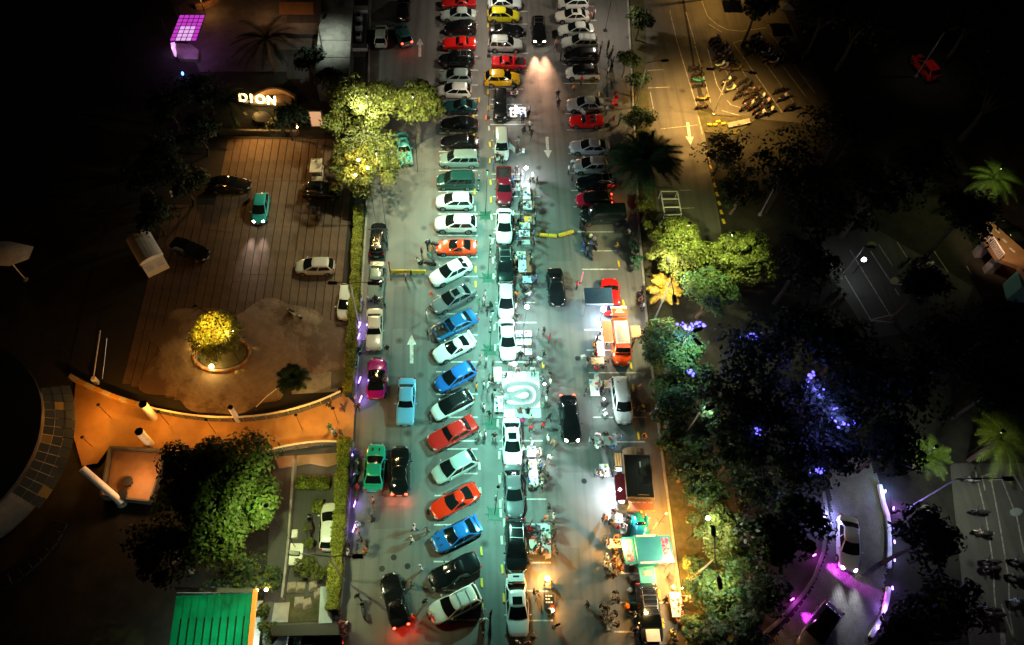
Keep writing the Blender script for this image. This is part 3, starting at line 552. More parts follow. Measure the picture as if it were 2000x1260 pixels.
CARS = [ # px, py, kind, heading in the photo, colour, roof colour, lights, label
 (896,4,'notch_coupe','L',(.35,.01,.01),None,0,'dark red coupe at the very top of the left parking row'),
 (895,28,'sedan','L',(.36,.45,.44),None,0,'pale silver sedan below the topmost red coupe, left row'),
 (899,53,'hatch','L',BLK,None,0,'black hatchback between silver sedan and red notchback, left row'),
 (897,83,'notch_coupe','L',(.6,.012,.01),None,0,'bright red notchback coupe between two black cars, left row'),
 (892,114,'wagon','L',BLK,None,0,'black wagon just below the red notchback, left row'),
 (890,148,'hatch','L',(.25,.33,.32),None,0,'grey-teal hatchback above the white hatchback near the lit tree'),
 (887,176,'hatch','L',(.62,.64,.6),None,0,'white hatchback beside the lit tree, upper left row'),
 (898,206,'coupe','L',(.01,.05,.055),None,0,'dark teal coupe below the upper white hatchback, left row'),
 (897,241,'sedan','L',BLK,None,0,'black sedan right below the dark teal coupe'),
 (898,276,'sedan','L',(.007,.006,.008),None,0,'black sedan right above the grey-green minivan, left row'),
 (897,311,'mpv','L',(.2,.27,.26),None,0,'grey-green minivan between black sedan and dark green minivan, left row'),
 (890,353,'mpv','L',(.01,.05,.045),None,0,'dark green minivan directly above the two white cars, left row'),
 (888,392,'hatch','L',W_,None,0,'white hatchback, upper of the two white cars above the orange coupe'),
 (890,436,'plain_suv','L',W_,None,0,'white crossover right above the orange-red coupe'),
 (891,481,'coupe','L',(.8,.045,.008),None,0,'orange-red coupe parked square beside two motorcycles'),
 (880,529,'sedan',206,W_,None,0,'white sedan, first car parked slanted below the orange-red coupe'),
 (885,581,'sedan_sunroof',207,(.13,.14,.15),None,0,'dark grey sedan with a sunroof, parked slanted'),
 (888,633,'old_sedan',206,(.012,.1,.26),None,0,'dark blue saloon with its bonnet open over a black engine bay'),
 (886,678,'spoiler_coupe',206,W_,None,0,'white coupe with rear wing below the blue open-bonnet saloon'),
 (889,735,'hatch',208,(.02,.13,.5),None,0,'bright blue hatchback slanted above the white black-roofed hatchback'),
 (883,790,'hatch',207,W_,(.012,.013,.014),0,'white hatchback with a black roof, parked slanted'),
 (884,845,'old_sedan',207,(.52,.018,.014),None,0,'red saloon slanted below the black-roofed white hatchback'),
 (887,911,'hatch',208,(.36,.42,.4),None,0,'silver-green hatchback slanted between red saloon and red sports coupe'),
 (888,978,'coupe',208,(.75,.025,.006),None,0,'red-orange sports coupe slanted, lower left row'),
 (891,1043,'sport_sedan',206,(.012,.12,.4),None,0,'blue sedan with rear wing below the red-orange sports coupe'),
 (887,1115,'coupe',206,BLK,None,0,'black coupe slanted between blue winged sedan and white estate'),
 (888,1180,'suv',207,(.72,.72,.68),None,0,'white estate with roof rails at the bottom of the left row'),
 (986,5,'sedan','R',(.6,.68,.74),None,0,'bluish white sedan at the top of the middle row'),
 (984,28,'hatch','R',(.62,.58,.02),None,0,'lemon yellow hatchback in the middle row'),
 (989,56,'coupe','R',BLK,None,0,'black coupe between the yellow hatchback and silver off-roader'),
 (987,86,'suv','R',(.42,.47,.47),None,0,'silver off-roader above the red coupe, middle row'),
 (994,121,'notch_coupe','R',(.55,.012,.02),None,0,'red coupe with its front opened, middle row'),
 (981,153,'plain_suv','R',(.72,.42,.012),None,0,'golden yellow crossover, middle row'),
 (977,206,'mpv','D',BLK,None,0,'black minivan beside the lit white stall mat'),
 (979,282,'mpv','D',(.42,.5,.47),None,0,'pale silver-green minivan facing down, middle row'),
 (984,364,'pickup','D',(.16,.008,.02),None,0,'dark red pickup in the middle row'),
 (985,440,'sedan','D',(.7,.69,.69),None,0,'white sedan between dark red pickup and black off-roader'),
 (986,519,'suv','D',(.006,.012,.012),None,0,'black off-roader with roof rails in the middle row'),
 (988,586,'hatch','D',(.5,.52,.52),None,0,'silver hatchback below the black off-roader'),
 (991,662,'sedan','D',W_,None,0,'white sedan just above the miniature race track'),
 (1000,863,'sedan_sunroof','D',W_,None,0,'white sunroof sedan just below the miniature race track'),
 (1003,957,'sedan','D',(.11,.12,.13),None,0,'charcoal sedan behind the white sunroof sedan'),
 (1008,1066,'suv','D',(.006,.007,.008),None,0,'black wagon with roof bars beside tables of goods'),
 (1010,1184,'sedan_sunroof','D',(.74,.74,.76),None,0,'white sedan with its boot lid raised, bottom middle'),
 (1119,4,'hatch','L',W_,None,0,'white hatchback cut by the top edge, right row'),
 (1118,29,'sedan_sunroof','L',(.6,.58,.54),None,0,'cream white sunroof sedan near the top of the right row'),
 (1125,57,'sedan','L',(.5,.53,.5),None,0,'pale silver sedan above the silver estate, right row'),
 (1132,81,'wagon','L',(.46,.49,.48),None,0,'silver estate car in the upper right row'),
 (1134,110,'mpv','L',BLK,None,0,'black minivan between silver estate and white black-roofed hatchback'),
 (1137,140,'hatch','L',W_,(.012,.013,.014),0,'white hatchback with black glass roof, right row'),
 (1143,203,'sedan','L',(.34,.36,.38),None,0,'silver sedan right above the red roadster'),
 (1145,234,'roadster','L',(.7,.012,.014),None,0,'red open roadster with black cockpit'),
 (1152,285,'sedan','L',(.32,.37,.42),None,0,'silver-blue sedan below the red roadster'),
 (1155,322,'hatch','L',(.46,.48,.5),None,0,'silver hatchback above the black wagon, right row'),
 (1165,356,'wagon','L',(.006,.009,.011),None,0,'black wagon above the dark red black-roofed hatchback'),
 (1160,389,'hatch','L',(.42,.01,.04),(.008,.008,.009),2,'dark red hatchback with black roof and glowing tail lights'),
 (1178,421,'van','L',(.006,.014,.016),None,0,'black van at the bottom of the upper right row'),
 (1052,60,'suv','D',BLK,None,1,'black off-roader driving down the aisle with headlights on'),
 (1086,559,'coupe',277,(.008,.011,.013),None,0,'black coupe rolling down the aisle beside the blue canopy'),
 (1113,816,'sedan','D',BLK,None,3,'black sedan in the aisle with lit headlights beside the race track'),
 (1193,578,'plain_suv','U',(.7,.012,.012),None,0,'red car beside the blue canopy'),
 (1214,781,'mpv','D',(.5,.53,.53),None,0,'silver minivan below the orange camper van'),
 (1268,1199,'suv','D',(.012,.016,.025),None,0,'dark navy off-roader with roof rack at bottom right'),
 (788,16,'sedan','U',BLK,None,0,'black sedan at the top of the left lane'),
 (744,68,'hatch','U',(.55,.58,.52),None,0,'white hatchback parked alone at the top of the left lane'),
 (787,66,'hatch',112,(.05,.2,.2),None,2,'teal hatchback turning with red tail lights, upper left lane'),
 (788,289,'old_sedan',280,(.1,.42,.42),None,0,'turquoise car half under the big lit tree'),
 (738,467,'mpv','U',(.006,.009,.012),None,0,'black minivan topmost in the line beside the hedge'),
 (735,547,'old_sedan','D',(.16,.21,.19),None,0,'grey-green saloon beside the hedge with people around it'),
 (731,642,'old_sedan','D',(.6,.55,.46),None,0,'cream saloon parked along the hedge'),
 (735,736,'coupe','U',(.38,.006,.16),(.008,.006,.008),0,'magenta coupe with black roof beside the hedge'),
 (793,783,'old_sedan','D',(.16,.42,.68),None,0,'light blue saloon in the left lane'),
 (732,911,'sport_sedan','U',(.02,.36,.26),None,0,'sea green sedan beside the hedge'),
 (781,918,'sedan','U',BLK,None,2,'black sedan with bright red brake lights beside the sea green sedan'),
 (771,1171,'coupe',104,BLK,None,2,'black coupe with red tail lights at lower left'),
 (508,405,'hatch','D',(.03,.33,.36),None,1,'turquoise hatchback with headlights on, driving across the courtyard'),
 (447,359,'sedan','R',BLK,None,0,'black sedan at the left of the courtyard'),
 (628,372,'plain_suv','R',BLK,None,0,'black car under the edge of the lit tree, courtyard'),
 (615,519,'hatch','L',(.4,.4,.38),None,0,'silver hatchback parked alone in the courtyard'),
 (370,486,'sedan',340,BLK,None,0,'black sedan beside the white guard booth'),
 (676,588,'hatch','D',(.62,.7,.66),None,0,'white hatchback half hidden behind the upper hedge'),
 (645,1027,'hatch','U',(.6,.68,.68),None,0,'white hatchback half hidden behind the lower hedge'),
 (615,1256,'sedan','R',BLK,None,0,'black sedan cut by the bottom edge'),
 (1658,1060,'sedan',272,(.5,.52,.55),None,1,'white sedan with headlights on, on the paved drive'),
 (1601,1226,'plain_suv',235,(.2,.17,.25),(.006,.006,.007),0,'white-nosed dark car at the bottom of the paved drive'),
 (1808,129,'hatch',130,(.6,.015,.015),None,0,'red hatchback between the dark trees, upper right'),
 (1974,462,'sedan',125,(.02,.02,.022),None,2,'dark car with long red tail lights on the lit overpass'),
]
car_objs = {}
for px, py, kind, hd, c, c2, lt, lab in CARS:
    lights = (bool(lt & 1), bool(lt & 2)); z = .75
    p = G(px, py, z); rz = heading(px, py, hd)
    if hd in HEAD: rz += random.uniform(-.035, .035)
    root = thing('parked_car', lab, 'car', (p.x, p.y, .01), rz, 'cars in and around the night lot')
    root.scale = (random.uniform(.95,1.04), random.uniform(.97,1.03), random.uniform(.95,1.05))
    made = place(K(kind, lights), root, c, c2); car_objs[lab] = (root, made)
    fw = Vector((math.cos(rz), math.sin(rz), 0)); sd_ = Vector((-fw.y, fw.x, 0))
    if lt & 1:
        for s in (-1, 1):
            a = root.location + fw*2.5 + sd_*.62*s + Vector((0,0,.66))
            warm = 'aisle' in lab and 'off-roader' in lab
            light('SPOT', a, 10000 if warm else 1300 if 'turquoise' in lab else 250 if 'race track' in lab else 1600, (1,.5,.28) if warm else (1,.8,.7) if 'turquoise' in lab else (.9,.94,1), .2, a+fw*(17 if warm else 6.5)+Vector((0,0,-1.0)), 40, 1.0)
    if lt & 2:
        big = 'brake' in lab or 'coupe with red' in lab
        for s in (-1, 1):
            a = root.location - fw*2.62 + sd_*.6*s + Vector((0,0,.72)); light('POINT', a, 55 if big else 9, (1,.04,.015), .12)
def part_of(lab, mb, name, smooth=None, col=None, label=None):
    o = mb.build(name, car_objs[lab][0], smooth, col=col)
    if label: o['label'] = label
    return o
def kid(lab, name): return [o for o in car_objs[lab][1] if o.name.split('.')[0] == name]
# open bonnets, boots and doors
lab = 'dark blue saloon with its bonnet open over a black engine bay'
for o in kid(lab, 'bonnet'): bpy.data.objects.remove(o)
part_of(lab, MB().box((1.52,0,.955),(1.05,1.25,.03),'car_trim'), 'engine_bay', label='black open engine bay'); eb = MB()
for q in range(7): eb.rbox((1.2+.12*q, random.uniform(-.4,.4), 1.0), (.2,.26,.1+.05*random.random()), 'steel' if q % 3 == 0 else 'black_plastic')
part_of(lab, eb, 'engine'); part_of(lab, MB().box((.95,0,1.45),(.04,1.3,1.05),'car_paint', ry=.25), 'bonnet', col=(.012,.1,.26), label='blue bonnet propped upright')
lab = 'white sedan with its boot lid raised, bottom middle'
for o in kid(lab, 'boot_lid'): bpy.data.objects.remove(o)
part_of(lab, MB().rbox((-2.05,0,1.5),(.65,1.3,.05),'car_paint'), 'boot_lid', col=(.74,.74,.76), label='white boot lid raised flat'); part_of(lab, MB().box((-2.15,0,1.53),(.14,.5,.02),'black_plastic'), 'number_plate_recess')
part_of(lab, MB().box((-1.98,0,.985),(.42,1.25,.03),'car_trim'), 'boot_well')
lab = 'red coupe with its front opened, middle row'
part_of(lab, MB().box((1.35,0,.93),(1.0,1.2,.06),'car_trim'), 'engine_bay'); part_of(lab, MB().box((.7,0,1.35),(.04,1.3,.9),'car_paint', ry=.3), 'raised_bonnet', col=(.55,.012,.02))
lab = 'silver sedan right above the red roadster'
for s in (1,): part_of(lab, MB().rbox((.35, s*1.3, .72),(.09,1.0,.62),'car_paint', rz=.55), 'open_door', col=(.34,.36,.38), label='silver door standing open')
lab = 'pale silver-green minivan facing down, middle row'
part_of(lab, MB().rbox((.55, 1.2, .85),(1.05,.08,.8),'car_paint', rz=.6), 'open_door', col=(.42,.5,.47))
lab = 'dark navy off-roader with roof rack at bottom right'
rk = MB()
for q in range(6): rk.tube([(-1.6+.36*q,-.62,1.84),(-1.6+.36*q,.62,1.84)], .018, 'dark_metal', 5)
for s in (-1, 1): rk.tube([(-1.65,s*.62,1.84),(.25,s*.62,1.84)], .025, 'dark_metal', 5)
part_of(lab, rk, 'roof_basket'); part_of(lab, MB().rbox((1.62,0,1.12),(.9,1.1,.03),'plate'), 'bonnet_sticker', label='white printed panel across the bonnet')
lab = 'black wagon with roof bars beside tables of goods'
part_of(lab, MB().rbox((-1.75, 1.25, .9),(.85,.07,.6),'car_paint', rz=-.5), 'open_door', col=(.5,.01,.01), label='rear door standing open, red light put into its colour')  # red glow put into the paint of the black car's door
# ------------------------------------------------------------------ stalls and special vehicles
# orange camper van
p = G(1212, 668, .9); cv = thing('camper_van', 'orange camper van with grey roof hatch serving drinks, facing down', 'van', (p.x, p.y, .01), -PI/2)
made = place(K('van', (False, False)), cv, (.72,.075,.012), (.72,.075,.012))
OR = (.72,.075,.012)
MB().rbox((-.5,0,1.93),(2.5,1.3,.08),'white_paint').build('pop_top', cv); hm = MB()
for q in range(9): hm.box((-.35,-.45+.11*q,1.985),(1.9,.07,.03),'steel')
hm.build('roof_rack', cv); MB().box((1.0,0,1.93),(.42,1.2,.02),'tint').build('roof_panel', cv, col=OR)
for s, nm in ((-1,'serving_flap'),(1,'side_flap')):
    MB().rbox((-.6, s*1.35, 1.85),(2.4 if s < 0 else 1.3,.95,.05),'tint').build(nm, cv, col=(.7,.33,.18))
    for q in (-.9, .6): MB().tube([(-.6+q*.9, s*.86, 1.4),(-.6+q*.9, s*1.6, 1.82)], .015, 'steel', 4).build('flap_strut', cv)
MB().rbox((-2.75,0,1.9),(.9,1.5,.05),'tint').build('tailgate', cv, col=OR); MB().box((-2.72,0,1.932),(.1,.9,.008),'white_paint').build('tailgate_print', cv); MB().box((-2.95,0,1.932),(.1,.6,.008),'white_paint').build('tailgate_print', cv)
MB().rbox((-3.3,0,1.86),(.35,1.55,.05),'white_plastic').build('tailgate_sign', cv)
light('POINT', (p.x-1.3, p.y+.6, 1.7), 260, (1,.82,.62), .15); light('POINT', (p.x-1.2, p.y-1.2, 1.6), 200, (1,.82,.62), .15)
# blue canopy
p = G(1170, 577, 2.4); cn = thing('canopy', 'dark blue square canopy tent beside the red car', 'canopy', (p.x, p.y, 0), 0)
cm = MB(); sx, sy = 1.35, .95
top = [Vector((0,0,2.75))]; e = [Vector((a*sx, b*sy, 2.3)) for a, b in ((-1,-1),(1,-1),(1,1),(-1,1))]
mid = [Vector((e[i].x*.5+e[(i+1) % 4].x*.5, e[i].y*.5+e[(i+1) % 4].y*.5, 2.26)) for i in range(4)]
cm.add(top+e+mid, [(0,1,5),(0,5,2),(0,2,6),(0,6,3),(0,3,7),(0,7,4),(0,4,8),(0,8,1)], 'cloth'); cm.build('cover', cn, smooth=40, col=(.008,.05,.13))
for i in range(4): a, b = e[i], e[(i+1) % 4]; MB().add([a, b, b-Vector((0,0,.22)), a-Vector((0,0,.22))], [(0,1,2,3)], 'cloth').build('valance', cn, col=(.01,.07,.16))
for q in e: MB().tube([(q.x*.97,q.y*.97,0),(q.x*.97,q.y*.97,2.3)], .025, 'steel', 6).build('pole', cn)
MB().tube([(-sx,-sy,2.32),(sx,-sy,2.32)], .035, 'white_plastic', 6).build('front_bar', cn)
# food trailer
p = G(1247, 930, 2.4); ft = thing('food_trailer', 'black roofed food trailer with dark red awning and wooden menu board', 'trailer', (p.x, p.y, 0), -.03)
MB().rbox((0,0,1.35),(2.1,3.7,2.1),'tint').build('body', ft, col=(.03,.03,.032)); MB().rbox((0,0,2.44),(2.25,3.8,.1),'black_plastic').build('roof', ft)
for s in (-1, 1): MB().box((s*1.15,0,2.46),(.05,3.85,.13),'tint').build('roof_edge', ft, col=(.5,.3,.16))
MB().rbox((.25,-1.2,2.55),(.95,1.0,.14),'dark_metal').build('roof_vent', ft); MB().rbox((.35,.35,2.53),(.6,.5,.12),'dark_metal').build('roof_hatch', ft); MB().rbox((.2,1.0,2.53),(.12,.5,.1),'white_plastic').build('roof_light', ft)
aw = MB().add([(-1.17,-2.1,2.35),(-1.17,.2,2.35),(-1.95,.2,2.0),(-1.95,-2.1,2.0)], [(0,1,2,3)], 'cloth'); aw.add([(-1.95,-2.1,2.0),(-1.95,.2,2.0),(-1.95,.2,1.82),(-1.95,-2.1,1.82)], [(0,1,2,3)], 'cloth'); aw.build('awning', ft, col=(.22,.012,.035))
MB().box((-1.35,-.9,1.15),(.45,2.2,.05),'white_paint').build('serving_counter', ft)
mbn = MB().box((.15,-2.42,1.9),(2.1,.9,.06),'tint', rx=-.25); o = mbn.build('menu_board', ft, col=(.5,.16,.07)); o['label'] = 'wooden menu board at the trailer end'
for q in range(4):
    for r_ in range(3): MB().box((-.6+.5*q,-2.17-.27*r_,1.995-.068*r_),(.36,.07,.008),'white_paint', rx=-.25).build('menu_line', ft)
for q in range(2): MB().box((-.7+1.6*q,-2.3,1.0),(.12,.1,1.6),'yellow_paint').build('board_leg', ft)
for y in (-.8, .8):
    for s in (-1, 1): MB().lathe((s*1.0, y, .32), [(.32,-.1),(.32,.1)], 'tyre', 12, 'X').build('wheel', ft)
ar = MB(); rg = []
for k in range(9): a = PI*k/8; rg.append([Vector((math.cos(a)*.95*-1, yy, 1.3+math.sin(a)*.9)) for yy in (1.95, 2.75)])
for a, b in zip(rg, rg[1:]): ar.add([a[0], a[1], b[1], b[0]], [(0,1,2,3)], 'tint')
ar.build('wooden_arch', ft, smooth=60, col=(.42,.25,.14))
ct = thing('menu_cart', 'small wooden striped cart at the trailer door', 'cart', G(1211, 905), 0)
for q in range(3): MB().rbox((-.55+.22*q,0,1.0),(.17,1.2,.06),'tint').build('slat', ct, col=(.5,.26,.08))
MB().rbox((.4,0,1.0),(.7,1.1,.08),'tint').build('tray', ct, col=(.45,.45,.38)); MB().rbox((0,-.85,.8),(1.3,.35,.06),'white_plastic').build('shelf', ct)
for s in (-1,1):
    for t in (-1,1): MB().box((s*.6,t*.5,.48),(.06,.06,.96),'tint').build('leg', ct, col=(.35,.2,.08))
# turquoise bubble car turned stall
p = G(1262, 1056, 1.0); TEAL = (.01,.26,.34)
bc = thing('bubble_car_stall', 'turquoise bubble car with wide open printed side flaps serving food', 'food stall', (p.x-.3, p.y+.55, .01), PI/2+.05)
st = [(-1.0,.55,.75,.3),(-.9,.75,.95,.25),(-.4,.8,1.0,.22),(.4,.8,1.0,.22),(.9,.72,.95,.24),(1.5,.6,.82,.26),(1.9,.4,.62,.32),(2.0,.2,.5,.36)]
b = MB(); rg = []
for x_, w2, t, bo in smooth_st(st, 3): rg.append([Vector((x_, w2*math.cos(a)*1.0, bo+(t-bo)*max(0, math.sin(a)))) for a in [PI*k/12 for k in range(13)]])
b.loft(rg, 'car_paint', closed=False, flip=True); b.build('body', bc, smooth=50, col=TEAL)
b = MB(); rg = []
for i in range(9):
    t = i/8; a = PI*t; hh = .62*math.sin(a)**.6; x_ = -.75+1.75*t; rg.append([Vector((x_, .68*math.cos(q)*(.55+.45*math.sin(a)**.5), .92+max(hh,.01)*math.sin(q))) for q in [PI*k/10 for k in range(11)]])
b.loft(rg, 'car_paint', closed=False, flip=True); b.build('cabin', bc, smooth=50, col=TEAL)
MB().ell((.78,0,1.28),(.34,1.0,.36),'car_glass',10,6).build('windshield', bc, smooth=60)
for s in (-1, 1):
    MB().ell((1.25,s*.74,.55),(1.0,.42,.6),'car_paint',10,6).build('fender', bc, smooth=60, col=TEAL); MB().ell((1.72,s*.66,.66),(.2,.22,.22),'lamp_lens',8,5).build('headlight', bc, smooth=60)
    for x_ in (1.2,-1.0): MB().lathe((x_, s*.72, .3), [(.3,-.09),(.3,.09)], 'tyre', 12, 'Y').build('wheel', bc)
MB().rbox((.55,-1.15,1.0),(.7,.08,.5),'car_paint', rz=-.7).build('open_door', bc, col=(.6,.6,.55))
MB().rbox((-1.55,0,1.35),(2.2,1.75,1.5),'tint').build('stall_box', bc, col=TEAL); MB().rbox((-1.55,0,2.13),(2.35,1.95,.06),'tint').build('stall_roof', bc, col=TEAL)
for x_ in (-.45,-2.62): MB().rbox((x_,0,2.18),(.16,1.6,.06),'white_plastic').build('roof_trim', bc)
mat('pink_print', (.5,.3,.38), .6, col2=(.28,.04,.14), nscale=4, sharp=.05)
for s in (-1, 1):
    f = MB().rbox((-1.55,s*1.5,2.02),(2.2,1.0,.05),'tint').build('side_flap', bc, col=TEAL)
    MB().rbox((-1.55,s*1.52,2.055),(1.75,.62,.015),'pink_print').build('flap_poster', f)
    for q in range(4): MB().lathe((-1.0-.32*q, s*1.5+.12, 2.075), [(.05,0),(.09,.012),(.05,.02)], 'tint', 8).build('flap_mark', f, col=(.25,.02,.08))
MB().rbox((-3.35,.1,.95),(1.5,1.35,.06),'tint').build('rear_counter', bc, col=(.02,.3,.36)); MB().rbox((-3.2,.1,1.0),(.4,.7,.03),'tint').build('counter_tray', bc, col=(.3,.3,.32))
for s in (-1,1): MB().box((-4.0,s*.5,.46),(.07,.07,.92),'dark_metal').build('counter_leg', bc)
q0 = G(1238, 1096); q1 = G(1290, 1092)
for q in (q0, q1):
    light('POINT', (q.x, q.y, 1.75), 420, (1,.55,.18), .1)

# tables, goods, chairs ------------------------------------------------
def table_kit(w_, d_, h_=.74, m='white_plastic'):
    k = [('table_top', MB().rbox((0,0,h_),(w_,d_,.04),m,r=.01).mesh('table_top'), None, 0)]
    lg = MB().tube([(0,0,0),(0,0,h_-.02)], .02, 'steel', 5)
    for sx in (-1,1):
        for sy in (-1,1): k.append(('leg', MB().tube([(sx*(w_/2-.06),sy*(d_/2-.06),0),(sx*(w_/2-.08),sy*(d_/2-.08),h_-.02)], .02, 'steel', 5).mesh('leg'), None, None))
    return k
GOODS = MB().rbox((0,0,.05),(.22,.14,.1),'tint',r=.015).mesh('boxed_goods'); GC = [(.7,.7,.68),(.05,.07,.2),(.45,.05,.05),(.03,.03,.035),(.6,.6,.62),(.1,.25,.3),(.7,.55,.1),(.4,.4,.42)]
TABLES = []
def stall_table(px, py, w_, d_, lab, goods=0, col=(.7,.7,.68), rz=0, m='tint', gl=None, h_=.74):
    TABLES.append((px, py, w_, d_, lab)); p = G(px, py, h_); t = thing('market_table', lab, 'table', (p.x, p.y, .01), rz, 'vendor tables', (px, py)); place(table_kit(w_, d_, h_, m), t, col)
    for i in range(goods):
        o = new_obj('boxed_goods', GOODS, None, Vector((p.x, p.y, h_+.03)) + Matrix.Rotation(rz,3,'Z') @ Vector((random.uniform(-.4,.4)*w_, random.uniform(-.43,.43)*d_, 0)), random.uniform(0,3), random.choice(GC))
        o.scale = (random.uniform(.6,1.5), random.uniform(.6,1.5), random.uniform(.5,2)); tag(o, f"small boxed goods laid out on the {gl}", 'goods', f"goods on the {gl}")
    return t
stall_table(1028,374,.85,2.2,'long pale table beside the dark red pickup',9,gl='long pale table by the dark red pickup')
stall_table(1030,401,.95,1.2,'cluttered table between pickup and white sedan',16,gl='cluttered table between pickup and white sedan')
stall_table(1031,428,.8,.7,'small orange table right of the white sedan',3,(.75,.32,.04),gl='small orange table')
stall_table(1025,441,1.1,.75,'upper white tray table beside the yellow barriers',12,(.75,.75,.74),gl='upper white tray table')
stall_table(1024,456,1.15,.85,'lower white tray table beside the yellow barriers',13,(.75,.75,.74),gl='lower white tray table')
stall_table(1027,473,.9,.6,'small grey table below the tray tables',2,(.4,.41,.41),gl='small grey table below the tray tables')
stall_table(1018,499,.95,1.0,'grey cluttered table beside the black off-roader',14,(.5,.51,.5),gl='grey table beside the black off-roader')
stall_table(1020,517,.8,1.9,'long grey table beside the brown panel',8,(.55,.55,.55),gl='long grey table beside the brown panel')
stall_table(1030,546,1.0,.8,'pale blue table below the brown panel',4,(.35,.55,.65),gl='pale blue table')
for i, (x, y) in enumerate([(1014,652),(1031,652),(1015,668),(1031,668),(1016,683),(1032,687)]):
    stall_table(x, y, .66, .66, 'square white table in the bright block beside the white sedan', 2, (.78,.78,.77), gl='six square white tables')
stall_table(972,731,.75,1.5,'white table left of the miniature race track',4,gl='white table left of the race track')
stall_table(974,789,.8,1.6,'pinkish table at the lower left of the race track',7,(.7,.6,.58),gl='table at the lower left of the race track')
stall_table(1038,882,.75,1.0,'framed white tray table beside the sunroof sedan',7,(.72,.73,.73),gl='framed white tray table')
stall_table(1039,907,.75,.95,'grey speckled goods table below the framed tray',14,(.4,.43,.46),gl='grey speckled goods table')
stall_table(1042,931,.8,1.4,'white table ringed by people beside the charcoal sedan',5,gl='white table ringed by people')
stall_table(1066,1043,.8,1.5,'white table with printed sheets beside the black wagon',9,gl='white table with printed sheets')
stall_table(1068,1072,.7,1.0,'narrow white table below the printed sheets',6,(.6,.6,.58),gl='narrow white table below the printed sheets')
stall_table(1041,1068,.65,1.2,'cream table close to the black wagon',5,(.65,.55,.4),gl='cream table close to the black wagon')
stall_table(1012,219,1.9,1.6,'wide white lit table beside the black minivan',10,(.78,.78,.76),gl='wide white lit table', h_=.4)
stall_table(1161,757,.85,1.7,'long white table beside the silver minivan',8,(.6,.61,.6),gl='long white table beside the silver minivan')
stall_table(1187,750,.6,.8,'small wooden table touching the silver minivan',2,(.5,.36,.22),gl='small wooden table')
stall_table(1183,861,2.0,.9,'wide grey table above the trailer arch',11,(.5,.5,.5),gl='wide grey table above the trailer')
stall_table(1180,918,.8,1.1,'white table beside the wooden cart',4,gl='white table beside the wooden cart')
stall_table(1172,676,.7,2.2,'long white bar table beside the camper van',5,(.78,.78,.77),gl='long white bar table')
stall_table(1167,705,1.2,.75,'orange table in front of the camper van',4,(.65,.4,.26),gl='table in front of the camper van')
stall_table(1202,1013,1.25,.75,'white table above the turquoise stall',4,gl='white table above the turquoise stall')
stall_table(1204,1061,1.1,.75,'cream lit table left of the turquoise stall',4,(.78,.74,.66),gl='cream lit table')
stall_table(1240,1096,.95,.7,'warm lit table under the turquoise flap',3,(.7,.6,.45),gl='warm lit table under the turquoise flap')
stall_table(1291,1090,.6,.6,'small lit table right of the turquoise counter',2,(.7,.6,.5),gl='small lit table right of the counter')
stall_table(1321,1181,.9,1.9,'white table among orange stools at the planted edge',8,(.68,.66,.62),gl='white table among orange stools')
stall_table(1262,797,.8,.9,'dark low table behind the silver minivan',2,(.06,.05,.06),gl='dark low table')
def chair_kit():
    k = [('seat', MB().rbox((0,0,.45),(.44,.44,.05),'tint',r=.02).mesh('seat'), None, 0), ('backrest', MB().rbox((-.21,0,.7),(.05,.42,.38),'tint',r=.015).mesh('backrest'), None, 0)]
    for sx in (-1,1):
        for sy in (-1,1): k.append(('leg', MB().tube([(sx*.2,sy*.2,0),(sx*.17,sy*.17,.44)], .016, 'steel', 4).mesh('leg'), None, None))
    return k
CH = chair_kit()
for x, y, c, l in [(1233,1131,(.05,.05,.05),'black chair below the turquoise stall'),(1307,1129,(.03,.02,.02),'dark chair right of the turquoise counter'),(1189,1228,(.7,.68,.62),'white chair at the bottom right seating'),(1180,811,(.72,.73,.72),'white chair below the silver minivan table'),
    (1068,1088,(.72,.72,.7),'white chair below the narrow white table'),(1036,1036,(.6,.02,.02),'upper red chair beside the black wagon'),(1040,1056,(.62,.02,.02),'lower red chair beside the black wagon'),(1198,188,(.6,.01,.02),'red chair at the upper right kerb'),(1201,200,(.6,.01,.02),'red chair at the upper right kerb'),(1197,208,(.6,.01,.02),'red chair at the upper right kerb'),(1203,211,(.6,.01,.02),'red chair at the upper right kerb'),
    (1138,701,(.45,.5,.5),'grey folding chair left of the camper van tables'),(1249,762,(.6,.5,.36),'beige folding seat behind the silver minivan'),(1214,1040,(.6,.55,.5),'pale chair left of the turquoise stall nose'),(1164,742,(.65,.65,.65),'pale chair at the silver minivan table')]:
    place(CH, thing('chair', l, 'chair', G(x, y), random.uniform(0,6.3), 'stall chairs', (x, y)), c)
ST = [('seat', MB().lathe((0,0,.42), [(.17,0),(.19,.03),(.17,.06)], 'tint', 12).mesh('seat'), None, 0), ('pedestal', MB().lathe((0,0,0), [(.2,0),(.13,.2),(.16,.42)], 'tint', 10).mesh('pedestal'), None, 0)]
for x, y, c, l in [(1224,1185,(.8,.22,.01),'orange stool left of the navy off-roader'),(1313,1184,(.8,.22,.01),'orange stool beside the white kerb table'),(1321,1212,(.8,.22,.01),'upper orange stool below the white kerb table'),(1331,1219,(.8,.22,.01),'lower orange stool below the white kerb table'),
    (1229,1154,(.55,.57,.58),'silver stool above the navy off-roader'),(1313,1149,(.55,.57,.58),'silver stool right of the navy off-roader'),(1022,297,(.72,.73,.7),'white round stool beside the silver-green minivan'),(1014,299,(.72,.73,.7),'smaller white round stool beside the silver-green minivan')]:
    s_ = place(ST, thing('stool', l, 'stool', G(x, y), 0, 'round stools'), c)
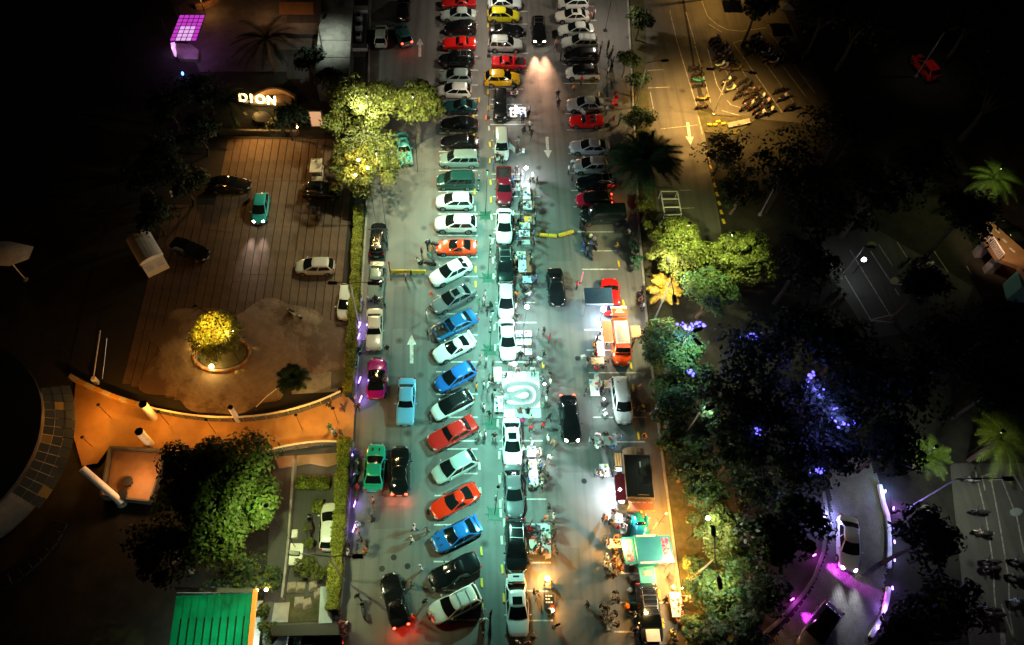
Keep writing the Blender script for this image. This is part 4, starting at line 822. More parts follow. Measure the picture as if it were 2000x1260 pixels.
# miniature race track ------------------------------------------------
tp = [G(981,745), G(1053,744), G(1055,797), G(982,798)]; tr = thing('race_track', 'grey miniature race track mat with winding lane and white markers', 'race track', (0,0,0))
MB().slab([q+Vector((0,0,.03)) for q in tp], .018, 'white_paint').build('base_mat', tr)
def spline(P, n=8):
    out = []; N = len(P)
    for i in range(N):
        a, b_, c, d = P[i-1], P[i], P[(i+1) % N], P[(i+2) % N]
        for k in range(n):
            t = k/n; out.append(tuple(b_[q]+.5*t*(c[q]-a[q]+t*(2*a[q]-5*b_[q]+4*c[q]-d[q]+t*(3*(b_[q]-c[q])+d[q]-a[q]))) for q in range(2)))
    return out
lane_pts = [G(x, y, .036) for x, y in spline([(987,757),(1002,750),(1022,749),(1040,751),(1050,762),(1051,778),(1043,790),(1022,794),(1000,794),(986,790),(985,781),(996,777),(1010,780),(1022,783),(1033,780),(1038,771),(1033,763),(1021,762),(1008,768),(994,770),(985,765)], 6)]
lm = MB(); mat('track_grey', (.2,.205,.22), .7, noise=.2, nscale=6)
n = len(lane_pts)
for i in range(n):
    a, b_ = lane_pts[i], lane_pts[(i+1) % n]; d = (b_-a); s2 = Vector((d.y,-d.x,0)).normalized()*.24
    lm.add([a-s2, b_-s2, b_+s2, a+s2], [(0,1,2,3)], 'track_grey')
lm.build('lane', tr)
for i in range(0, n, 4):
    a, b_ = lane_pts[i], lane_pts[(i+1) % n]; d = (b_-a); s2 = Vector((d.y,-d.x,0)).normalized()*.3
    MB().rbox((0,0,.03),(.14,.07,.06),'white_plastic').build('lane_marker', tr, loc=a+s2, rz=math.atan2(d.y,d.x))
tl = [[(981,726),(1028,726),(1028,744),(981,745)],[(1029,726),(1052,726),(1053,743),(1029,744)],[(983,799),(1006,799),(1007,815),(984,815)],[(1007,799),(1032,799),(1033,815),(1008,815)],[(1033,799),(1056,798),(1057,815),(1034,815)]]
for q, c in zip(tl, [(.78,.78,.76),(.45,.66,.55),(.78,.78,.77),(.5,.7,.6),(.42,.7,.58)]):
    MB().slab(px_poly(q, .03), .02, 'tint').build('foam_tile', tr, col=c)
# boards, barriers, poles ------------------------------------------------
def barrier(x0, y0, x1, y1, lab, h=.35, wd=.3, m='yellow_paint'):
    a, b_ = G(x0,y0), G(x1,y1); d = b_-a; rz = math.atan2(d.y,d.x)
    t = thing('barrier', lab, 'barrier', (a+b_)/2, rz); MB().rbox((0,0,h*.6),(d.length,wd,h*.8),m,r=.03).build('bar', t)
    for s in (-1,1): MB().rbox((s*d.length*.42,0,h*.1),(.18,wd*1.5,h*.2),'black_plastic').build('foot', t)
    MB().box((0,0,h+.005),(.05,wd*.98,.012),'black_plastic').build('seam', t)
barrier(1054,461,1087,463,'yellow plastic barrier, left of the two by the tray tables'); barrier(1091,462,1120,454,'yellow plastic barrier, right of the two by the tray tables')
barrier(764,535,832,535,'thin yellow barrier pole across the left lane', .7, .12); barrier(1036,459,1052,461,'short yellow pole joining tray table and barriers', .5, .08)
def upright(name, x, y, h, lab, cat, m, r=.03, col=None, lean=(0,0), base=True):
    p = G(x, y); t = thing(name, lab, cat, p); MB().tube([(0,0,0),(lean[0],lean[1],h)], r, m, 6).build('pole', t, col=col)
    if base: MB().lathe((0,0,0), [(.18,0),(.18,.05),(.06,.08)], 'black_plastic', 10).build('base', t)
    return t
t = upright('warning_pole', 1134, 552, 1.9, 'pink pole standing in the aisle beside the blue canopy', 'pole', 'tint', .07, (.8,.2,.25), base=True)
for x, y, l, c in [(1059,1018,'white feather banner right of the charcoal sedan',(.75,.75,.73)),(1081,1226,'dark feather banner at the bottom right of the white sedan',(.02,.02,.02))]:
    t = thing('feather_banner', l, 'banner', G(x,y), .2); MB().tube([(0,0,0),(0,0,1.7)], .015, 'steel', 5).build('pole', t)
    MB().lathe((0,0,0), [(.16,0),(.16,.04)], 'black_plastic', 8).build('base', t); MB().loft([[Vector((.0,-.01,z)),Vector((wd,-.01,z)),Vector((wd,.01,z)),Vector((.0,.01,z))] for z, wd in ((.3,.42),(1.0,.46),(1.5,.38),(1.7,.1))], 'cloth').build('flag', t, col=c)
bp_ = thing('brown_panel', 'tall brown display panel beside the long grey table', 'panel', G(1032,525), 0)
MB().rbox((0,.0,.75),(.5,1.9,.06),'tint').build('board', bp_, col=(.24,.1,.05)); [MB().tube([(0,s*.8,0),(0,s*.8,.74)], .025,'dark_metal',5).build('leg', bp_) for s in (-1,1)]
sb = thing('sign_board', 'black lit sign board with white lettering beside the white sedan', 'sign', G(1071,1178), 0)
MB().rbox((0,0,.55),(.8,1.3,.1),'black_plastic').build('board', sb)
for q in range(3):
    for r_ in range(3-q % 2): MB().box((-.2+.2*r_,.45-.25*q,.606),(.15,.12,.008),'white_paint').build('letter', sb)
MB().box((.25,-.45,.606),(.25,.3,.008),'tint').build('red_panel', sb, col=(.6,.02,.01)); [MB().box((0,s*.5,.25),(.6,.05,.5),'dark_metal').build('leg', sb) for s in (-1,1)]
# yellow and pale wheel stops
WS = MB().rbox((0,0,.07),(.2,.75,.14),'tint',r=.03).mesh('wheel_stop')
for x, y, yl in [(953,23,1),(953,50,1),(923,128,1),(953,180,1),(936,196,1),(954,212,1),(925,228,1),(949,231,2),(926,262,1),(955,252,0),(957,283,1),(957,314,1),(958,357,1),(927,375,1),(959,391,1),(928,408,0),(960,425,0),(962,472,0),(963,510,0),(929,527,1),(964,541,0),(929,556,1),(966,640,0),(967,680,0),(972,827,0),(936,911,0),(975,890,0),(938,961,0),(976,937,0),(977,985,0),(978,1003,0),(940,1077,1),(980,1056,0),(981,1112,1),(941,1139,1),(984,1168,1),(942,1188,1),
    (1157,133,1),(1170,185,1),(1169,152,1),(1208,516,1),(1217,593,1),(1232,716,1),(1237,758,1),(1247,851,1),(1251,994,1),(1287,1162,1),(1294,1218,1),(985,1022,0)]:
    o = new_obj('wheel_stop', WS, None, G(x,y), random.uniform(-.08,.08), [(.55,.55,.4),(.72,.5,.03),(.75,.16,.03)][yl])
    w1 = ('pale','yellow','orange')[yl]; w2 = 'along the median' if x < 1000 else 'along the right parking row'
    tag(o, f"{w1} wheel stop block {w2}", 'wheel stop', 'wheel stops', (x, y))
for x, y in [(935,352),(934,372),(958,486),(957,502),(958,628),(957,648),(968,975)]:
    t = thing('chain_post', 'black and white banded chain post in the median', 'post', G(x,y), 0, 'chain posts', (x,y))
    for q in range(4): MB().lathe((0,0,.22*q), [(.05,0),(.05,.22)], 'white_plastic' if q % 2 else 'black_plastic', 8).build('band', t)
    MB().lathe((0,0,0), [(.15,0),(.13,.06)], 'black_plastic', 10).build('foot', t)
for x, y in [(843,574),(1186,1012)]:
    c_ = thing('traffic_cone', 'orange-red traffic cone' + (' in front of the dark grey sedan' if x < 1000 else ' above the turquoise stall'), 'cone', G(x,y)); MB().lathe((0,0,.04), [(.16,0),(.04,.6),(.02,.62)], 'tint', 10).build('cone_body', c_, smooth=60, col=(.75,.08,.02)); MB().rbox((0,0,.02),(.38,.38,.04),'tint').build('base', c_, col=(.6,.06,.02))

for x, y in [(769,1089),(746,1111),(796,1106),(1141,940),(1128,700),(838,1000)]:
    t = thing('manhole_cover', 'round dark manhole cover in the asphalt', 'manhole', G(x,y), 0, 'manhole covers', (x,y)); MB().lathe((0,0,0),[(.25,0),(.25,.016),(.22,.016)],'dark_metal',18).build('frame', t); MB().lathe((0,0,0),[(.21,0),(.21,.02),(.05,.022)],'black_plastic',18).build('lid', t)
# ------------------------------------------------------------------ people
SK = {  # joint: (x forward, y left, z, radius)
 'pel': (0,0,.96,.15), 'bel': (.01,0,1.1,.145), 'che': (.01,0,1.3,.155), 'nek': (0,0,1.47,.06), 'hd0': (.015,0,1.58,.085), 'hd1': (.015,0,1.68,.095), 'hd2': (0,0,1.755,.06)}
def limbs(pose):
    J = dict(SK)
    def arm(s, sh, el, wr): J.update({f'sh{s}': (*sh,.07), f'el{s}': (*el,.048), f'wr{s}': (*wr,.034), f'ha{s}': (wr[0]*1.0+(wr[0]-el[0])*.3, wr[1]+(wr[1]-el[1])*.3, wr[2]+(wr[2]-el[2])*.3, .04)})
    def leg(s, hp, kn, an): J.update({f'hp{s}': (*hp,.1), f'kn{s}': (*kn,.065), f'an{s}': (*an,.045), f'to{s}': (an[0]+.17, an[1], an[2]-.05, .042)})
    for n, s in (('L',1),('R',-1)):
        arm(n, (0,s*.19,1.42), (-.02,s*.26,1.14), (.06,s*.26,.9)); leg(n, (0,s*.1,.92), (.02,s*.11,.5), (-.02,s*.12,.09))
    if pose == 'walk':
        leg('L', (0,.1,.92), (.18,.1,.52), (.2,.1,.1)); leg('R', (0,-.1,.92), (.0,-.1,.5), (-.3,-.1,.14)); arm('L', (0,.19,1.42), (-.15,.24,1.16), (-.08,.24,.93)); arm('R', (0,-.19,1.42), (.1,-.25,1.16), (.28,-.22,1.0))
    if pose == 'phone':
        arm('L', (0,.19,1.42), (.06,.26,1.16), (.3,.1,1.25)); arm('R', (0,-.19,1.42), (.06,-.26,1.16), (.3,-.1,1.22))
    if pose == 'reach':
        arm('L', (.03,.19,1.42), (.2,.28,1.25), (.42,.24,1.15)); arm('R', (0,-.19,1.42), (-.04,-.32,1.18), (.1,-.38,.98)); leg('R', (0,-.1,.92), (.08,-.15,.5), (0,-.2,.09))
        for k in ('che','nek','hd0','hd1','hd2'): x, y, z, r = J[k]; J[k] = (x+(z-1)*.25, y, z-.03, r)
    if pose == 'sit':
        for k in list(J): x, y, z, r = J[k]; J[k] = (x, y, z-.44, r)
        for n, s in (('L',1),('R',-1)): leg(n, (0,s*.1,.5), (.42,s*.14,.5), (.4,s*.15,.09)); arm(n, (0,s*.19,.98), (.1,s*.25,.74), (.33,s*.16,.68))
    if pose == 'squat':
        for k in list(J): x, y, z, r = J[k]; J[k] = (x+.12*(z > 1.2), y, z-.6, r)
        for n, s in (('L',1),('R',-1)): leg(n, (-.05,s*.12,.34), (.3,s*.2,.5), (.08,s*.17,.08)); arm(n, (.1,s*.19,.82), (.24,s*.26,.6), (.42,s*.14,.55))
    return J
BONES = [('pel','bel','s'),('bel','che','s'),('che','nek','s'),('nek','hd0','k'),('hd0','hd1','h'),('hd1','hd2','h')]
for s in 'LR': BONES += [('che','sh'+s,'s'),('sh'+s,'el'+s,'s'),('el'+s,'wr'+s,'k'),('wr'+s,'ha'+s,'k'),('pel','hp'+s,'t'),('hp'+s,'kn'+s,'t'),('kn'+s,'an'+s,'t'),('an'+s,'to'+s,'f')]
def person_mesh(pose):
    J = limbs(pose); names = list(J); idx = {n: i for i, n in enumerate(names)}
    me = bpy.data.meshes.new('skel'); me.from_pydata([J[n][:3] for n in names], [(idx[a], idx[b]) for a, b, _ in BONES], [])
    o = bpy.data.objects.new('skel', me); COL.objects.link(o); md = o.modifiers.new('s', 'SKIN'); md.use_smooth_shade = True
    sv = me.skin_vertices[0].data
    for n, i in idx.items(): r = J[n][3]; sv[i].radius = (r, r*(1.0)); sv[i].use_root = (n == 'pel')
    for n in ('bel','che','pel'): r = J[n][3]; sv[idx[n]].radius = (r*1.05, r*.8)
    o.modifiers.new('d', 'SUBSURF').levels = 1; o.modifiers['d'].render_levels = 1
    bpy.context.view_layer.update(); dg = bpy.context.evaluated_depsgraph_get(); out = bpy.data.meshes.new_from_object(o.evaluated_get(dg)); bpy.data.objects.remove(o)
    bm = bmesh.new(); bm.from_mesh(out)
    for s in 'LR':                                                # five separate fingers, the thumb off the side of the palm
        w0, h0 = Vector(J['wr'+s][:3]), Vector(J['ha'+s][:3]); d = (h0-w0).normalized(); sd_ = d.cross(Vector((0,1,0))).normalized()
        for q, ln in zip((-.028,-.01,.01,.028), (.06,.075,.07,.05)):
            b0 = h0+sd_*q; tip = b0+d*ln+Vector((0,0,-.02)); n_ = Vector((0,.009,0)); u = sd_*.008
            vs = [bm.verts.new(v) for v in (b0-n_-u, b0+n_-u, b0+n_+u, b0-n_+u, tip)]
            for a, b_ in ((0,1),(1,2),(2,3),(3,0)): bm.faces.new((vs[a], vs[b_], vs[4]))
        b0 = w0.lerp(h0,.45)+sd_*.035; tip = b0+sd_*.045+d*.03; vs = [bm.verts.new(v) for v in (b0-d*.012, b0+d*.012, b0+Vector((0,.014,0)), tip)]
        for t_ in ((0,1,3),(1,2,3),(2,0,3)): bm.faces.new([vs[k] for k in t_])
    hd = Vector(J['hd1'][:3]); nose = [bm.verts.new(hd+Vector(v)) for v in ((.09,.016,-.03),(.09,-.016,-.03),(.095,0,.02),(.125,0,-.03))]
    for t_ in ((0,1,3),(1,2,3),(2,0,3)): bm.faces.new([nose[k] for k in t_])
    for s in (-1, 1):
        e = [bm.verts.new(hd+Vector((x, s*.1, z))) for x, z in ((-.02,-.03),(.02,-.03),(.025,.03),(-.025,.03))]; bm.faces.new(e)
    bm.to_mesh(out); bm.free()
    for m in ('shirt','trousers','skin','hair','shoes'): out.materials.append(MATS[m])
    segs = [(Vector(J[a][:3]), Vector(J[b][:3]), k, (J[a][3]+J[b][3])/2) for a, b, k in BONES]
    for f in out.polygons:
        c = f.center; best = min(segs, key=lambda s_: (c-(s_[0]+(s_[1]-s_[0])*max(0,min(1,(c-s_[0]).dot(s_[1]-s_[0])/(s_[1]-s_[0]).length_squared)))).length/(s_[3]+.03))
        k = best[2]
        if k == 'h': d = c-hd; f.material_index = 2 if (d.x > .02 and d.z < .05) else 3
        else: f.material_index = {'s':0,'t':1,'k':2,'f':4}[k]
        f.use_smooth = True
    out.name = 'person_'+pose; return out
POSE = {q: person_mesh(q) for q in ('stand','walk','phone','reach','sit','squat')}
VERB = {'stand':'standing','walk':'walking','phone':'looking down','reach':'leaning forward','sit':'sitting','squat':'crouching'}
C_ = {'w':('white',(.75,.75,.73)),'k':('black',(.012,.012,.014)),'g':('grey',(.25,.26,.27)),'b':('blue',(.05,.12,.3)),'r':('red',(.6,.02,.03)),'o':('orange',(.75,.22,.02)),'p':('pink',(.65,.3,.3)),'t':('teal',(.03,.3,.32)),'y':('yellow',(.7,.5,.06)),'m':('magenta',(.55,.03,.22)),'n':('brown',(.2,.11,.06)),'e':('green',(.05,.25,.12))}
CROWD = [ # (where, [(px, py, colour, pose, facing degrees)])
 ('near the golden yellow crossover', [(1000,173,'k','stand',200),(998,187,'p','sit',0),(1010,186,'w','sit',180)]),
 ('at the wide white lit table', [(1012,238,'g','phone',100),(1020,237,'b','stand',120),(1031,230,'k','stand',140),(1034,252,'w','walk',230),(1037,267,'k','walk',250),(1024,256,'k','squat',120)]),
 ('in the dark upper aisle', [(1088,192,'k','walk',270),(1089,210,'k','walk',80)]),
 ('near the white black-roofed hatchback, right row', [(1118,174,'o','squat',0),(1134,164,'r','stand',200),(1159,150,'k','stand',90)]),
 ('behind the silver sedan and red roadster', [(1183,221,'w','stand',180),(1197,237,'r','sit',180),(1208,240,'t','stand',160)]),
 ('beside the silver-green minivan', [(1013,282,'g','reach',180),(1009,300,'k','squat',60),(970,313,'k','phone',270),(962,329,'b','stand',0),(979,316,'k','reach',250)]),
 ('in front of the silver hatchback, right row', [(1109,337,'w','stand',0),(1117,324,'w','reach',300)]),
 ('around the long pale table', [(1008,338,'k','stand',300),(1040,352,'w','stand',200),(1047,360,'k','phone',190),(1009,367,'w','sit',0),(999,360,'b','reach',20)]),
 ('beside the black wagon, right row', [(1115,359,'k','phone',0)]),
 ('beside the tray tables and white sedan', [(1016,415,'k','stand',0),(1001,426,'w','reach',0),(1005,441,'k','sit',0),(1006,468,'k','squat',30)]),
 ('at the right kerb beside the scooters', [(1206,481,'y','squat',180),(1227,457,'w','sit',180)]),
 ('at the grey tables beside the black off-roader', [(1006,512,'w','phone',0),(1012,545,'p','sit',0),(1028,562,'g','sit',90),(1016,564,'k','sit',30),(1009,577,'o','sit',80),(1032,582,'w','reach',120)]),
 ('in the median below the dark grey sedan', [(947,580,'w','stand',200),(960,597,'k','squat',180),(952,612,'k','reach',180),(936,598,'e','stand',0),(943,591,'w','phone',0)]),
 ('beside the pink pole', [(1125,561,'r','phone',0)]),
 ('around the bright white tables', [(1008,624,'k','stand',270),(1049,656,'g','stand',180),(1061,651,'k','phone',200),(1071,665,'r','stand',180),(1060,697,'k','walk',200)]),
 ('right of the race track', [(1059,721,'y','phone',200),(1061,741,'g','squat',190),(1072,734,'k','phone',190),(1073,750,'w','stand',180),(1068,767,'k','reach',180),(1065,783,'w','stand',170),(1064,791,'e','squat',170)]),
 ('behind the race track', [(1052,707,'w','phone',250),(1036,707,'k','stand',260),(1039,723,'w','sit',270),(1026,720,'k','phone',270),(1010,720,'p','squat',280),(996,718,'p','stand',280),(1015,697,'k','stand',270)]),
 ('in front of the race track', [(1015,804,'n','squat',90),(1030,805,'k','squat',90),(1035,821,'w','stand',100),(1019,827,'m','stand',90),(1036,839,'r','phone',100),(1059,834,'r','stand',120),(1071,818,'k','walk',120)]),
 ('left of the race track', [(937,705,'p','phone',330),(949,707,'w','stand',340),(962,717,'k','stand',0),(960,744,'k','squat',0),(944,755,'w','phone',10),(952,758,'w','reach',0),(930,759,'o','stand',0),(974,763,'g','sit',0),(961,780,'k','phone',0),(944,799,'w','stand',20),(955,813,'k','walk',30),(968,802,'e','squat',10)]),
 ('left of the white sunroof sedan', [(936,853,'w','phone',0),(947,852,'w','stand',180),(965,855,'k','phone',270)]),
 ('in the aisle right of the sunroof sedan', [(1080,868,'n','walk',230),(1068,860,'w','stand',200),(1073,898,'w','walk',250),(1037,867,'w','reach',200)]),
 ('at the white table beside the charcoal sedan', [(1031,939,'b','sit',0),(1068,932,'k','phone',180),(1058,943,'w','sit',170),(1044,950,'w','sit',90),(1052,923,'k','sit',200)]),
 ('beside the white feather banner', [(1070,993,'k','stand',180),(1079,1011,'w','phone',200),(1079,1025,'k','phone',180)]),
 ('at the tables beside the black wagon', [(1048,1040,'k','sit',180),(1042,1073,'k','reach',0)]),
 ('by the warm lamp beside the white sedan', [(1074,1138,'o','sit',180),(1041,1156,'k','sit',0),(1077,1192,'w','squat',180)]),
 ('below the white estate', [(941,1195,'b','phone',0),(958,1198,'k','stand',180),(944,1210,'w','reach',300)]),
 ('at the bottom edge below the white sedan', [(1039,1246,'k','phone',90),(1029,1256,'p','stand',90),(1010,1256,'w','stand',60)]),
 ('around the cars along the hedge', [(757,477,'t','phone',180),(747,538,'w','reach',180),(749,552,'w','stand',190),(746,564,'k','reach',180),(735,591,'k','stand',90),(752,597,'t','phone',200),(709,593,'w','stand',0),(758,686,'k','walk',90),(758,747,'w','phone',180),(700,799,'k','stand',270)]),
 ('near the thin yellow barrier pole', [(762,527,'o','stand',0),(793,544,'p','stand',180),(804,542,'k','stand',170)]),
 ('beside the orange-red coupe', [(824,500,'k','phone',30),(815,513,'w','sit',60),(843,494,'o','reach',0),(835,486,'k','stand',0)]),
 ('in the left lane facing the slanted cars', [(833,619,'w','phone',0),(836,659,'k','phone',0),(840,822,'k','stand',20)]),
 ('on the orange lit walkway', [(646,795,'k','walk',300),(669,801,'n','walk',310),(647,838,'e','walk',300),(655,848,'w','walk',310),(668,850,'n','walk',120)]),
 ('near the sea green sedan', [(731,978,'p','phone',180),(731,991,'n','stand',200),(723,1003,'b','phone',0),(731,1013,'k','squat',180),(703,1023,'w','squat',180),(703,1039,'p','reach',180),(708,1055,'k','sit',180),(719,1066,'k','phone',200),(715,1079,'o','stand',150),(683,1081,'w','stand',0),(683,1065,'k','stand',0)]),
 ('in the lower left lane', [(810,1033,'w','walk',180),(836,1038,'n','walk',190),(806,1056,'w','walk',200),(823,1111,'w','walk',210),(805,1141,'g','walk',200),(830,1175,'k','phone',300),(810,1205,'o','stand',60),(836,1202,'n','phone',20),(701,1165,'k','walk',100),(667,1219,'r','sit',0),(668,1240,'k','sit',20)]),
 ('at the white table above the turquoise stall', [(1196,1001,'k','phone',270),(1187,1021,'k','sit',0),(1203,1031,'r','sit',90),(1217,1031,'w','sit',120),(1222,1020,'k','sit',180)]),
 ('left of the turquoise stall', [(1183,1067,'w','sit',0),(1202,1050,'n','stand',270),(1181,1090,'w','stand',30),(1178,1105,'w','phone',20),(1195,1095,'o','stand',20),(1195,1107,'n','stand',30),(1206,1110,'o','phone',60),(1183,1126,'k','stand',40),(1194,1126,'k','phone',60),(1207,1117,'w','sit',60),(1214,1093,'o','phone',20),(1195,1077,'k','sit',0),(1187,1112,'w','reach',20)]),
 ('left of the navy off-roader', [(1199,1156,'k','sit',270),(1205,1172,'k','sit',180),(1171,1181,'k','sit',320),(1182,1186,'k','sit',270),(1171,1205,'k','sit',20),(1200,1197,'k','sit',200),(1189,1212,'g','sit',60),(1205,1219,'k','sit',150),(1144,1181,'k','stand',0),(1237,1200,'g','sit',180),(1236,1231,'k','walk',100)]),
 ('at the white table among orange stools', [(1309,1236,'y','sit',60),(1314,1250,'k','sit',90),(1328,1186,'n','sit',180)]),
 ('at the tables beside the silver minivan', [(1168,755,'n','sit',180),(1187,752,'p','sit',180),(1175,772,'k','sit',120),(1179,791,'k','squat',100)]),
 ('at the wide grey table above the trailer', [(1164,875,'w','sit',70),(1179,876,'k','sit',90),(1194,876,'b','sit',100),(1165,850,'w','sit',280),(1180,849,'k','sit',270),(1199,853,'g','sit',260),(1261,852,'o','squat',180)]),
 ('beside the wooden cart', [(1177,929,'w','phone',0),(1167,926,'p','stand',0)]),
 ('around the camper van tables', [(1170,652,'w','phone',0),(1163,668,'k','stand',0),(1157,676,'o','sit',0),(1161,692,'r','sit',20),(1163,723,'r','sit',80),(1176,721,'k','sit',100),(1234,673,'w','stand',180)]),
 ('along the kerb behind the red car', [(1252,574,'k','sit',180),(1252,588,'p','sit',180),(1254,603,'w','reach',180),(1261,644,'o','stand',180),(1256,650,'k','sit',180)]),
 ('crowded behind the upper right row', [(1152,39,'p','stand',180),(1159,33,'w','stand',180),(1172,99,'w','stand',190),(1186,95,'n','phone',180),(1193,107,'w','stand',180),(1188,119,'k','phone',180),(1195,128,'g','stand',170),(1185,147,'w','phone',180),(1192,138,'k','stand',180)]),
 ('at the pickup stalls', [(1016,350,'k','stand',0),(1034,362,'k','phone',200),(1018,384,'g','sit',0),(1042,398,'k','stand',180),(1018,402,'w','sit',10),(1042,412,'n','phone',180),(1043,436,'k','stand',180),(1012,450,'k','squat',20),(1014,478,'k','sit',60),(1040,476,'k','phone',190)]),
 ('at the silver hatchback stalls', [(1005,530,'k','sit',0),(1038,552,'b','stand',200),(1022,570,'k','squat',90),(1036,570,'k','phone',150),(1012,592,'n','sit',40),(1024,592,'k','stand',120),(1006,604,'w','stand',0)]),
 ('at the charcoal sedan stalls', [(1052,884,'k','stand',180),(1028,908,'k','phone',0),(1052,908,'g','stand',180),(1034,958,'k','sit',60),(1056,956,'k','stand',170),(1062,918,'n','stand',190)]),
 ('at the black wagon stalls', [(1056,1052,'w','stand',180),(1080,1046,'k','phone',180),(1054,1080,'k','sit',0),(1080,1072,'n','stand',190),(1030,1100,'k','phone',0)]),
 ('in front of the upper right row', [(1087,16,'n','stand',0),(1085,93,'p','walk',270),(1094,115,'k','phone',0),(1101,110,'k','stand',0)]),
]
for where, ppl in CROWD:
    for x, y, c, pose, fa in ppl:
        nm, rgb = C_[c]; rgb = tuple(v*random.uniform(.75,1.1) for v in rgb)
        o = new_obj('person', POSE[pose], None, G(x, y+4, .012), R(fa)+random.uniform(-.3,.3), rgb); o.scale = (1,1,random.uniform(.93,1.03))
        tag(o, f"person in {nm} top {VERB[pose]} {where}", 'person', 'visitors at the car meet', (x, y))
rt = random.Random(3)
for tx, ty, tw, td, tl in TABLES:                                 # one or two more visitors at each vendor table
    if 'square' in tl or len(tl.split()) > 9: continue
    for c, sx in zip(rt.sample('kwkgnkb', 2), rt.sample((-1, 1), 2)):
        nm, rgb = C_[c]; p = G(tx, ty, .7); pose = rt.choice(('sit','stand','phone'))
        q = Vector((p.x+sx*(tw/2+.42), p.y+rt.uniform(-.4,.4)*td, .012)); o = new_obj('person', POSE[pose], None, q, (0 if sx < 0 else PI)+rt.uniform(-.5,.5), tuple(v*rt.uniform(.75,1.1) for v in rgb))
        tag(o, f"person in {nm} top {VERB[pose]} by {tl}", 'person', 'visitors at the car meet', (tx+sx*10, ty))
# ------------------------------------------------------------------ motorcycles
def bike_kit(lean=0.0):
    k = []
    def put(nm, mb, par=None, slot=None): k.append((nm, mb.mesh(nm, 40), par, slot)); return len(k)-1
    for x in (.62, -.6):
        q = put('wheel', MB().lathe((x,0,.28), [(.2,-.05),(.28,-.04),(.28,.04),(.2,.05)], 'tyre', 12, 'Y')); put('rim', MB().lathe((x,0,.28), [(.2,-.03),(.2,.03)], 'alloy', 10, 'Y'), q)
    def ring(x, w_, z0, z1): return [Vector((x, w_*math.cos(a), (z0+z1)/2+(z1-z0)/2*math.sin(a))) for a in [2*PI*i/8 for i in range(8)]]
    put('body', MB().loft([ring(-.78,.05,.66,.74), ring(-.6,.13,.48,.76), ring(-.25,.15,.32,.74), ring(.0,.12,.3,.5), ring(.22,.14,.3,.5)], 'car_paint', flip=True), None, 0)
    put('front_shield', MB().loft([ring(.28,.17,.32,.6), ring(.38,.2,.4,.9), ring(.42,.13,.8,1.0)], 'car_paint', flip=True), None, 0)
    put('seat', MB().rbox((-.3,0,.79),(.72,.27,.1),'seat',r=.04)); put('handlebar', MB().tube([(.28,-.34,1.02),(.38,-.14,1.04),(.38,.14,1.04),(.28,.34,1.02)], .02, 'dark_metal', 5))
    put('fork', MB().tube([(.62,.08,.28),(.42,.06,.9)], .025, 'steel', 5)); put('fork', MB().tube([(.62,-.08,.28),(.42,-.06,.9)], .025, 'steel', 5))
    put('headlight', MB().ell((.5,0,.88),(.12,.2,.14),'lamp_lens',8,5)); put('tail_light', MB().ell((-.8,0,.68),(.08,.16,.1),'tail_lens',8,4))
    put('engine', MB().rbox((-.3,0,.32),(.4,.22,.22),'dark_metal',r=.03)); put('front_fender', MB().rbox((.62,0,.58),(.36,.12,.05),'car_paint',r=.02), None, 0)
    for s in (-1,1): put('mirror', MB().ell((.34,s*.3,1.18),(.03,.13,.09),'dark_metal',6,4))
    return k
BK = bike_kit()
def bikes(lst, where, hd, jit=10):
    for x, y, c in lst:
        nm, rgb = C_[c]; z = .5; p = G(x, y, z)
        place(BK, thing('motorcycle', f"{nm} motorcycle {where}", 'motorcycle', (p.x, p.y, .014), heading(x, y, hd+random.uniform(-jit,jit), z), 'parked motorcycles', (x, y)), tuple(v*random.uniform(.6,1.1) for v in rgb))
bikes([(1359,134,'k'),(1364,146,'k'),(1364,156,'t'),(1366,166,'k'),(1373,191,'y'),(1371,207,'n')], 'in the narrow column beside the service road', 8)
bikes([(1399,82,'k'),(1403,90,'k'),(1409,97,'k'),(1411,104,'g'),(1420,108,'p'),(1411,116,'k'),(1421,117,'k'),(1407,126,'w'),(1415,130,'g'),(1440,133,'n'),(1396,76,'k'),(1414,92,'k'),(1418,99,'w'),(1424,112,'k'),(1430,124,'k'),(1404,112,'k')], 'in the upper group of the motorcycle lot', 25)
bikes([(1420,158,'w'),(1430,158,'k'),(1428,173,'w'),(1452,160,'k'),(1462,167,'k'),(1477,176,'n'),(1443,187,'k'),(1461,193,'k'),(1472,186,'k'),(1486,189,'w'),(1496,199,'w'),(1455,209,'k'),(1471,207,'k'),(1486,221,'w'),(1503,216,'w'),(1480,200,'k'),(1490,208,'k'),(1448,176,'k'),(1466,178,'g'),(1474,196,'k'),(1464,202,'w'),(1498,210,'k'),(1480,214,'k')], 'in the lower group of the motorcycle lot', 25)
bikes([(1476,70,'k'),(1482,77,'w'),(1460,83,'k'),(1492,89,'r'),(1467,103,'k'),(1496,101,'w'),(1504,106,'b'),(1512,120,'w'),(1518,113,'k'),(1484,84,'k'),(1488,95,'k'),(1474,78,'g'),(1500,96,'k'),(1508,112,'k'),(1523,122,'k'),(1500,114,'g')], 'in the right column of the motorcycle lot', 20)
bikes([(1522,177,'k'),(1529,190,'w'),(1543,209,'k'),(1532,78,'k'),(1560,116,'k')], 'parked alone at the dark side of the motorcycle lot', 20)
bikes([(1899,937,'w'),(1913,1000,'k'),(1920,1040,'w'),(1935,1097,'k'),(1934,1110,'k'),(1990,1097,'k'),(1986,1127,'k'),(1989,1174,'w'),(1934,1190,'k'),(1943,1201,'k')], 'in the dark lot at lower right', 172, 6)
bikes([(1799,503,'k'),(1806,511,'k'),(1813,519,'w'),(1820,527,'k'),(1828,536,'k'),(1768,511,'k'),(1632,570,'k'),(1643,581,'k')], 'in the unlit far parking lot', 25)
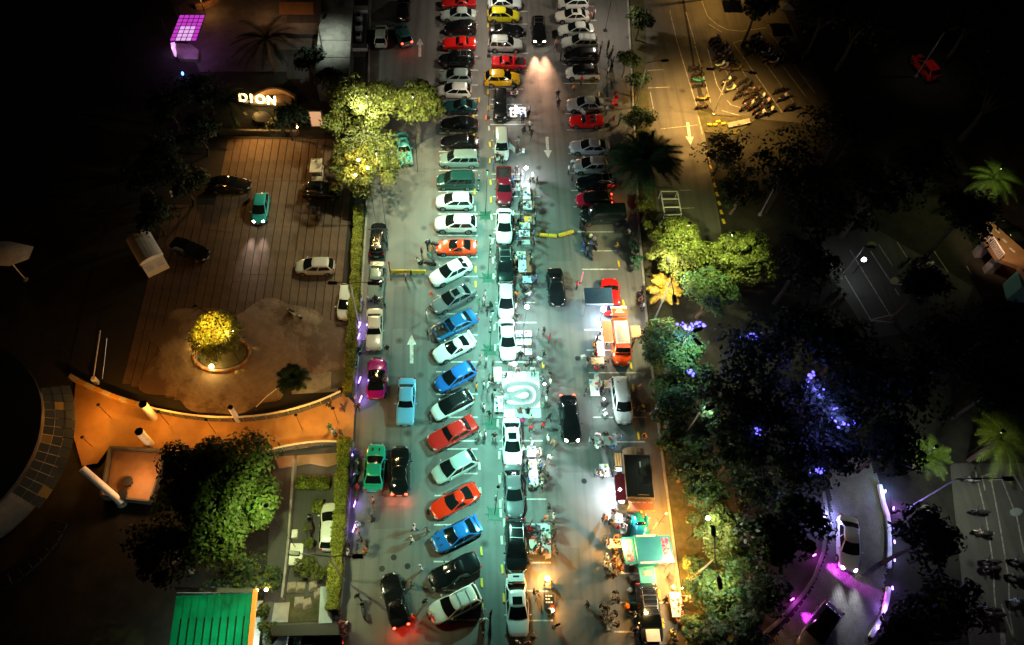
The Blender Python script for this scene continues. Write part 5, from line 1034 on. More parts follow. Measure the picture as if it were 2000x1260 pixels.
bikes([(1141,466,'k'),(1152,468,'w'),(1141,486,'b'),(1154,483,'b'),(1162,474,'g'),(1150,494,'b')], 'in the scooter cluster below the black van', 100, 30)
bikes([(845,476,'k'),(843,505,'g'),(832,513,'k')], 'beside the orange-red coupe', 150, 25)
bikes([(707,676,'w'),(699,690,'b'),(697,706,'w')], 'in purple light at the hedge above the magenta coupe', 80, 20)
bikes([(694,893,'b'),(696,912,'w'),(693,932,'b')], 'in purple light at the hedge beside the sea green sedan', 80, 20)
bikes([(697,960,'r')], 'with red light at the hedge', 85, 5); bikes([(709,1190,'k'),(942,1218,'w'),(606,1022,'k'),(604,1038,'k')], 'parked alone', 95, 12)
bikes([(1137,413,'k'),(1135,432,'k'),(1146,438,'r')], 'at the nose of the black van', 90, 20); bikes([(575,612,'w')], 'in the courtyard beside the screed', 330, 5); bikes([(670,1232,'w')], 'at the end of the lower hedge', 60, 5)
# ------------------------------------------------------------------ vegetation
def leaf_mesh(name, P, N, size, m, aspect=.55, jitter=.5, mats2=None):
    """one small folded leaf (two triangles each side of a rib) per point"""
    n = len(P); P = np.asarray(P); N = np.asarray(N)+RNG.normal(0, jitter, (n,3)); N /= np.linalg.norm(N, axis=1)[:,None]+1e-9
    T = RNG.normal(0, 1, (n,3)); T -= (T*N).sum(1)[:,None]*N; T /= np.linalg.norm(T, axis=1)[:,None]+1e-9; B = np.cross(N, T)
    s = size*RNG.uniform(.6,1.35,(n,1))
    V = np.stack([P-T*s, P+B*s*aspect+N*s*.14, P+T*s, P-B*s*aspect+N*s*.14], 1).reshape(-1,3)
    me = bpy.data.meshes.new(name); me.vertices.add(n*4); me.vertices.foreach_set('co', V.astype(np.float32).ravel())
    me.loops.add(n*4); me.loops.foreach_set('vertex_index', np.arange(n*4, dtype=np.int32)); me.polygons.add(n)
    me.polygons.foreach_set('loop_start', np.arange(0, n*4, 4, dtype=np.int32)); me.polygons.foreach_set('loop_total', np.full(n, 4, np.int32))
    ms = m if isinstance(m, (list, tuple)) else [m]
    for q in ms: me.materials.append(MATS[q])
    if len(ms) > 1: me.polygons.foreach_set('material_index', RNG.integers(0, len(ms), n).astype(np.int32))
    me.update(calc_edges=True); return me
def sph(n, up=.0):
    v = RNG.normal(0, 1, (n,3)); v /= np.linalg.norm(v, axis=1)[:,None]
    if up: v[:,2] = np.where(v[:,2] < -up, -v[:,2], v[:,2])
    return v
def tree(name, px, py, rx, h, lab, m='leaf', n=2600, clumps=26, cr=.42, leaf=.17, zsq=.62, bark='bark', ry=None, off=(0,0), cat='tree', limbs_=7, at_crown=True, top_only=.3, group='trees and shrubs around the lot', ragged=0):
    """crown centre at a photo point; rx in photo pixels at that row; h = height of the crown's centre in metres"""
    r = rx/scale_at(py); ryy = (ry/scale_at(py) if ry else r); p = G(px, py, h)
    root = thing(name, lab, cat, (p.x, p.y, 0), 0, group, (px, py)); rz_ = min(r*zsq, h*.92)
    C = sph(clumps, top_only)*RNG.uniform(.45,.95,(clumps,1)); C *= np.array([r*.8, ryy*.8, rz_*.85]); C[:,2] += h
    per = n//clumps; PP, NN = [], []
    C[:,:2] *= RNG.uniform(.8, 1.18, (clumps,1)); C[:,2] += RNG.normal(0, rz_*.06, clumps)
    for c in C:
        k = r*cr*RNG.uniform(.4,1.3); d = sph(per, .35); q = d*np.array([k,k,k*.72])*RNG.uniform(.62,1.06,(per,1)); PP.append(c+q); NN.append(d+np.array([0,0,.55]))
    PP = np.concatenate(PP); NN = np.concatenate(NN); PP[:,2] = np.maximum(PP[:,2], .15)
    new_obj('crown', leaf_mesh('crown', PP, NN, leaf, m), root)
    t = MB(); rt = max(.07, r*.055)
    fork = h-rz_*.75; fork = max(fork, h*.3)
    t.tube([(0,0,0),(.05*r,.03*r,fork*.5),(0,0,fork)], [rt*1.3,rt,rt*.85], bark, 8)
    t.build('trunk', root, smooth=60)
    for c in C[np.argsort(-C[:,2])][:limbs_*2:2]:
        a = Vector((0,0,fork*.92)); b = Vector(c); mdl = a.lerp(b,.5)+Vector((0,0,.12*r)); MB().tube([a, mdl, b], [rt*.6, rt*.4, rt*.15], bark, 5).build('limb', root, smooth=60)
    return root
def frond_palm(name, px, py, rpx, h, lab, m='leaf_teal', nf=26, droop=.55, leafl=.55, group='palms', lw=.055):
    r = rpx/scale_at(py); p = G(px, py, h); root = thing(name, lab, 'palm', (p.x, p.y, 0), random.uniform(0,6), group, (px,py))
    MB().tube([(0,0,0),(.06,0,h*.5),(0,0,h)], [.2,.17,.15], 'bark', 8).build('trunk', root)
    for i in range(nf):
        a = 2*PI*i/nf*1.0+random.uniform(-.1,.1); el = random.choice([.9,.55,.25,.1])+random.uniform(-.1,.1); ln = r*random.uniform(.85,1.08)
        d = Vector((math.cos(a), math.sin(a), 0)); n_ = Vector((-d.y, d.x, 0)); mb = MB(); pts = []
        for k in range(12):
            t = k/11; pts.append(Vector((0,0,h)) + d*ln*t*math.cos(el*(1-t*.3)) + Vector((0,0, ln*(math.sin(el)*t - droop*t*t*(.7+el*.3)))))
        mb.tube(pts[::2]+[pts[-1]], .02, m, 4)
        for k in range(1,12):
            for q in (0,.5):
                b = pts[k-1].lerp(pts[k], q+.25); t = (k-1+q)/11; w_ = leafl*math.sin(PI*min(1,.12+t*.86))*.95+.1; dr = (pts[k]-pts[k-1]).normalized()
                for s in (-1,1):
                    tip = b + n_*s*w_*.8 + dr*w_*.62 + Vector((0,0,-.06*w_+.1*w_)); wd = dr*lw
                    mb.add([b-wd, b+wd, tip], [(0,1,2)], m)
        mb.build('frond', root)
    return root
# the hedge: clipped box of small leaves along the lot
def hedge(pts, wd, h, lab, dens=1100):
    P = [G(x,y) for x,y in pts]; root = thing('clipped_hedge', lab, 'hedge', P[0]); PP, NN = [], []; core = MB()
    for a, b in zip(P, P[1:]):
        d = b-a; L_ = d.length; u = d/L_; s = Vector((-u.y,u.x,0)); n = int(L_*dens)
        t = RNG.uniform(0,1,n); w_ = RNG.uniform(-1,1,n); z = RNG.uniform(0,1,n); f = RNG.choice([0,1,2,3], n, p=[.5,.2,.2,.1])
        ww = np.where(f == 1, 1, np.where(f == 2, -1, w_)); zz = np.where((f == 0), 1, z); wob = .1*np.sin(t*L_*1.7)+.07*np.sin(t*L_*4.1)
        o = np.array(a-P[0])[None]+np.array(d)[None]*t[:,None]+np.array(s)[None]*((ww*(wd/2+wob*.6))+RNG.normal(0,.05,n))[:,None]; o[:,2] = zz*(h+wob)+RNG.normal(0,.05,n)
        PP.append(o); NN.append(np.stack([np.array(s)[0]*ww*(f != 0), np.array(s)[1]*ww*(f != 0), (f == 0)*1.0+.3], 1))
        c = (a+b)/2-P[0]; core.box((c.x,c.y,h*.46),(L_,wd*.8,h*.9),'leaf_dark', rz=math.atan2(d.y,d.x))
    new_obj('foliage', leaf_mesh('foliage', np.concatenate(PP), np.concatenate(NN), .1, ['hedge_leaf','hedge_leaf','hedge_leaf','leaf_bright'], .5), root); core.build('inner_twigs', root)
hedge([(703,418),(699,500),(694,600),(688,700),(683,778)], .78, 1.5, 'long clipped hedge beside the cars, from the lit tree to the walkway')
hedge([(676,866),(671,940),(666,1030),(660,1110),(652,1196)], .9, 1.5, 'long clipped hedge below the walkway, down to the lawn')
# named trees
tree('lit_tree', 702, 212, 90, 6.0, 'big yellow-green tree lit from inside beside the glowing sign', ['leaf_pale','leaf_pale','leaf'], 12000, 90, .19, .16, bark='pale_bark', limbs_=34, zsq=.5)
tree('lit_tree', 812, 208, 62, 5.6, 'lit yellow-green tree overhanging the left parking row', ['leaf_pale','leaf'], 7500, 64, .22, .16, bark='pale_bark', limbs_=20)
tree('lit_tree', 712, 325, 92, 5.2, 'olive green tree over the courtyard edge with warm lamps inside', ['leaf','leaf','leaf_pale'], 13000, 100, .19, .15, bark='pale_bark', limbs_=30, ry=80)
tree('island_tree', 424, 655, 60, 3.0, 'golden tree on the round courtyard island', ['leaf_yellow','leaf_yellow','leaf'], 9000, 60, .32, .13, bark='bark', limbs_=6)
tree('large_tree', 444, 975, 112, 5.6, 'huge dark tree with a lit green side beside the garden lane', ['leaf_bright','leaf_bright','leaf'], 22000, 80, .3, .19, ry=140, zsq=.55, ragged=1)
tree('dark_tree', 330, 1080, 80, 6.0, 'unlit tree left of the emerald roof', 'leaf_black', 3000)
tree('round_tree', 1320, 482, 76, 4.6, 'dome shaped olive tree under the right street lamp', ['leaf','leaf_pale'], 18000, 110, .2, .13)
tree('round_tree', 1440, 508, 74, 4.6, 'lumpy olive tree right of the dome shaped tree', ['leaf','leaf_pale'], 15000, 90, .2, .13)
tree('round_tree', 1385, 575, 66, 4.2, 'green tree below the dome shaped tree', ['leaf','leaf_teal'], 9000, 60, .26, .14)
tree('edge_tree', 1312, 690, 64, 4.6, 'blue-green tree overhanging the camper van', ['leaf_teal','leaf_bright'], 9000, 50, .32, .15, limbs_=8)
tree('edge_tree', 1318, 800, 52, 4.0, 'dark blue-green tree behind the silver minivan', ['leaf_teal','leaf_dark'], 2600, 30, .36, .15)
tree('edge_tree', 1350, 905, 60, 4.5, 'dark green tree behind the food trailer', ['leaf_dark','leaf'], 3000, 34, .34, .15)
tree('lamp_lit_tree', 1402, 1035, 58, 4.2, 'bright green tree under the street lamp, right of the turquoise stall', ['leaf_bright','leaf_pale'], 10000, 56, .28, .14)
tree('leafy_shrub', 1402, 1160, 66, 2.4, 'loose leafy shrub at bottom right of the lot', ['leaf_bright','leaf','leaf_teal'], 9000, 46, .32, .14)
tree('leafy_shrub', 1262, 412, 20, 1.5, 'pale yellow shrub beside the white handrail', ['leaf_pale','leaf_yellow'], 1500, 16, .4, .13, ry=44, cat='shrub')
tree('leafy_shrub', 1246, 236, 36, 1.9, 'flowering green shrub above the large palm', ['leaf_teal','leaf_bright','leaf_pale'], 1900, 22, .38, .14, cat='shrub')
tree('leafy_shrub', 1240, 500, 16, 1.4, 'dark shrub between kerb and dome shaped tree', 'leaf_teal', 900, 12, .45, .13, ry=40, cat='shrub')
for x, y, r, h, l in [(1290,655,44,3.4,'leafy green tree just right of the camper van'),(1300,760,40,3.2,'leafy green tree right of the silver minivan'),(1345,745,50,4.0,'second green tree behind the silver minivan'),(1322,860,42,3.4,'leafy green tree right of the trailer arch'),(1385,850,56,4.2,'dim green tree behind the trailer'),(1372,960,50,3.6,'green tree above the bright green lamp-lit tree'),(1352,1105,22,1.3,'low green shrub at the kerb right of the turquoise counter'),(1356,1230,30,1.6,'low green shrub at the bottom kerb corner'),(1440,1090,44,2.8,'green tree right of the loose leafy shrub')]:
    tree('edge_tree', x, y, r, h, l, ['leaf_teal','leaf_bright','leaf'], 4200, 40, .28, .14)
for x, y, r in [(1475,960,50),(1490,1150,54),(1460,1230,50),(1395,1250,40)]:
    tree('dark_tree', x, y, r, 3.4, 'unlit dark tree between lot edge and paved drive', ['leaf_black','leaf_dark'], 1500, 20, .42, .18, bark='unlit_bark')
tree('dark_tree', 365, 925, 62, 5.5, 'unlit dark tree hiding part of the peach lit room', ['leaf_black','leaf_dark'], 2600, 30, .4, .2, bark='unlit_bark')
frond_palm('broad_palm', 1262, 312, 76, 3.0, 'large dark green palm overhanging the right row', 'leaf_teal', 64, .5, .85, lw=.1)
frond_palm('small_palm', 1298, 565, 38, 3.2, 'golden lit palm in front of the dome shaped tree', 'leaf_gold', 14, .5, .5)
frond_palm('broad_palm', 1958, 858, 75, 5.0, 'yellow-green palm at the right edge', 'leaf', 24, .6, .7)
frond_palm('small_palm', 1812, 890, 48, 3.2, 'spiky lit palm beside the leaning pole', 'leaf_bright', 20, .5, .5)
frond_palm('broad_palm', 1945, 350, 55, 5.0, 'lit palm beside the overpass', 'leaf_bright', 22, .6, .6)
frond_palm('small_palm', 572, 738, 34, 2.4, 'dark palm beside the walkway railing', 'leaf_dark', 22, .5, .5)
frond_palm('broad_palm', 520, 75, 70, 5.0, 'dark palm in front of the peach lit yard', 'leaf_black', 24, .6, .6)
frond_palm('small_palm', 445, 195, 55, 3.6, 'dark drooping palm left of the glowing sign', 'leaf_dark', 22, .8, .6)
for x, y, r, h, l in [(1250,40,32,3,'feathery dark tree at the top of the planted strip'),(1222,120,26,2.4,'dim yellowish shrub behind the upper right row'),(1246,160,24,2.4,'dim shrub beside the thin lamp pole'),(1410,300,56,3.6,'dim olive tree below the motorcycle lot'),(1450,370,60,4,'dim olive tree above the lumpy olive tree')]:
    tree('dim_tree', x, y, r, h, l, ['leaf','leaf_dark'], 1800, 24, .36, .16)
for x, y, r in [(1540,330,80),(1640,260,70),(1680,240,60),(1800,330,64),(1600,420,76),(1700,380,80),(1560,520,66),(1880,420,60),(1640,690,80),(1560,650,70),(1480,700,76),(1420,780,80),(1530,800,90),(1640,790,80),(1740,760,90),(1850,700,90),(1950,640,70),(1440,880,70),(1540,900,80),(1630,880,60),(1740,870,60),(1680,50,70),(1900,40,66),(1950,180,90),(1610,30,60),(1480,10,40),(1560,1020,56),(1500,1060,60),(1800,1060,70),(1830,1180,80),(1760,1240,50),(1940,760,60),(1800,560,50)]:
    tree('dark_tree', x, y, r, 4.5+r*.03, 'unlit dark tree in the park on the right', ['leaf_black','leaf_dark'], 1700, 22, .42, .22, bark='unlit_bark')
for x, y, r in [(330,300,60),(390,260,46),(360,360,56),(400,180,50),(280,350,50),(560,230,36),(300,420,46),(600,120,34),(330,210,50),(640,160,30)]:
    tree('dark_tree', x, y, r, 3.5, 'unlit dark tree left of the lit courtyard', ['leaf_black','leaf_dark'], 1400, 20, .42, .2, bark='unlit_bark')
for x, y, r, h in [(480,1118,46,2.2),(440,1150,50,2.2),(530,1130,24,1.4),(528,1230,24,1.2),(515,1195,16,1)]:
    tree('garden_shrub', x, y, r, h, 'green shrub around the emerald roof', ['leaf','leaf_dark'], 900, 14, .45, .14, cat='shrub')
for x, y, r, h in [(604,1062,12,1.0),(606,1095,16,.9),(590,1110,22,.9),(620,1115,22,.9),(600,1030,9,.9)]:
    tree('garden_shrub', x, y, r, h, 'brownish small plant in the garden lane bed', ['leaf','leaf_pale'], 420, 10, .45, .1, cat='shrub', limbs_=2)
def box_bush(x, y, w_, d_, h_, lab):
    p = G(x,y,h_/2); t = thing('box_bush', lab, 'bush', (p.x,p.y,0)); n = 1400; f = RNG.integers(0,3,n); u = RNG.uniform(-1,1,(n,3)); sg = RNG.choice([-1,1],n)
    u[f == 0,0] = sg[f == 0]; u[f == 1,1] = sg[f == 1]; u[f == 2,2] = 1; q = u*np.array([w_/2,d_/2,h_/2])+RNG.normal(0,.03,(n,3)); q[:,2] += h_/2
    new_obj('foliage', leaf_mesh('foliage', q, u, .08, ['hedge_leaf','leaf_bright']), t); MB().box((0,0,h_*.45),(w_*.9,d_*.9,h_*.85),'leaf_dark').build('inner_twigs', t)
box_bush(594,944,1.3,1.0,.9,'clipped square bush, left of the pair in the garden lane'); box_bush(627,944,1.4,1.0,.9,'clipped square bush, right of the pair in the garden lane'); box_bush(621,990,.8,.9,.7,'small clipped bush below the square pair')
# ------------------------------------------------------------------ buildings and walls on the left
def slab_thing(o, lab, cat): return tag(o, lab, cat)
# purple lit canopy, pane by pane
pv = thing('glass_canopy', 'glowing purple gridded glass canopy at upper left', 'canopy', (0,0,0)); A, B, C, D = (351,29),(401,29),(383,80),(331,80)
def bil(u, v, z): 
    x = (A[0]*(1-u)+B[0]*u)*(1-v)+(D[0]*(1-u)+C[0]*u)*v; y = (A[1]*(1-u)+B[1]*u)*(1-v)+(D[1]*(1-u)+C[1]*u)*v; return G(x, y, z)
for i in range(5):
    for j in range(7):
        e = .05; q = [bil((i+a)/5, (j+b)/7, 3.2) for a, b in ((e,e),(1-e,e),(1-e,1-e),(e,1-e))]
        MB().slab(q, .03, 'pane_pale' if (1 <= i <= 3 and j > 2) else 'pane_purple').build('pane', pv)
for i in range(6): MB().tube([bil(i/5,0,3.2), bil(i/5,1,3.2)], .05, 'dark_metal', 4).build('rafter', pv)
for j in range(8): MB().tube([bil(0,j/7,3.2), bil(1,j/7,3.2)], .05, 'dark_metal', 4).build('purlin', pv)
for u, v in ((0,0),(1,0),(1,1),(0,1)): q = bil(u,v,0); MB().tube([(q.x,q.y,0),(q.x,q.y,3.2)], .08, 'dark_metal', 6).build('post', pv)
MB().slab(px_poly([(340,84),(372,86),(388,98),(386,116),(348,114)], .5), .5, 'concrete').build('lit_step', pv); a = G(366,98,2); light('POINT', a, 60, (.7,.25,1), .3); a = G(334,92,1); light('POINT', a, 25, (.6,.3,1), .2)
MB().slab(px_poly([(333,84),(341,82),(340,100),(336,98)], .9), .9, 'pane_pale').build('lit_column', pv)
o = thing('blue_lamp', 'small blue lamp in the dark below the purple canopy', 'lamp', G(359,150)); MB().ell((0,0,.5),(.3,.4,.5),'blue_glow').build('globe', o); MB().lathe((0,0,0),[(.1,0),(.06,.3)],'dark_metal',8).build('stem', o)
# glowing letters and the terrace behind them
sg = thing('letter_sign', 'glowing white letters reading DION on a garden terrace', 'sign', G(502,207), 0)
b0, b1 = G(468,196,.3)-sg.location, G(536,203,.3)-sg.location
for i, ch in enumerate('DION'):
    cu = bpy.data.curves.new('letter', 'FONT'); cu.body = ch; cu.size = 1.5; cu.extrude = .09; cu.bevel_depth = .03; cu.align_x = 'CENTER'
    to = bpy.data.objects.new('tmp', cu); COL.objects.link(to); bpy.context.view_layer.update()
    me = bpy.data.meshes.new_from_object(to.evaluated_get(bpy.context.evaluated_depsgraph_get())); bpy.data.objects.remove(to); me.materials.clear(); me.materials.append(MATS['sign_glow'])
    k = (.1, .34, .6, .92)[i]; lo = new_obj('letter', me, sg, b0.lerp(b1, k)+Vector((0,0,-.1))); lo.rotation_euler = (R(62),0,-.08); lo.scale = (1.0,.9,1)
MB().rbox((0,.35,.12),(4.4,.5,.24),'concrete').build('plinth', sg, rz=-.08)
a = G(500,214,.9); light('POINT', a, 110, (1,.55,.15), .5); light('POINT', G(520,182,1.6), 60, (1,.6,.3), .4)
tr_ = thing('terrace', 'arched peach lit terrace wall behind the glowing letters', 'terrace', (0,0,0))
arc = [G(494+82*i/14, 187-15*math.sin(PI*i/14), .9) for i in range(15)]
for a, b in zip(arc, arc[1:]): d = b-a; MB().box((a+b)/2-Vector((0,0,.45)), (d.length+.02,.3,.9), 'tan_floor', rz=math.atan2(d.y,d.x)).build('wall_block', tr_)
MB().slab(px_poly([(536,186),(568,184),(570,200),(538,202)], .5), .5, 'tan_floor').build('bench', tr_); MB().slab(px_poly([(494,187),(528,187),(528,196),(494,194)], .25), .2, 'concrete').build('floor', tr_)
for x, y in ((511,228),(561,228)):
    o = MB().slab(px_poly(blob(x, y, 18, 11, 20, .06, x), .35), .35, 'dark_concrete').build('garden_pad'); tag(o, f"rounded grey pad below the sign, {'left' if x < 540 else 'right'} one", 'pad')
for x0, y0, x1, y1 in [(428,262,582,265)]:
    o = thing('low_wall', 'low dark wall between sign garden and courtyard', 'wall', (0,0,0)); a, b = G(x0,y0), G(x1,y1); d = b-a; n = 14
    for i in range(n): MB().rbox(a+d*((i+.5)/n)+Vector((0,0,.4)), (d.length/n-.03,.3,.8), 'dark_concrete', rz=math.atan2(d.y,d.x)).build('wall_block', o)
o = thing('lit_post', 'thin warm lit post at the courtyard corner', 'post', G(584,262)); MB().box((0,0,1.4),(.14,.14,2.8),'tan_floor').build('shaft', o); MB().ell((0,-.1,1.2),(.2,.2,.25),'warm_glow').build('lamp', o); light('POINT', G(582,262,1.3)+Vector((0,-.4,0)), 25, (1,.6,.25), .1)
o = thing('lit_window', 'peach glowing doorway beside the lit tree', 'window', G(621,246)); MB().rbox((0,0,1.2),(1.6,.3,2.6),'concrete').build('frame', o); MB().box((0,-.16,1.25),(1.3,.04,2.2),'interior_glow').build('pane', o)
# grey flat-roofed building at the top with machines beside it
fb = thing('flat_roof_building', 'grey flat roofed building at the top left of the lot', 'building', (0,0,0)); z = 4.0
for y0, y1 in ((-40,30),(31,78),(79,112),(113,150)): MB().slab(px_poly([(629-.11*y0,y0),(690-.06*y0,y0),(690-.06*y1,y1),(629-.11*y1,y1)], z), .1, 'concrete').build('roof_panel', fb)
MB().slab([q*1 for q in px_poly([(632,-38),(688,-38),(680,148),(615,148)], z-.11)], z-.12, 'dark_concrete').build('wall', fb)
MB().slab(px_poly([(690,-40),(722,-40),(712,96),(684,96)], 1.2), 1.2, 'dark_concrete').build('side_block', fb)
for y in (16, 90): MB().slab(px_poly([(686,y-5),(718,y-5),(717,y+4),(685,y+4)], 1.7), .5, 'white_paint').build('cross_beam', fb)
for y, w_ in ((40,.9),(57,.9),(78,.6)): q = G(701,y,1.2); t = MB().rbox((0,0,.4),(w_,.8,.8),'white_paint').build('air_unit', fb, loc=q); MB().lathe((0,0,.81),[(.3,0),(.3,.03)],'black_plastic',12).build('fan', t)
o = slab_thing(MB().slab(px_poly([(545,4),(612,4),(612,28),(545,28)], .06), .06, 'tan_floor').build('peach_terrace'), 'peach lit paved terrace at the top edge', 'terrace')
light('POINT', G(575,12,3), 130, (1,.5,.25), .4); light('POINT', G(512,10,2), 80, (1,.45,.15), .4)
o = thing('planter_wall', 'orange lit curved planter wall at the top edge', 'wall', (0,0,0)); pts = [(384,18),(400,17),(414,11),(426,3),(434,-6)]
for a, b in zip(pts, pts[1:]): a, b = G(*a), G(*b); d = b-a; MB().rbox((a+b)/2+Vector((0,0,.4)),(d.length+.03,.3,.8),'tan_floor',rz=math.atan2(d.y,d.x)).build('wall_block', o)
light('POINT', G(400,4,2), 140, (1,.4,.1), .3)
for x0, y0, x1, y1 in [(560,45,622,45),(540,75,610,78)]:
    o = MB().slab(px_poly([(x0,y0),(x1,y0),(x1-2,y0+22),(x0,y0+22)], .4), .4, 'dark_concrete').build('low_platform'); tag(o, 'low grey platform below the peach terrace, ' + ('upper' if y0 < 60 else 'lower'), 'platform')
# guard booth with barrel roof
p = G(292,500,1.5); gb = thing('guard_booth', 'white guard booth with curved roof in the dark courtyard', 'booth', (p.x,p.y,0), R(-56))
rg = []
for k in range(11): a = PI*k/10; rg.append([Vector((xx, 1.25*math.cos(a), 2.3+.55*math.sin(a))) for xx in (-2.4, 1.35)])
rf = MB()
for a, b in zip(rg, rg[1:]): rf.add([a[0],a[1],b[1],b[0]], [(3,2,1,0)], 'white_paint')
rf.sheet([q[1] for q in rg], 'white_paint'); rf.sheet([q[0] for q in rg][::-1], 'white_paint'); rf.build('roof', gb, smooth=50); MB().rbox((-.5,0,1.15),(3.6,2.3,2.3),'white_paint').build('wall', gb)
aw = [MB().box((1.75,-1.05+.15*i,2.05),(.85,.13,.03),'white_paint', ry=.5).build('awning_slat', gb) for i in range(15)]
for s in (-.5,.5): MB().box((1.32,s,1.35),(.04,.8,.8),'car_glass').build('window', gb)
p = G(20,520,2); sc_ = thing('shade_sail', 'white tensile shade sail on a slanted mast at the left edge', 'shade sail', (p.x,p.y,0))
S = [G(-60,470,3.4),G(22,472,3.6),G(66,482,3.2),G(56,506,2.8),G(18,520,2.6),G(-60,515,3.0),G(10,492,3.9)]; S = [q-sc_.location for q in S]
MB().add(S, [(0,1,6),(1,2,6),(2,3,6),(3,4,6),(4,5,6),(5,0,6)], 'cloth').build('sail', sc_, smooth=80, col=(.55,.52,.46)); q = G(50,546)-sc_.location; MB().tube([q, S[4]+Vector((.3,.2,0))], .06, 'white_paint', 6).build('mast', sc_); MB().lathe(q,[(.3,0),(.2,.2)],'concrete',8).build('footing', sc_)
# tree island with striped kerb
isl = thing('island_kerb', 'round island with orange and white striped kerb', 'planter', G(432,690)); c = G(434,692); rad = 55/scale_at(692)
for i in range(28):
    a = 2*PI*i/28; q = Vector((rad*math.cos(a), rad*.62*math.sin(a)*1.15, .12))+c-isl.location; MB().rbox((q.x,q.y,.14),(2*PI*rad*.9/28,.2,.28),'tint',rz=a+PI/2).build('kerb_block', isl, col=(.3,.1,.015) if i % 2 else (.26,.22,.17))
MB().lathe(c-isl.location+Vector((0,0,0)),[(rad*.9,.05),(rad*.88,.12),(rad*.1,.2)],'grass',28).build('mound', isl).scale = (1,.68,1)
def bulb(px, py, h, lab, m='warm_glow', e=200, col=(1,.62,.15), r=.14, cat='lamp', off=(0,0,0), rad=.1):
    p = G(px, py, h); o = thing('garden_lamp', lab, cat, (p.x,p.y,0)); MB().tube([(0,0,0),(0,0,h-r)], .03, 'dark_metal', 5).build('stem', o); MB().ell((0,0,h),(2*r,2*r,2*r),m,10,6).build('globe', o)
    light('POINT', Vector((p.x,p.y,h+r+.12))+Vector(off), e, col, rad); return o
bulb(413,716,.5,'bright warm lamp at the lower edge of the courtyard island', e=190, r=.22); bulb(453,648,3.6,'warm lamp inside the golden island tree', e=330, r=.14, off=(-.3,-.6,.6)); bulb(388,676,1.0,'small warm lamp left of the golden tree', e=120, r=.1)
tm = thing('added_lamp_mast', 'added hooded lamp mast beside the golden island tree', 'lamp', G(470,712)); MB().tube([(0,0,0),(0,0,8.6),(-1.8,.9,9.2)],.04,'dark_metal',6).build('mast', tm); MB().lathe((-1.8,.9,9.1),[(.15,0),(.17,.06),(.05,.12)],'dark_metal',10).build('hood', tm); light('SPOT', G(470,712,0)+Vector((-1.8,.9,9.0)), 15000, (1,.58,.07), .15, G(420,655,3), 46, .5)  # mast added to light the top of the golden crown
# orange walkway with glass railing, columns and the round dark building
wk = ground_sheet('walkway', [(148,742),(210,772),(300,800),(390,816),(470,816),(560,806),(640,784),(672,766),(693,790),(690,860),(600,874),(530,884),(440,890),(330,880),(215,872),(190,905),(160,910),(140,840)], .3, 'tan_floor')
def railing(pts, lab, h=1.1, seg=None):
    t = thing('glass_railing', lab, 'railing', (0,0,0)); P = [G(x,y,.3) for x,y in pts]
    mat('rail_glass', (.12,.15,.14), .15, alpha=.45) if 'rail_glass' not in MATS else None
    for a, b in zip(P, P[1:]):
        d = b-a; rz = math.atan2(d.y,d.x); c = (a+b)/2
        MB().box(c+Vector((0,0,h*.5)),(d.length-.06,.02,h*.9),'rail_glass',rz=rz).build('pane', t); MB().box(c+Vector((0,0,h)),(d.length,.16,.08),'white_paint',rz=rz).build('top_rail', t)
        MB().box(a+Vector((0,0,h*.5)),(.06,.06,h),'steel',rz=rz).build('post', t)
def curve_px(a, b, c, n): return [((1-t)**2*a[0]+2*t*(1-t)*b[0]+t*t*c[0], (1-t)**2*a[1]+2*t*(1-t)*b[1]+t*t*c[1]) for t in [i/n for i in range(n+1)]]
railing(curve_px((288,802),(500,858),(668,774),17), 'curved glass railing with white top along the orange walkway'); railing(curve_px((528,888),(610,866),(672,872),6), 'short glass railing below the orange walkway')
def stripe_wall(pts, lab):
    t = thing('striped_wall', lab, 'wall', (0,0,0)); P = [G(x,y) for x,y in pts]
    for i, (a, b) in enumerate(zip(P, P[1:])): d = b-a; MB().rbox((a+b)/2+Vector((0,0,.5)),(d.length,.4,1.0),'tint',rz=math.atan2(d.y,d.x)).build('wall_block', t, col=(.5,.27,.06) if i % 2 else (.5,.42,.28))
stripe_wall(curve_px((144,742),(215,782),(288,800),9), 'orange and pale banded wall at the start of the walkway')
for x, y, l in [(303,818,'upper pale column on the orange walkway'),(296,870,'lower pale column on the orange walkway'),(467,824,'slim pale column beside the railing')]:
    r = .36 if x < 400 else .24; o = thing('column', l, 'column', G(x,y)); MB().lathe((0,0,0),[(r,0),(r,3.2)],'white_paint',20).build('shaft', o, smooth=60); MB().lathe((0,0,3.2),[(r*1.02,0),(r*1.02,.04)],'black_plastic',20).build('cap', o)
for x, y, h, e, cl in [(215,815,3.0,560,(1,.36,.035)),(330,830,3.2,560,(1,.36,.035)),(420,845,3.2,420,(1,.38,.04)),(590,838,3.4,560,(1,.4,.05)),(660,825,3.4,560,(1,.42,.06)),(180,872,2.4,130,(1,.36,.04))]:
    o = thing('ceiling_lamp', 'warm lamp on a thin post above the orange walkway', 'lamp', G(x,y,.3), 0, 'walkway lamps', (x,y)); MB().tube([(0,0,0),(0,0,h-.3)], .03, 'dark_metal', 5).build('post', o); MB().lathe((0,0,h-.3),[(.12,0),(.16,.05),(.05,.1)],'dark_metal',10).build('hood', o)
    light('POINT', G(x,y,0)+Vector((0,0,h-.12)), e, cl, .12)
rb_ = thing('round_building', 'huge dark round roofed building at the left edge', 'building', G(-60,900)); cen = G(-75,905); rr = 205/scale_at(905)
def ring3(r_, z): return [Vector((r_*math.cos(2*PI*i/48), r_*math.sin(2*PI*i/48), z))+cen-rb_.location for i in range(48)]
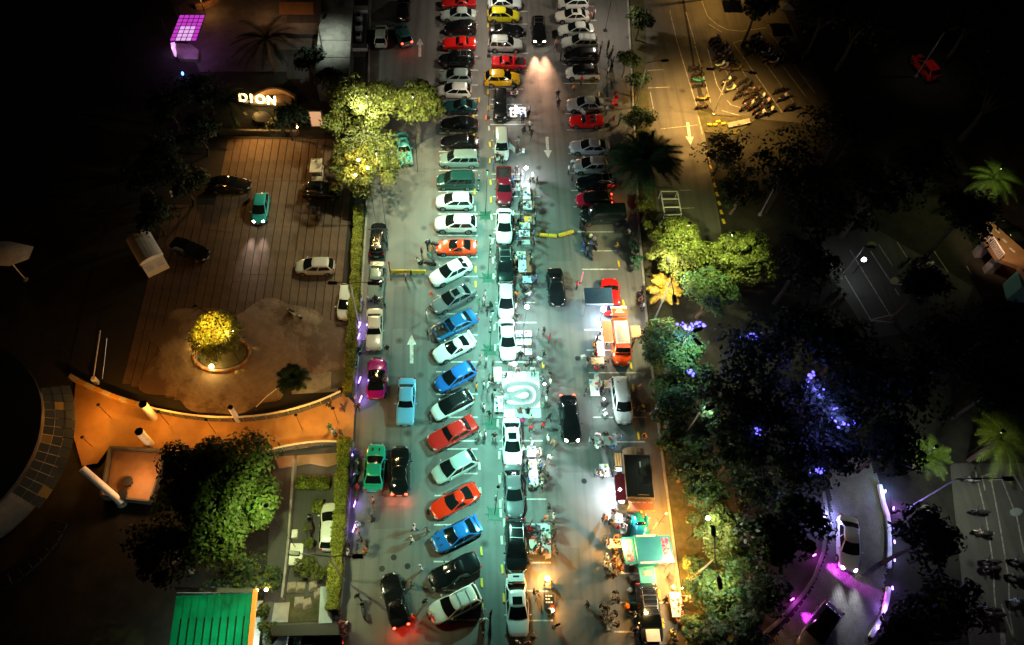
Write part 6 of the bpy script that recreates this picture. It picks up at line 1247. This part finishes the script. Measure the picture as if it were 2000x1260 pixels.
MB().loft([ring3(rr*.93,0), ring3(rr*.93,5.2)], 'dark_concrete').build('wall', rb_); MB().loft([ring3(rr,5.2), ring3(rr,5.5), ring3(rr*.6,6.6), ring3(rr*.1,7.0)], 'black_plastic').build('roof', rb_)
gl_i = 0
for i in range(-6, 7):
    for j in range(3):
        a0, a1 = .08*i, .08*(i+1)-.006; r0, r1 = rr*(1.0+.07*j)+.05, rr*(1.0+.07*(j+1)); z0, z1 = 5.1-.5*j, 5.1-.5*(j+1)
        q = [Vector((r0*math.cos(a0),r0*math.sin(a0),z0)),Vector((r1*math.cos(a0),r1*math.sin(a0),z1)),Vector((r1*math.cos(a1),r1*math.sin(a1),z1)),Vector((r0*math.cos(a1),r0*math.sin(a1),z0))]
        MB().add([v+cen-rb_.location for v in q]+[v+cen-rb_.location-Vector((0,0,.04)) for v in q], [(0,1,2,3),(7,6,5,4),(0,4,5,1),(1,5,6,2),(2,6,7,3),(3,7,4,0)], 'tint').build('canopy_pane', rb_, col=(.2,.13,.02) if (i*3+j) % 13 == 0 else (.018,.026,.024))
o = thing('drain_pipe', 'thick pale pipe sloping from the round building', 'pipe', (0,0,0)); MB().tube([G(160,915,3.4), G(238,982,.6)], .32, 'white_paint', 12).build('tube', o, smooth=60); MB().lathe(G(238,982,0),[(.5,0),(.4,.5)],'concrete',12).build('collar', o)
# sunken lit room seen through its open roof
rm = thing('open_room', 'peach lit open-roofed room with dark frame beside the huge tree', 'room', (0,0,0)); Q = [(222,880),(325,886),(318,930),(300,985),(205,975)]
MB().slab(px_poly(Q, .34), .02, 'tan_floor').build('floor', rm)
for a, b in zip(Q, Q[1:]+Q[:1]): a, b = G(*a), G(*b); d = b-a; MB().box((a+b)/2+Vector((0,0,.5)),(d.length,.16,1.0),'dark_concrete',rz=math.atan2(d.y,d.x)).build('wall', rm)
for x, y in ((255,945),(245,970)):
    q = G(x,y,.36); t = thing('round_table', f"dark round table in the peach lit room, {'upper' if y < 960 else 'lower'}", 'table', q); MB().lathe((0,0,.7),[(.45,0),(.45,.04)],'black_plastic',16).build('table_top', t); MB().lathe((0,0,0),[(.25,0),(.05,.1),(.05,.7)],'dark_metal',8).build('pedestal', t)
light('POINT', G(262,930,2.4), 420, (1,.45,.16), .3)
# second curved roof edge in the dark, garden walls, emerald roof
o = thing('curved_path', 'pale curved path edge in the dark lower left', 'path edge', (0,0,0)); P = [G(x,y) for x,y in curve_px((0,1140),(90,1090),(120,1020),8)]
for a, b in zip(P,P[1:]): d = b-a; MB().rbox((a+b)/2+Vector((0,0,.15)),(d.length,1.4,.3),'black_plastic',rz=math.atan2(d.y,d.x)).build('slab', o)
gw = thing('garden_wall', 'thin pale garden wall along the garden lane', 'wall', (0,0,0)); P = [G(x,y) for x,y in ((578,905),(572,1000),(568,1060),(562,1120),(556,1172))]
for a, b in zip(P,P[1:]):
    d = b-a; MB().rbox((a+b)/2+Vector((0,0,.6)),(d.length,.2,1.2),'concrete',rz=math.atan2(d.y,d.x)).build('wall_block', gw)
o = slab_thing(MB().slab(px_poly([(536,892),(668,884),(660,905),(640,912),(606,906),(545,915)], .08), .06, 'tan_floor').build('peach_pavement'), 'peach lit pavement under the short glass railing', 'pavement'); light('POINT', G(570,900,1.0), 40, (1,.65,.4), .2); light('POINT', G(612,894,1.2), 50, (1,.7,.5), .2)
for x, y, w_, d_ in [(577,1085,1.4,1.8),(577,1045,.5,.7)]:
    o = MB().rbox((0,0,.25),(w_,d_,.5),'white_paint').build('white_box', loc=G(x,y)); tag(o, 'pale box against the garden wall, ' + ('large' if w_ > 1 else 'small'), 'box')
o = thing('white_shed_panel', 'slanted pale blue panel at the end of the hedge', 'panel', G(638,1190)); MB().add([(-.5,1.6,.9),(.1,1.7,.2),(.6,-1.2,.2),(-.4,-1.3,.9),(-.5,1.6,.85),(.1,1.7,.15),(.6,-1.2,.15),(-.4,-1.3,.85)],[(0,1,2,3),(7,6,5,4),(0,4,5,1),(1,5,6,2),(2,6,7,3),(3,7,4,0)],'tint').build('sheet', o, col=(.5,.62,.68)); [MB().box((x_,y_,.3),(.08,.08,.6),'dark_metal').build('leg', o) for x_, y_ in ((-.4,1.4),(-.3,-1.1))]
bw = MB().slab(px_poly([(528,1222),(660,1216),(662,1240),(530,1242)], 2.2), 2.2, 'black_plastic').build('dark_shelter'); tag(bw, 'long black shelter roof at the bottom of the hedge', 'shelter')
mat('emerald', (.01,.42,.24), .6, noise=.35, nscale=.35, trans=.75)
em = thing('emerald_roof', 'emerald translucent roof glowing from below at bottom left', 'roof', (0,0,0)); z = 3.2
nl = 10
for i in range(nl):
    for j in range(2):
        def e_(u, v): x0, x1 = 345-22*v, 497-14*v; return G(x0+(x1-x0)*u, 1158+150*v+ (1-u)*6, z)
        u0, u1, v0, v1 = i/nl-.004, (i+1)/nl+.004, j*.5, (j+1)*.5+.004; z = 3.2+.004*((i+j) % 2)
        MB().slab([e_(u0,v0), e_(u1,v0), e_(u1,v1), e_(u0,v1)], .02, 'emerald').build('roof_sheet', em)
for i in range(1, nl):
    MB().box((e_(i/nl,.3)+e_(i/nl,1))/2+Vector((0,0,.05)), (.1, (e_(i/nl,.3)-e_(i/nl,1)).length, .08), 'black_plastic', rz=math.atan2((e_(i/nl,.3)-e_(i/nl,1)).y,(e_(i/nl,.3)-e_(i/nl,1)).x)-PI/2).build('rib', em)
MB().slab([G(340,1146,z+.1),G(496,1150,z+.1),G(496,1157,z+.1),G(344,1157,z+.1)], .3, 'dark_concrete').build('ridge_wall', em)
for j in range(26): q = e_(1.015, j/26); MB().rbox((q.x,q.y,z+.12),(.34,.42,.2),'rope_glow',r=.04).build('edge_light', em)
MB().slab([e_(0,0)-Vector((0,0,3)),e_(1,0)-Vector((0,0,3)),e_(1,1)-Vector((0,0,3)),e_(0,1)-Vector((0,0,3))], .1, 'concrete').build('floor', em)
for u, v in ((.2,.2),(.7,.25),(.45,.6),(.85,.6),(.2,.75)): q = e_(u,v); light('POINT', (q.x,q.y,.9), 300*(.25+u), (.75,1,.85), .3)
bulb(502,1153,2.2,'warm lamp at the corner of the emerald roof', e=45, r=.12); bulb(520,1152,1.8,'warm lamp in the plants beside the emerald roof', e=45, r=.14)
# golf cart, bollards in the courtyard
gc = thing('golf_cart', 'beige roofed golf cart beside the black courtyard car', 'golf cart', G(622,345), PI/2); MB().rbox((0,0,1.85),(2.0,1.25,.07),'tint',r=.03).build('roof', gc, col=(.6,.48,.34)); MB().rbox((0,0,.5),(2.3,1.2,.4),'tint',r=.1).build('body', gc, col=(.5,.42,.3)); MB().rbox((-.3,0,.8),(.5,1.1,.2),'seat').build('seat', gc)
for sx in (-.9,.9):
    for sy in (-.55,.55): MB().tube([(sx,sy,.6),(sx,sy,1.85)],.025,'steel',5).build('post', gc); MB().lathe((sx*.85,sy,.25),[(.25,-.08),(.25,.08)],'tyre',12,'Y').build('wheel', gc)
o = thing('boom_gate', 'white slanted boom gate pole at the left of the courtyard', 'gate', G(190,748)); a = G(203,655)-o.location; MB().tube([(0,0,.9),(a.x,a.y,.9)],.06,'white_paint',6).build('boom', o); MB().rbox((0,0,.5),(.4,.4,1.0),'white_paint').build('housing', o); MB().tube([(.4,.4,.05),(a.x+.4,a.y-.4,.05)],.03,'steel',4).build('ground_rail', o)
o = thing('handrail', 'slanted pale handrail beside the dark palm', 'handrail', (0,0,0)); MB().tube([G(500,795,.9),G(520,775,.9),G(560,744,.9)],.04,'white_paint',5).build('rail', o); [MB().tube([G(q[0],q[1],0),G(q[0],q[1],.9)],.03,'steel',4).build('post', o) for q in ((500,800),(558,750))]
sa = thing('traffic_sign', 'small white board lying in the courtyard', 'sign', G(340,385), .4); MB().rbox((0,0,.6),(.5,1.0,.05),'white_paint').build('panel', sa); MB().tube([(0,0,0),(0,0,.6)],.03,'steel',5).build('post', sa)
# white ladder-like rail frame between the strip and the service road
lf = thing('ladder_rail', 'white rectangular frame with two cross bars beside the service road', 'frame', (0,0,0)); q = [(1291,374),(1323,374),(1331,419),(1298,420)]; qq = [G(x,y,1.2) for x,y in q]
for a, b in ((0,1),(1,2),(2,3),(3,0)): MB().tube([qq[a],qq[b]],.07,'white_paint',6).build('bar', lf)
for t in (.33,.68): MB().tube([qq[0].lerp(qq[3],t),qq[1].lerp(qq[2],t)],.07,'white_paint',6).build('cross_bar', lf)
for a in qq: MB().tube([a,(a.x,a.y,0)],.06,'white_paint',6).build('post', lf)
o = slab_thing(MB().slab(px_poly([(1298,424),(1332,423),(1336,440),(1302,442)], .5), .5, 'concrete').build('concrete_plinth'), 'concrete plinth below the white frame', 'plinth')
o = slab_thing(MB().slab(px_poly([(1420,240),(1464,231),(1466,240),(1424,249)], .3), .3, 'concrete').build('stone_bench'), 'long stone bench at the corner lawn', 'bench')
for i,(x,y) in enumerate([(1385,246),(1396,246),(1412,244),(1402,240)]): o = MB().rbox((0,0,.15),(.5,.3,.3),'yellow_paint').build('yellow_block', loc=G(x,y), rz=.1*i); tag(o, 'yellow kerb block at the corner lawn', 'block', 'corner lawn blocks', (x,y))
for i,(x,y,c) in enumerate([(1526,37,(.5,.5,.4)),(1520,20,(.6,.42,.08)),(1487,40,(.5,.42,.26)),(1420,8,(.55,.5,.12))]):
    o = thing('garden_parasol', ['white','yellow','beige','lime'][i]+' small stall canopy at the top of the motorcycle lot', 'canopy', G(x,y)); MB().add([(-.9,-.9,2),(.9,-.9,2),(.9,.9,2),(-.9,.9,2),(0,0,2.4)],[(0,1,4),(1,2,4),(2,3,4),(3,0,4)],'cloth').build('cover', o, col=c); MB().tube([(0,0,0),(0,0,2.4)],.03,'steel',5).build('pole', o)
# overpass
ov = thing('overpass', 'lit brown overpass deck with railing at the right edge', 'bridge', (0,0,0)); z = 3.0
MB().slab(px_poly([(1931,428),(2060,540),(2080,640),(1990,520),(1950,505),(1915,452)], z), .5, 'tan_floor').build('deck', ov)
for a, b in (((1934,436),(1938,440)),((1945,448),(1952,456)),((1958,466),(1966,474)),((1972,484),(1982,493))):
    a, b = G(*a,z+.01), G(*b,z+.01); n_ = (b-a).normalized().cross(Vector((0,0,1)))*.12; MB().slab([a-n_,b-n_,b+n_,a+n_],.006,'line_paint').build('lane_dash', ov)
R0, R1 = G(1915,453,z), G(1950,507,z)
MB().tube([R0+Vector((0,0,1)),R1+Vector((0,0,1))],.06,'white_paint',5).build('top_rail', ov)
for i in range(18): q = R0.lerp(R1,i/17); MB().box(q+Vector((0,0,.5)),(.06,.06,1),'white_paint').build('baluster', ov)
for u in (.2,.8): q = R0.lerp(R1,u); MB().box((q.x+1,q.y,1.25),(.8,.8,2.5),'concrete').build('pier', ov)
light('SPOT', G(1965,470,7), 1100, (1,.6,.35), .2, G(1965,470,0), 75, .6)
o = slab_thing(MB().slab(px_poly([(1988,528),(2060,515),(2060,570),(1996,560)], 2.5), 2.5, 'tint').build('green_kiosk', col=(.1,.3,.22)), 'dim green kiosk roof at the right edge below the overpass', 'kiosk')
for x, y, rx_, c in [(1805,517,13,(.4,.42,.36)),(1702,478,9,(.3,.27,.1)),(1748,547,8,(.3,.25,.12)),(1808,992,9,(.4,.36,.28)),(1985,1000,12,(.3,.34,.32))]:
    o = MB().slab(px_poly(blob(x,y,rx_,rx_*.7,16,.15,int(x)), .12), .12, 'tint').build('stone_slab', col=c); tag(o, 'pale flat stone in the dark right grounds', 'stone', 'flat stones', (x,y))
# ------------------------------------------------------------------ lamps
def street_lamp(bx, by, h, heads, lab, col, e, r=.1, down=True, spot=150):
    p = G(bx,by); t = thing('street_lamp', lab, 'street lamp', p); MB().tube([(0,0,0),(0,0,h*.5),(0,0,h)], [.09,.075,.06], 'grey_pole', 8).build('pole', t, smooth=60); MB().lathe((0,0,0),[(.2,0),(.2,.25),(.1,.3)],'grey_pole',10).build('foot', t)
    for hi, (dx, dy) in enumerate(heads):
        ee = e[hi] if isinstance(e, (list, tuple)) else e; rz = math.atan2(dy,dx); ln = math.hypot(dx,dy); u = Vector((dx,dy,0))/ln
        MB().tube([(0,0,h),u*ln*.5+Vector((0,0,h+.18)),u*(ln-.3)+Vector((0,0,h+.1))], [.05,.04,.035], 'dark_metal', 6).build('arm', t)
        c = u*ln+Vector((0,0,h+.1)); hd = MB().rbox((0,0,0),(.85,.36,.14),'dark_metal',r=.06).build('lamp_head', t, loc=c, rz=rz); MB().box((0,0,-.082),(.6,.24,.02),'lamp_face').build('lamp_glass', hd)
        if e: light('SPOT', p+c-Vector((0,0,.16)), ee, col, r, p+c-Vector((0,0,5)), spot, .6)
WARMW = (1,.86,.58); ORANGE = (1,.6,.2)
street_lamp(670,1133,7.8,[(-2.6,.2),(2.1,0)],'two-armed street lamp over the lower hedge',WARMW,(900,350))
street_lamp(702,637,7.6,[(2.0,0),(-1.6,0)],'two-armed street lamp over the upper hedge',WARMW,(500,220))
street_lamp(1277,628,7.2,[(0,2.2),(0,-2.0)],'street lamp in front of the dome shaped tree',(1,.88,.5),(4500,1800),spot=150)
street_lamp(1345,1135,7.6,[(0.2,2.0),(0,-1.8)],'street lamp at the bright green tree beside the turquoise stall',(1,.9,.62),(1500,1100),spot=120)
street_lamp(1241,210,6.6,[(2.0,.3)],'slim street lamp in the upper planted strip',(1,.75,.35),1500)
street_lamp(1393,225,6.6,[(-2.2,.2),(2.4,-.4)],'street lamp standing in the motorcycle lot',(1,.52,.12),(8000,5000),spot=130)
street_lamp(1372,0,6.8,[(1.6,.3)],'added street lamp at the top of the motorcycle lot',(1,.5,.1),2600,spot=130)  # another lamp added to carry amber light to the lot's far end
street_lamp(640,152,7.5,[(.6,1.6)],'added dim street lamp at the end of the grey flat roof',(.85,1,.8),700,spot=120)  # lamp added to brighten the grey roof strip
street_lamp(1484,420,6.6,[(0,1.4)],'dim street lamp below the motorcycle lot',ORANGE,90)
street_lamp(1775,992,7.4,[(4.0,.0)],'slanting street lamp pole beside the lower right lot',(.9,1,.9),1000)
street_lamp(1640,545,5.5,[(.6,.0)],'bright single lamp in the unlit far parking lot',(.85,1,1),45)
o = thing('glare_lamp', 'white glaring lamp head in the unlit far parking lot', 'lamp', G(1665,536,0)); MB().tube([(0,0,0),(0,0,2.5)],.04,'dark_metal',6).build('post', o); MB().ell((0,0,2.6),(.5,.4,.35),'white_glow',10,6).build('globe', o); light('POINT', G(1665,536,0)+Vector((0,0,3)), 25, (.8,1,1), .2)
street_lamp(1788,150,6.5,[(1.2,0)],'added slim street lamp over the red hatchback in the dark trees',(1,.9,.8),70,spot=95)  # lamp added so that the red roof shows in the dark
street_lamp(1300,738,8.5,[(.8,.3),(.6,-.9)],'added slim street lamp among the edge trees behind the silver minivan',(.62,1,.72),900,spot=125)  # unseen lamp added to brighten the edge trees
street_lamp(1318,880,8.5,[(.8,.3)],'added slim street lamp among the edge trees behind the trailer',(.7,1,.65),700,spot=120)  # second unseen lamp, added for the trees behind the trailer
# green folding lamp stands in the median
for x, y in [(948,421),(953,543),(957,684),(960,828),(966,1004)]:
    p = G(x,y); t = thing('lamp_stand', 'green star-footed lamp mast in the median', 'lamp stand', p, 0, 'green lamp masts', (x,y)); hh = 7.2
    for k in range(8): a = PI*k/4; MB().box((.45*math.cos(a),.45*math.sin(a),.05),(.9,.07,.06),'green_steel',rz=a).build('foot', t)
    MB().rbox((0,0,.02),(1.1,1.1,.02),'green_steel').build('base_plate', t); MB().tube([(0,0,0),(0,0,hh)],[.035,.02],'green_steel',6).build('mast', t); MB().lathe((0,0,hh-.1),[(.1,0),(.14,.05),(.04,.12)],'dark_metal',10).build('lamp_hood', t)
    light('SPOT', p+Vector((0,0,hh-.15)), 5600, (.34,1,.76), .1, p, 140, .4)
for x, y in [(953,230),(955,110),(957,22),(1182,60)]:  # masts added to brighten the dim upper end of the lot
    p = G(x,y); t = thing('lamp_stand', 'added slim dim lamp mast between the upper parking rows', 'lamp stand', p, 0, 'added dim lamp masts', (x,y)); MB().tube([(0,0,0),(0,0,6.4)],.03,'dark_metal',6).build('mast', t); MB().lathe((0,0,6.3),[(.1,0),(.14,.05),(.04,.12)],'dark_metal',10).build('lamp_hood', t)
    MB().rbox((0,0,.05),(.5,.5,.1),'dark_metal').build('base', t); light('SPOT', p+Vector((0,0,6.2)), 1700, (1,.86,.66), .2, p, 155, .4)
# vendors' flood lamps: stand, head, glowing face
def flood(px, py, h, lab, col, e, gm='white_glow', r=.12, spot=None, size=.3):
    p = G(px,py); t = thing('flood_lamp', lab, 'lamp', p); MB().tube([(0,0,0),(0,0,h)],.022,'dark_metal',5).build('stand', t)
    for k in range(3): a = 2*PI*k/3; MB().tube([(0,0,.45),(.4*math.cos(a),.4*math.sin(a),.01)],.015,'dark_metal',4).build('leg', t)
    MB().ell((0,0,h+.1),(size,size,size*.8),gm,10,6).build('lamp_globe', t); light('POINT', p+Vector((0,0,h-.12)), e, col, r)
W1 = (.8,.93,1)
flood(1172,626,2.0,'dazzling white flood lamp in front of the blue canopy',(.55,.78,1),1800,size=.55); flood(1001,738,2.7,'white flood lamp over the top of the miniature race track',W1,300,size=.4); flood(1024,636,3.4,'white flood lamp above the six square tables',W1,1000,size=.4)
flood(1025,352,1.9,'white flood lamp beside the dark red pickup',W1,900,size=.4); flood(1203,972,2.0,'white flood lamp under the trailer awning',W1,2000,size=.3); flood(1006,226,1.3,'white lamp on the wide white lit table',W1,180,size=.25)
flood(1066,1136,1.1,'warm globe lamp beside the black lit sign board',(1,.42,.08),900,'warm_glow',size=.4); flood(1077,1196,.8,'lower warm globe lamp beside the black lit sign board',(1,.42,.09),450,'warm_glow',size=.25)
flood(1208,1080,2.4,'warm lamp above the crowd left of the turquoise stall',(1,.42,.07),1700,'warm_glow',size=.2); flood(1300,1110,2.4,'warm lamp right of the turquoise stall',(1,.4,.06),2300,'warm_glow',size=.2); flood(1288,1020,2.4,'warm lamp behind the food trailer',(1,.4,.05),2000,'amber_glow',size=.15)
flood(1252,1206,1.9,'warm lamp left of the navy off-roader',(1,.5,.13),700,'warm_glow',size=.25); flood(1318,1160,2.2,'warm lamp over the white kerb table',(1,.45,.09),1200,'warm_glow',size=.18); flood(1058,775,2.6,'white flood lamp right of the miniature race track',W1,160,size=.2)
flood(1172,800,2.2,'cool lamp beside the silver minivan',(.8,1,.95),420,size=.15); flood(1045,900,2.2,'cool lamp over the grey speckled goods',(.85,1,.95),600,size=.15)
# lamps inside the lit trees, and hooded ones added to light crowns from above
def tree_lamp(px, py, h, e, col, lab, gm='warm_glow', r=.1): p = G(px,py,h); o = thing('tree_lamp', lab, 'lamp', (p.x,p.y,0)); MB().tube([(0,0,0),(0,0,h)],.03,'dark_metal',5).build('stem', o); (MB().ell((0,0,h),(2*r,2*r,2*r),gm,8,5).build('globe', o) if r >= .1 else MB().lathe((0,0,h+.3),[(.16,0),(.18,.06),(.05,.14)],'dark_metal',10).build('hood', o)); light('POINT', (p.x,p.y,h+.2), e, col, .15) if (r >= .1 and h < 8.5) else light('SPOT', (p.x,p.y,h+.25), e, col, .15, (p.x,p.y,0), 122, .4)
tree_lamp(716,188,12.0,6500,(1,.93,.5),'added high hooded lamp over the big lit tree','white_glow',.05); tree_lamp(806,190,11.0,6500,(1,.93,.5),'added high hooded lamp over the overhanging tree','white_glow',.05)
for x, y, l in [(694,342,'left warm lamp in the olive tree'),(718,328,'upper warm lamp in the olive tree'),(700,313,'topmost warm lamp in the olive tree')]: tree_lamp(x,y,8.0,800,(1,.55,.12),l,'warm_glow',.14)
tree_lamp(735,300,11.0,6500,(.95,1,.6),'added high lamp above the olive tree','white_glow',.06); tree_lamp(522,990,11.5,4600,(.8,1,.35),'added high lamp on the lit side of the huge tree','white_glow',.06)
o = None
tree_lamp(1383,1012,6.6,1300,(1,1,.7),'lamp blazing in the bright green tree','white_glow',.16); tree_lamp(1345,440,9.5,4200,(.95,1,.36),'added high lamp above the dome shaped tree','white_glow',.05); tree_lamp(1430,460,9.5,3400,(.9,1,.36),'added high lamp above the lumpy olive tree','white_glow',.05)
tree_lamp(1955,330,8,600,(.9,1,.35),'added lamp over the lit palm by the overpass','white_glow',.06); tree_lamp(1825,875,6.0,300,(.8,1,.3),'added lamp over the spiky palm','white_glow',.05); tree_lamp(1955,845,8,350,(.9,1,.35),'added lamp over the yellow-green palm','white_glow',.05)
tree_lamp(1400,1130,5.6,1100,(.95,1,.55),'added lamp over the loose leafy shrub','white_glow',.05)
# purple bars along the hedge and uplights in the park
LED = []
def led_bar(px, py, lab, gm, col, e, ln=.7, rz=1.3, h=.3): p = G(px,py); t = thing('led_bar', lab, 'lamp', p, rz); LED.append(t); MB().rbox((0,0,h),(ln,.1,.08),gm,r=.02).build('tube', t); MB().rbox((0,0,h-.07),(ln*1.1,.16,.06),'black_plastic').build('housing', t); MB().box((0,0,(h-.1)/2),(.1,.1,h-.1),'black_plastic').build('foot', t); light('POINT', p+Vector((.12,0,h+.3)), e, col, .1)
PU = (.38,.2,1)
for x, y in [(703,638),(701,660),(703,745),(705,782),(691,886),(694,925),(694,985),(692,1034)]: led_bar(x, y, 'purple light bar along the hedge', 'purple_glow', PU, 45); PENDING.append((LED[-1], LED[-1]['label'], x, y))
led_bar(1588,1086,'upper magenta uplight beside the paved drive','magenta_glow',(.85,.08,1),60,.35,.5); led_bar(1545,1172,'lower magenta uplight beside the paved drive','magenta_glow',(.85,.08,1),60,.35,.5)
for a_, b_ in (((1592,1084),(1650,1122)),((1549,1170),(1595,1225))): light('SPOT', G(*a_,.9), 5000, (.85,.05,1), .05, G(*b_,0), 34, .8)
led_bar(1604,1012,'blue-violet uplight above the white drive sedan','purple_glow',(.35,.38,1),700,.5,.2)
led_bar(1742,995,'violet uplight beside the pale drive kerb','purple_glow',(.45,.15,1),200,.3,1.2); led_bar(1726,962,'blue uplight at the top of the pale drive kerb','purple_glow',(.2,.35,1),160,.3,1.2); led_bar(1722,1190,'magenta uplight behind the lower drive kerb','magenta_glow',(.4,.2,1),60,.3,1.2)
def added_bulb_string(pts, n, lab, h0=8.0, spread=10, e=0, gm='bulb_glow'):  # made-up bulbs standing in for violet light on the leaves
    """an added string of small violet bulbs draped over the crowns, each bulb a part"""
    p0 = G(*pts[0], h0); t = thing('added_bulb_string', lab, 'added string lights', p0); rr = random.Random(len(lab)); P = []
    for i in range(n):
        u = i/max(1,n-1)*(len(pts)-1); k = min(int(u), len(pts)-2); f = u-k
        x = pts[k][0]+(pts[k+1][0]-pts[k][0])*f+rr.gauss(0,spread); y = pts[k][1]+(pts[k+1][1]-pts[k][1])*f+rr.gauss(0,spread*.8); P.append(G(x,y,h0+rr.uniform(-.4,.4))-p0)
    me = MB().ell((0,0,0),(.3,.22,.16),gm,6,4).mesh('bulb')
    for q in P: o = new_obj('bulb', me, t, q, rr.uniform(0,3)); k = rr.uniform(.5,1.4); o.scale = (k,k,k)
    MB().tube(P, .012, 'black_plastic', 3).build('cable', t)
    MB().tube([(0,0,-h0),(0,0,0)], .04, 'unlit_bark', 4).build('support', t)
    if e:
        for x, y in pts: light('POINT', G(x,y,h0+.8), e, (.22,.2,1), .3)
added_bulb_string([(1584,735),(1592,760),(1606,775)], 34, 'blue-violet light string, upper part of the diagonal in the dark park', 8.2, 7, 130)
added_bulb_string([(1628,800),(1640,818),(1656,832)], 34, 'blue-violet light string, lower part of the diagonal in the dark park', 8.2, 7, 150)
added_bulb_string([(1455,655),(1470,662),(1482,656)], 16, 'small violet light string below the lumpy olive tree', 7.0, 5, 50)
added_bulb_string([(1335,632),(1345,640),(1372,634)], 22, 'violet light string over the blue-green tree', 6.4, 5, 160)
added_bulb_string([(1588,921),(1606,916)], 12, 'short violet light string above the paved drive', 7.0, 4, 20)
added_bulb_string([(1476,845),(1482,838)], 6, 'tiny violet light string in the middle of the dark park', 7.5, 4, 8)
added_bulb_string([(1346,724),(1352,730)], 5, 'tiny violet light string beside the dark blue-green tree', 6.5, 3, 6)
for x, y, c in [(1742,1030,(.3,.3,1)),(1744,1060,(.3,.35,1)),(1744,1095,(.35,.35,1)),(1740,1150,(.35,.2,1)),(1712,1228,(.4,.25,1))]:  # extra bars added to lengthen the violet glow on the kerb
    led_bar(x, y, 'added violet-blue light bar behind the pale drive kerb', 'purple_glow', c, 32, .3, 1.4); PENDING.append((LED[-1], LED[-1]['label'], x, y))
light('POINT', G(712,200,9.3), 2200, (1,.95,.7), .2)
o = thing('wall_lamp', 'warm lamp mast at the courtyard end of the low wall', 'lamp', G(505,258)); MB().tube([(0,0,0),(0,0,4.4)],.04,'dark_metal',6).build('post', o); MB().lathe((0,0,4.4),[(.14,0),(.16,.05),(.05,.1)],'dark_metal',10).build('hood', o); light('SPOT', G(505,258,0)+Vector((0,-.25,4.3)), 2600, (1,.5,.12), .1, G(515,330), 140, .8)
settle_labels()
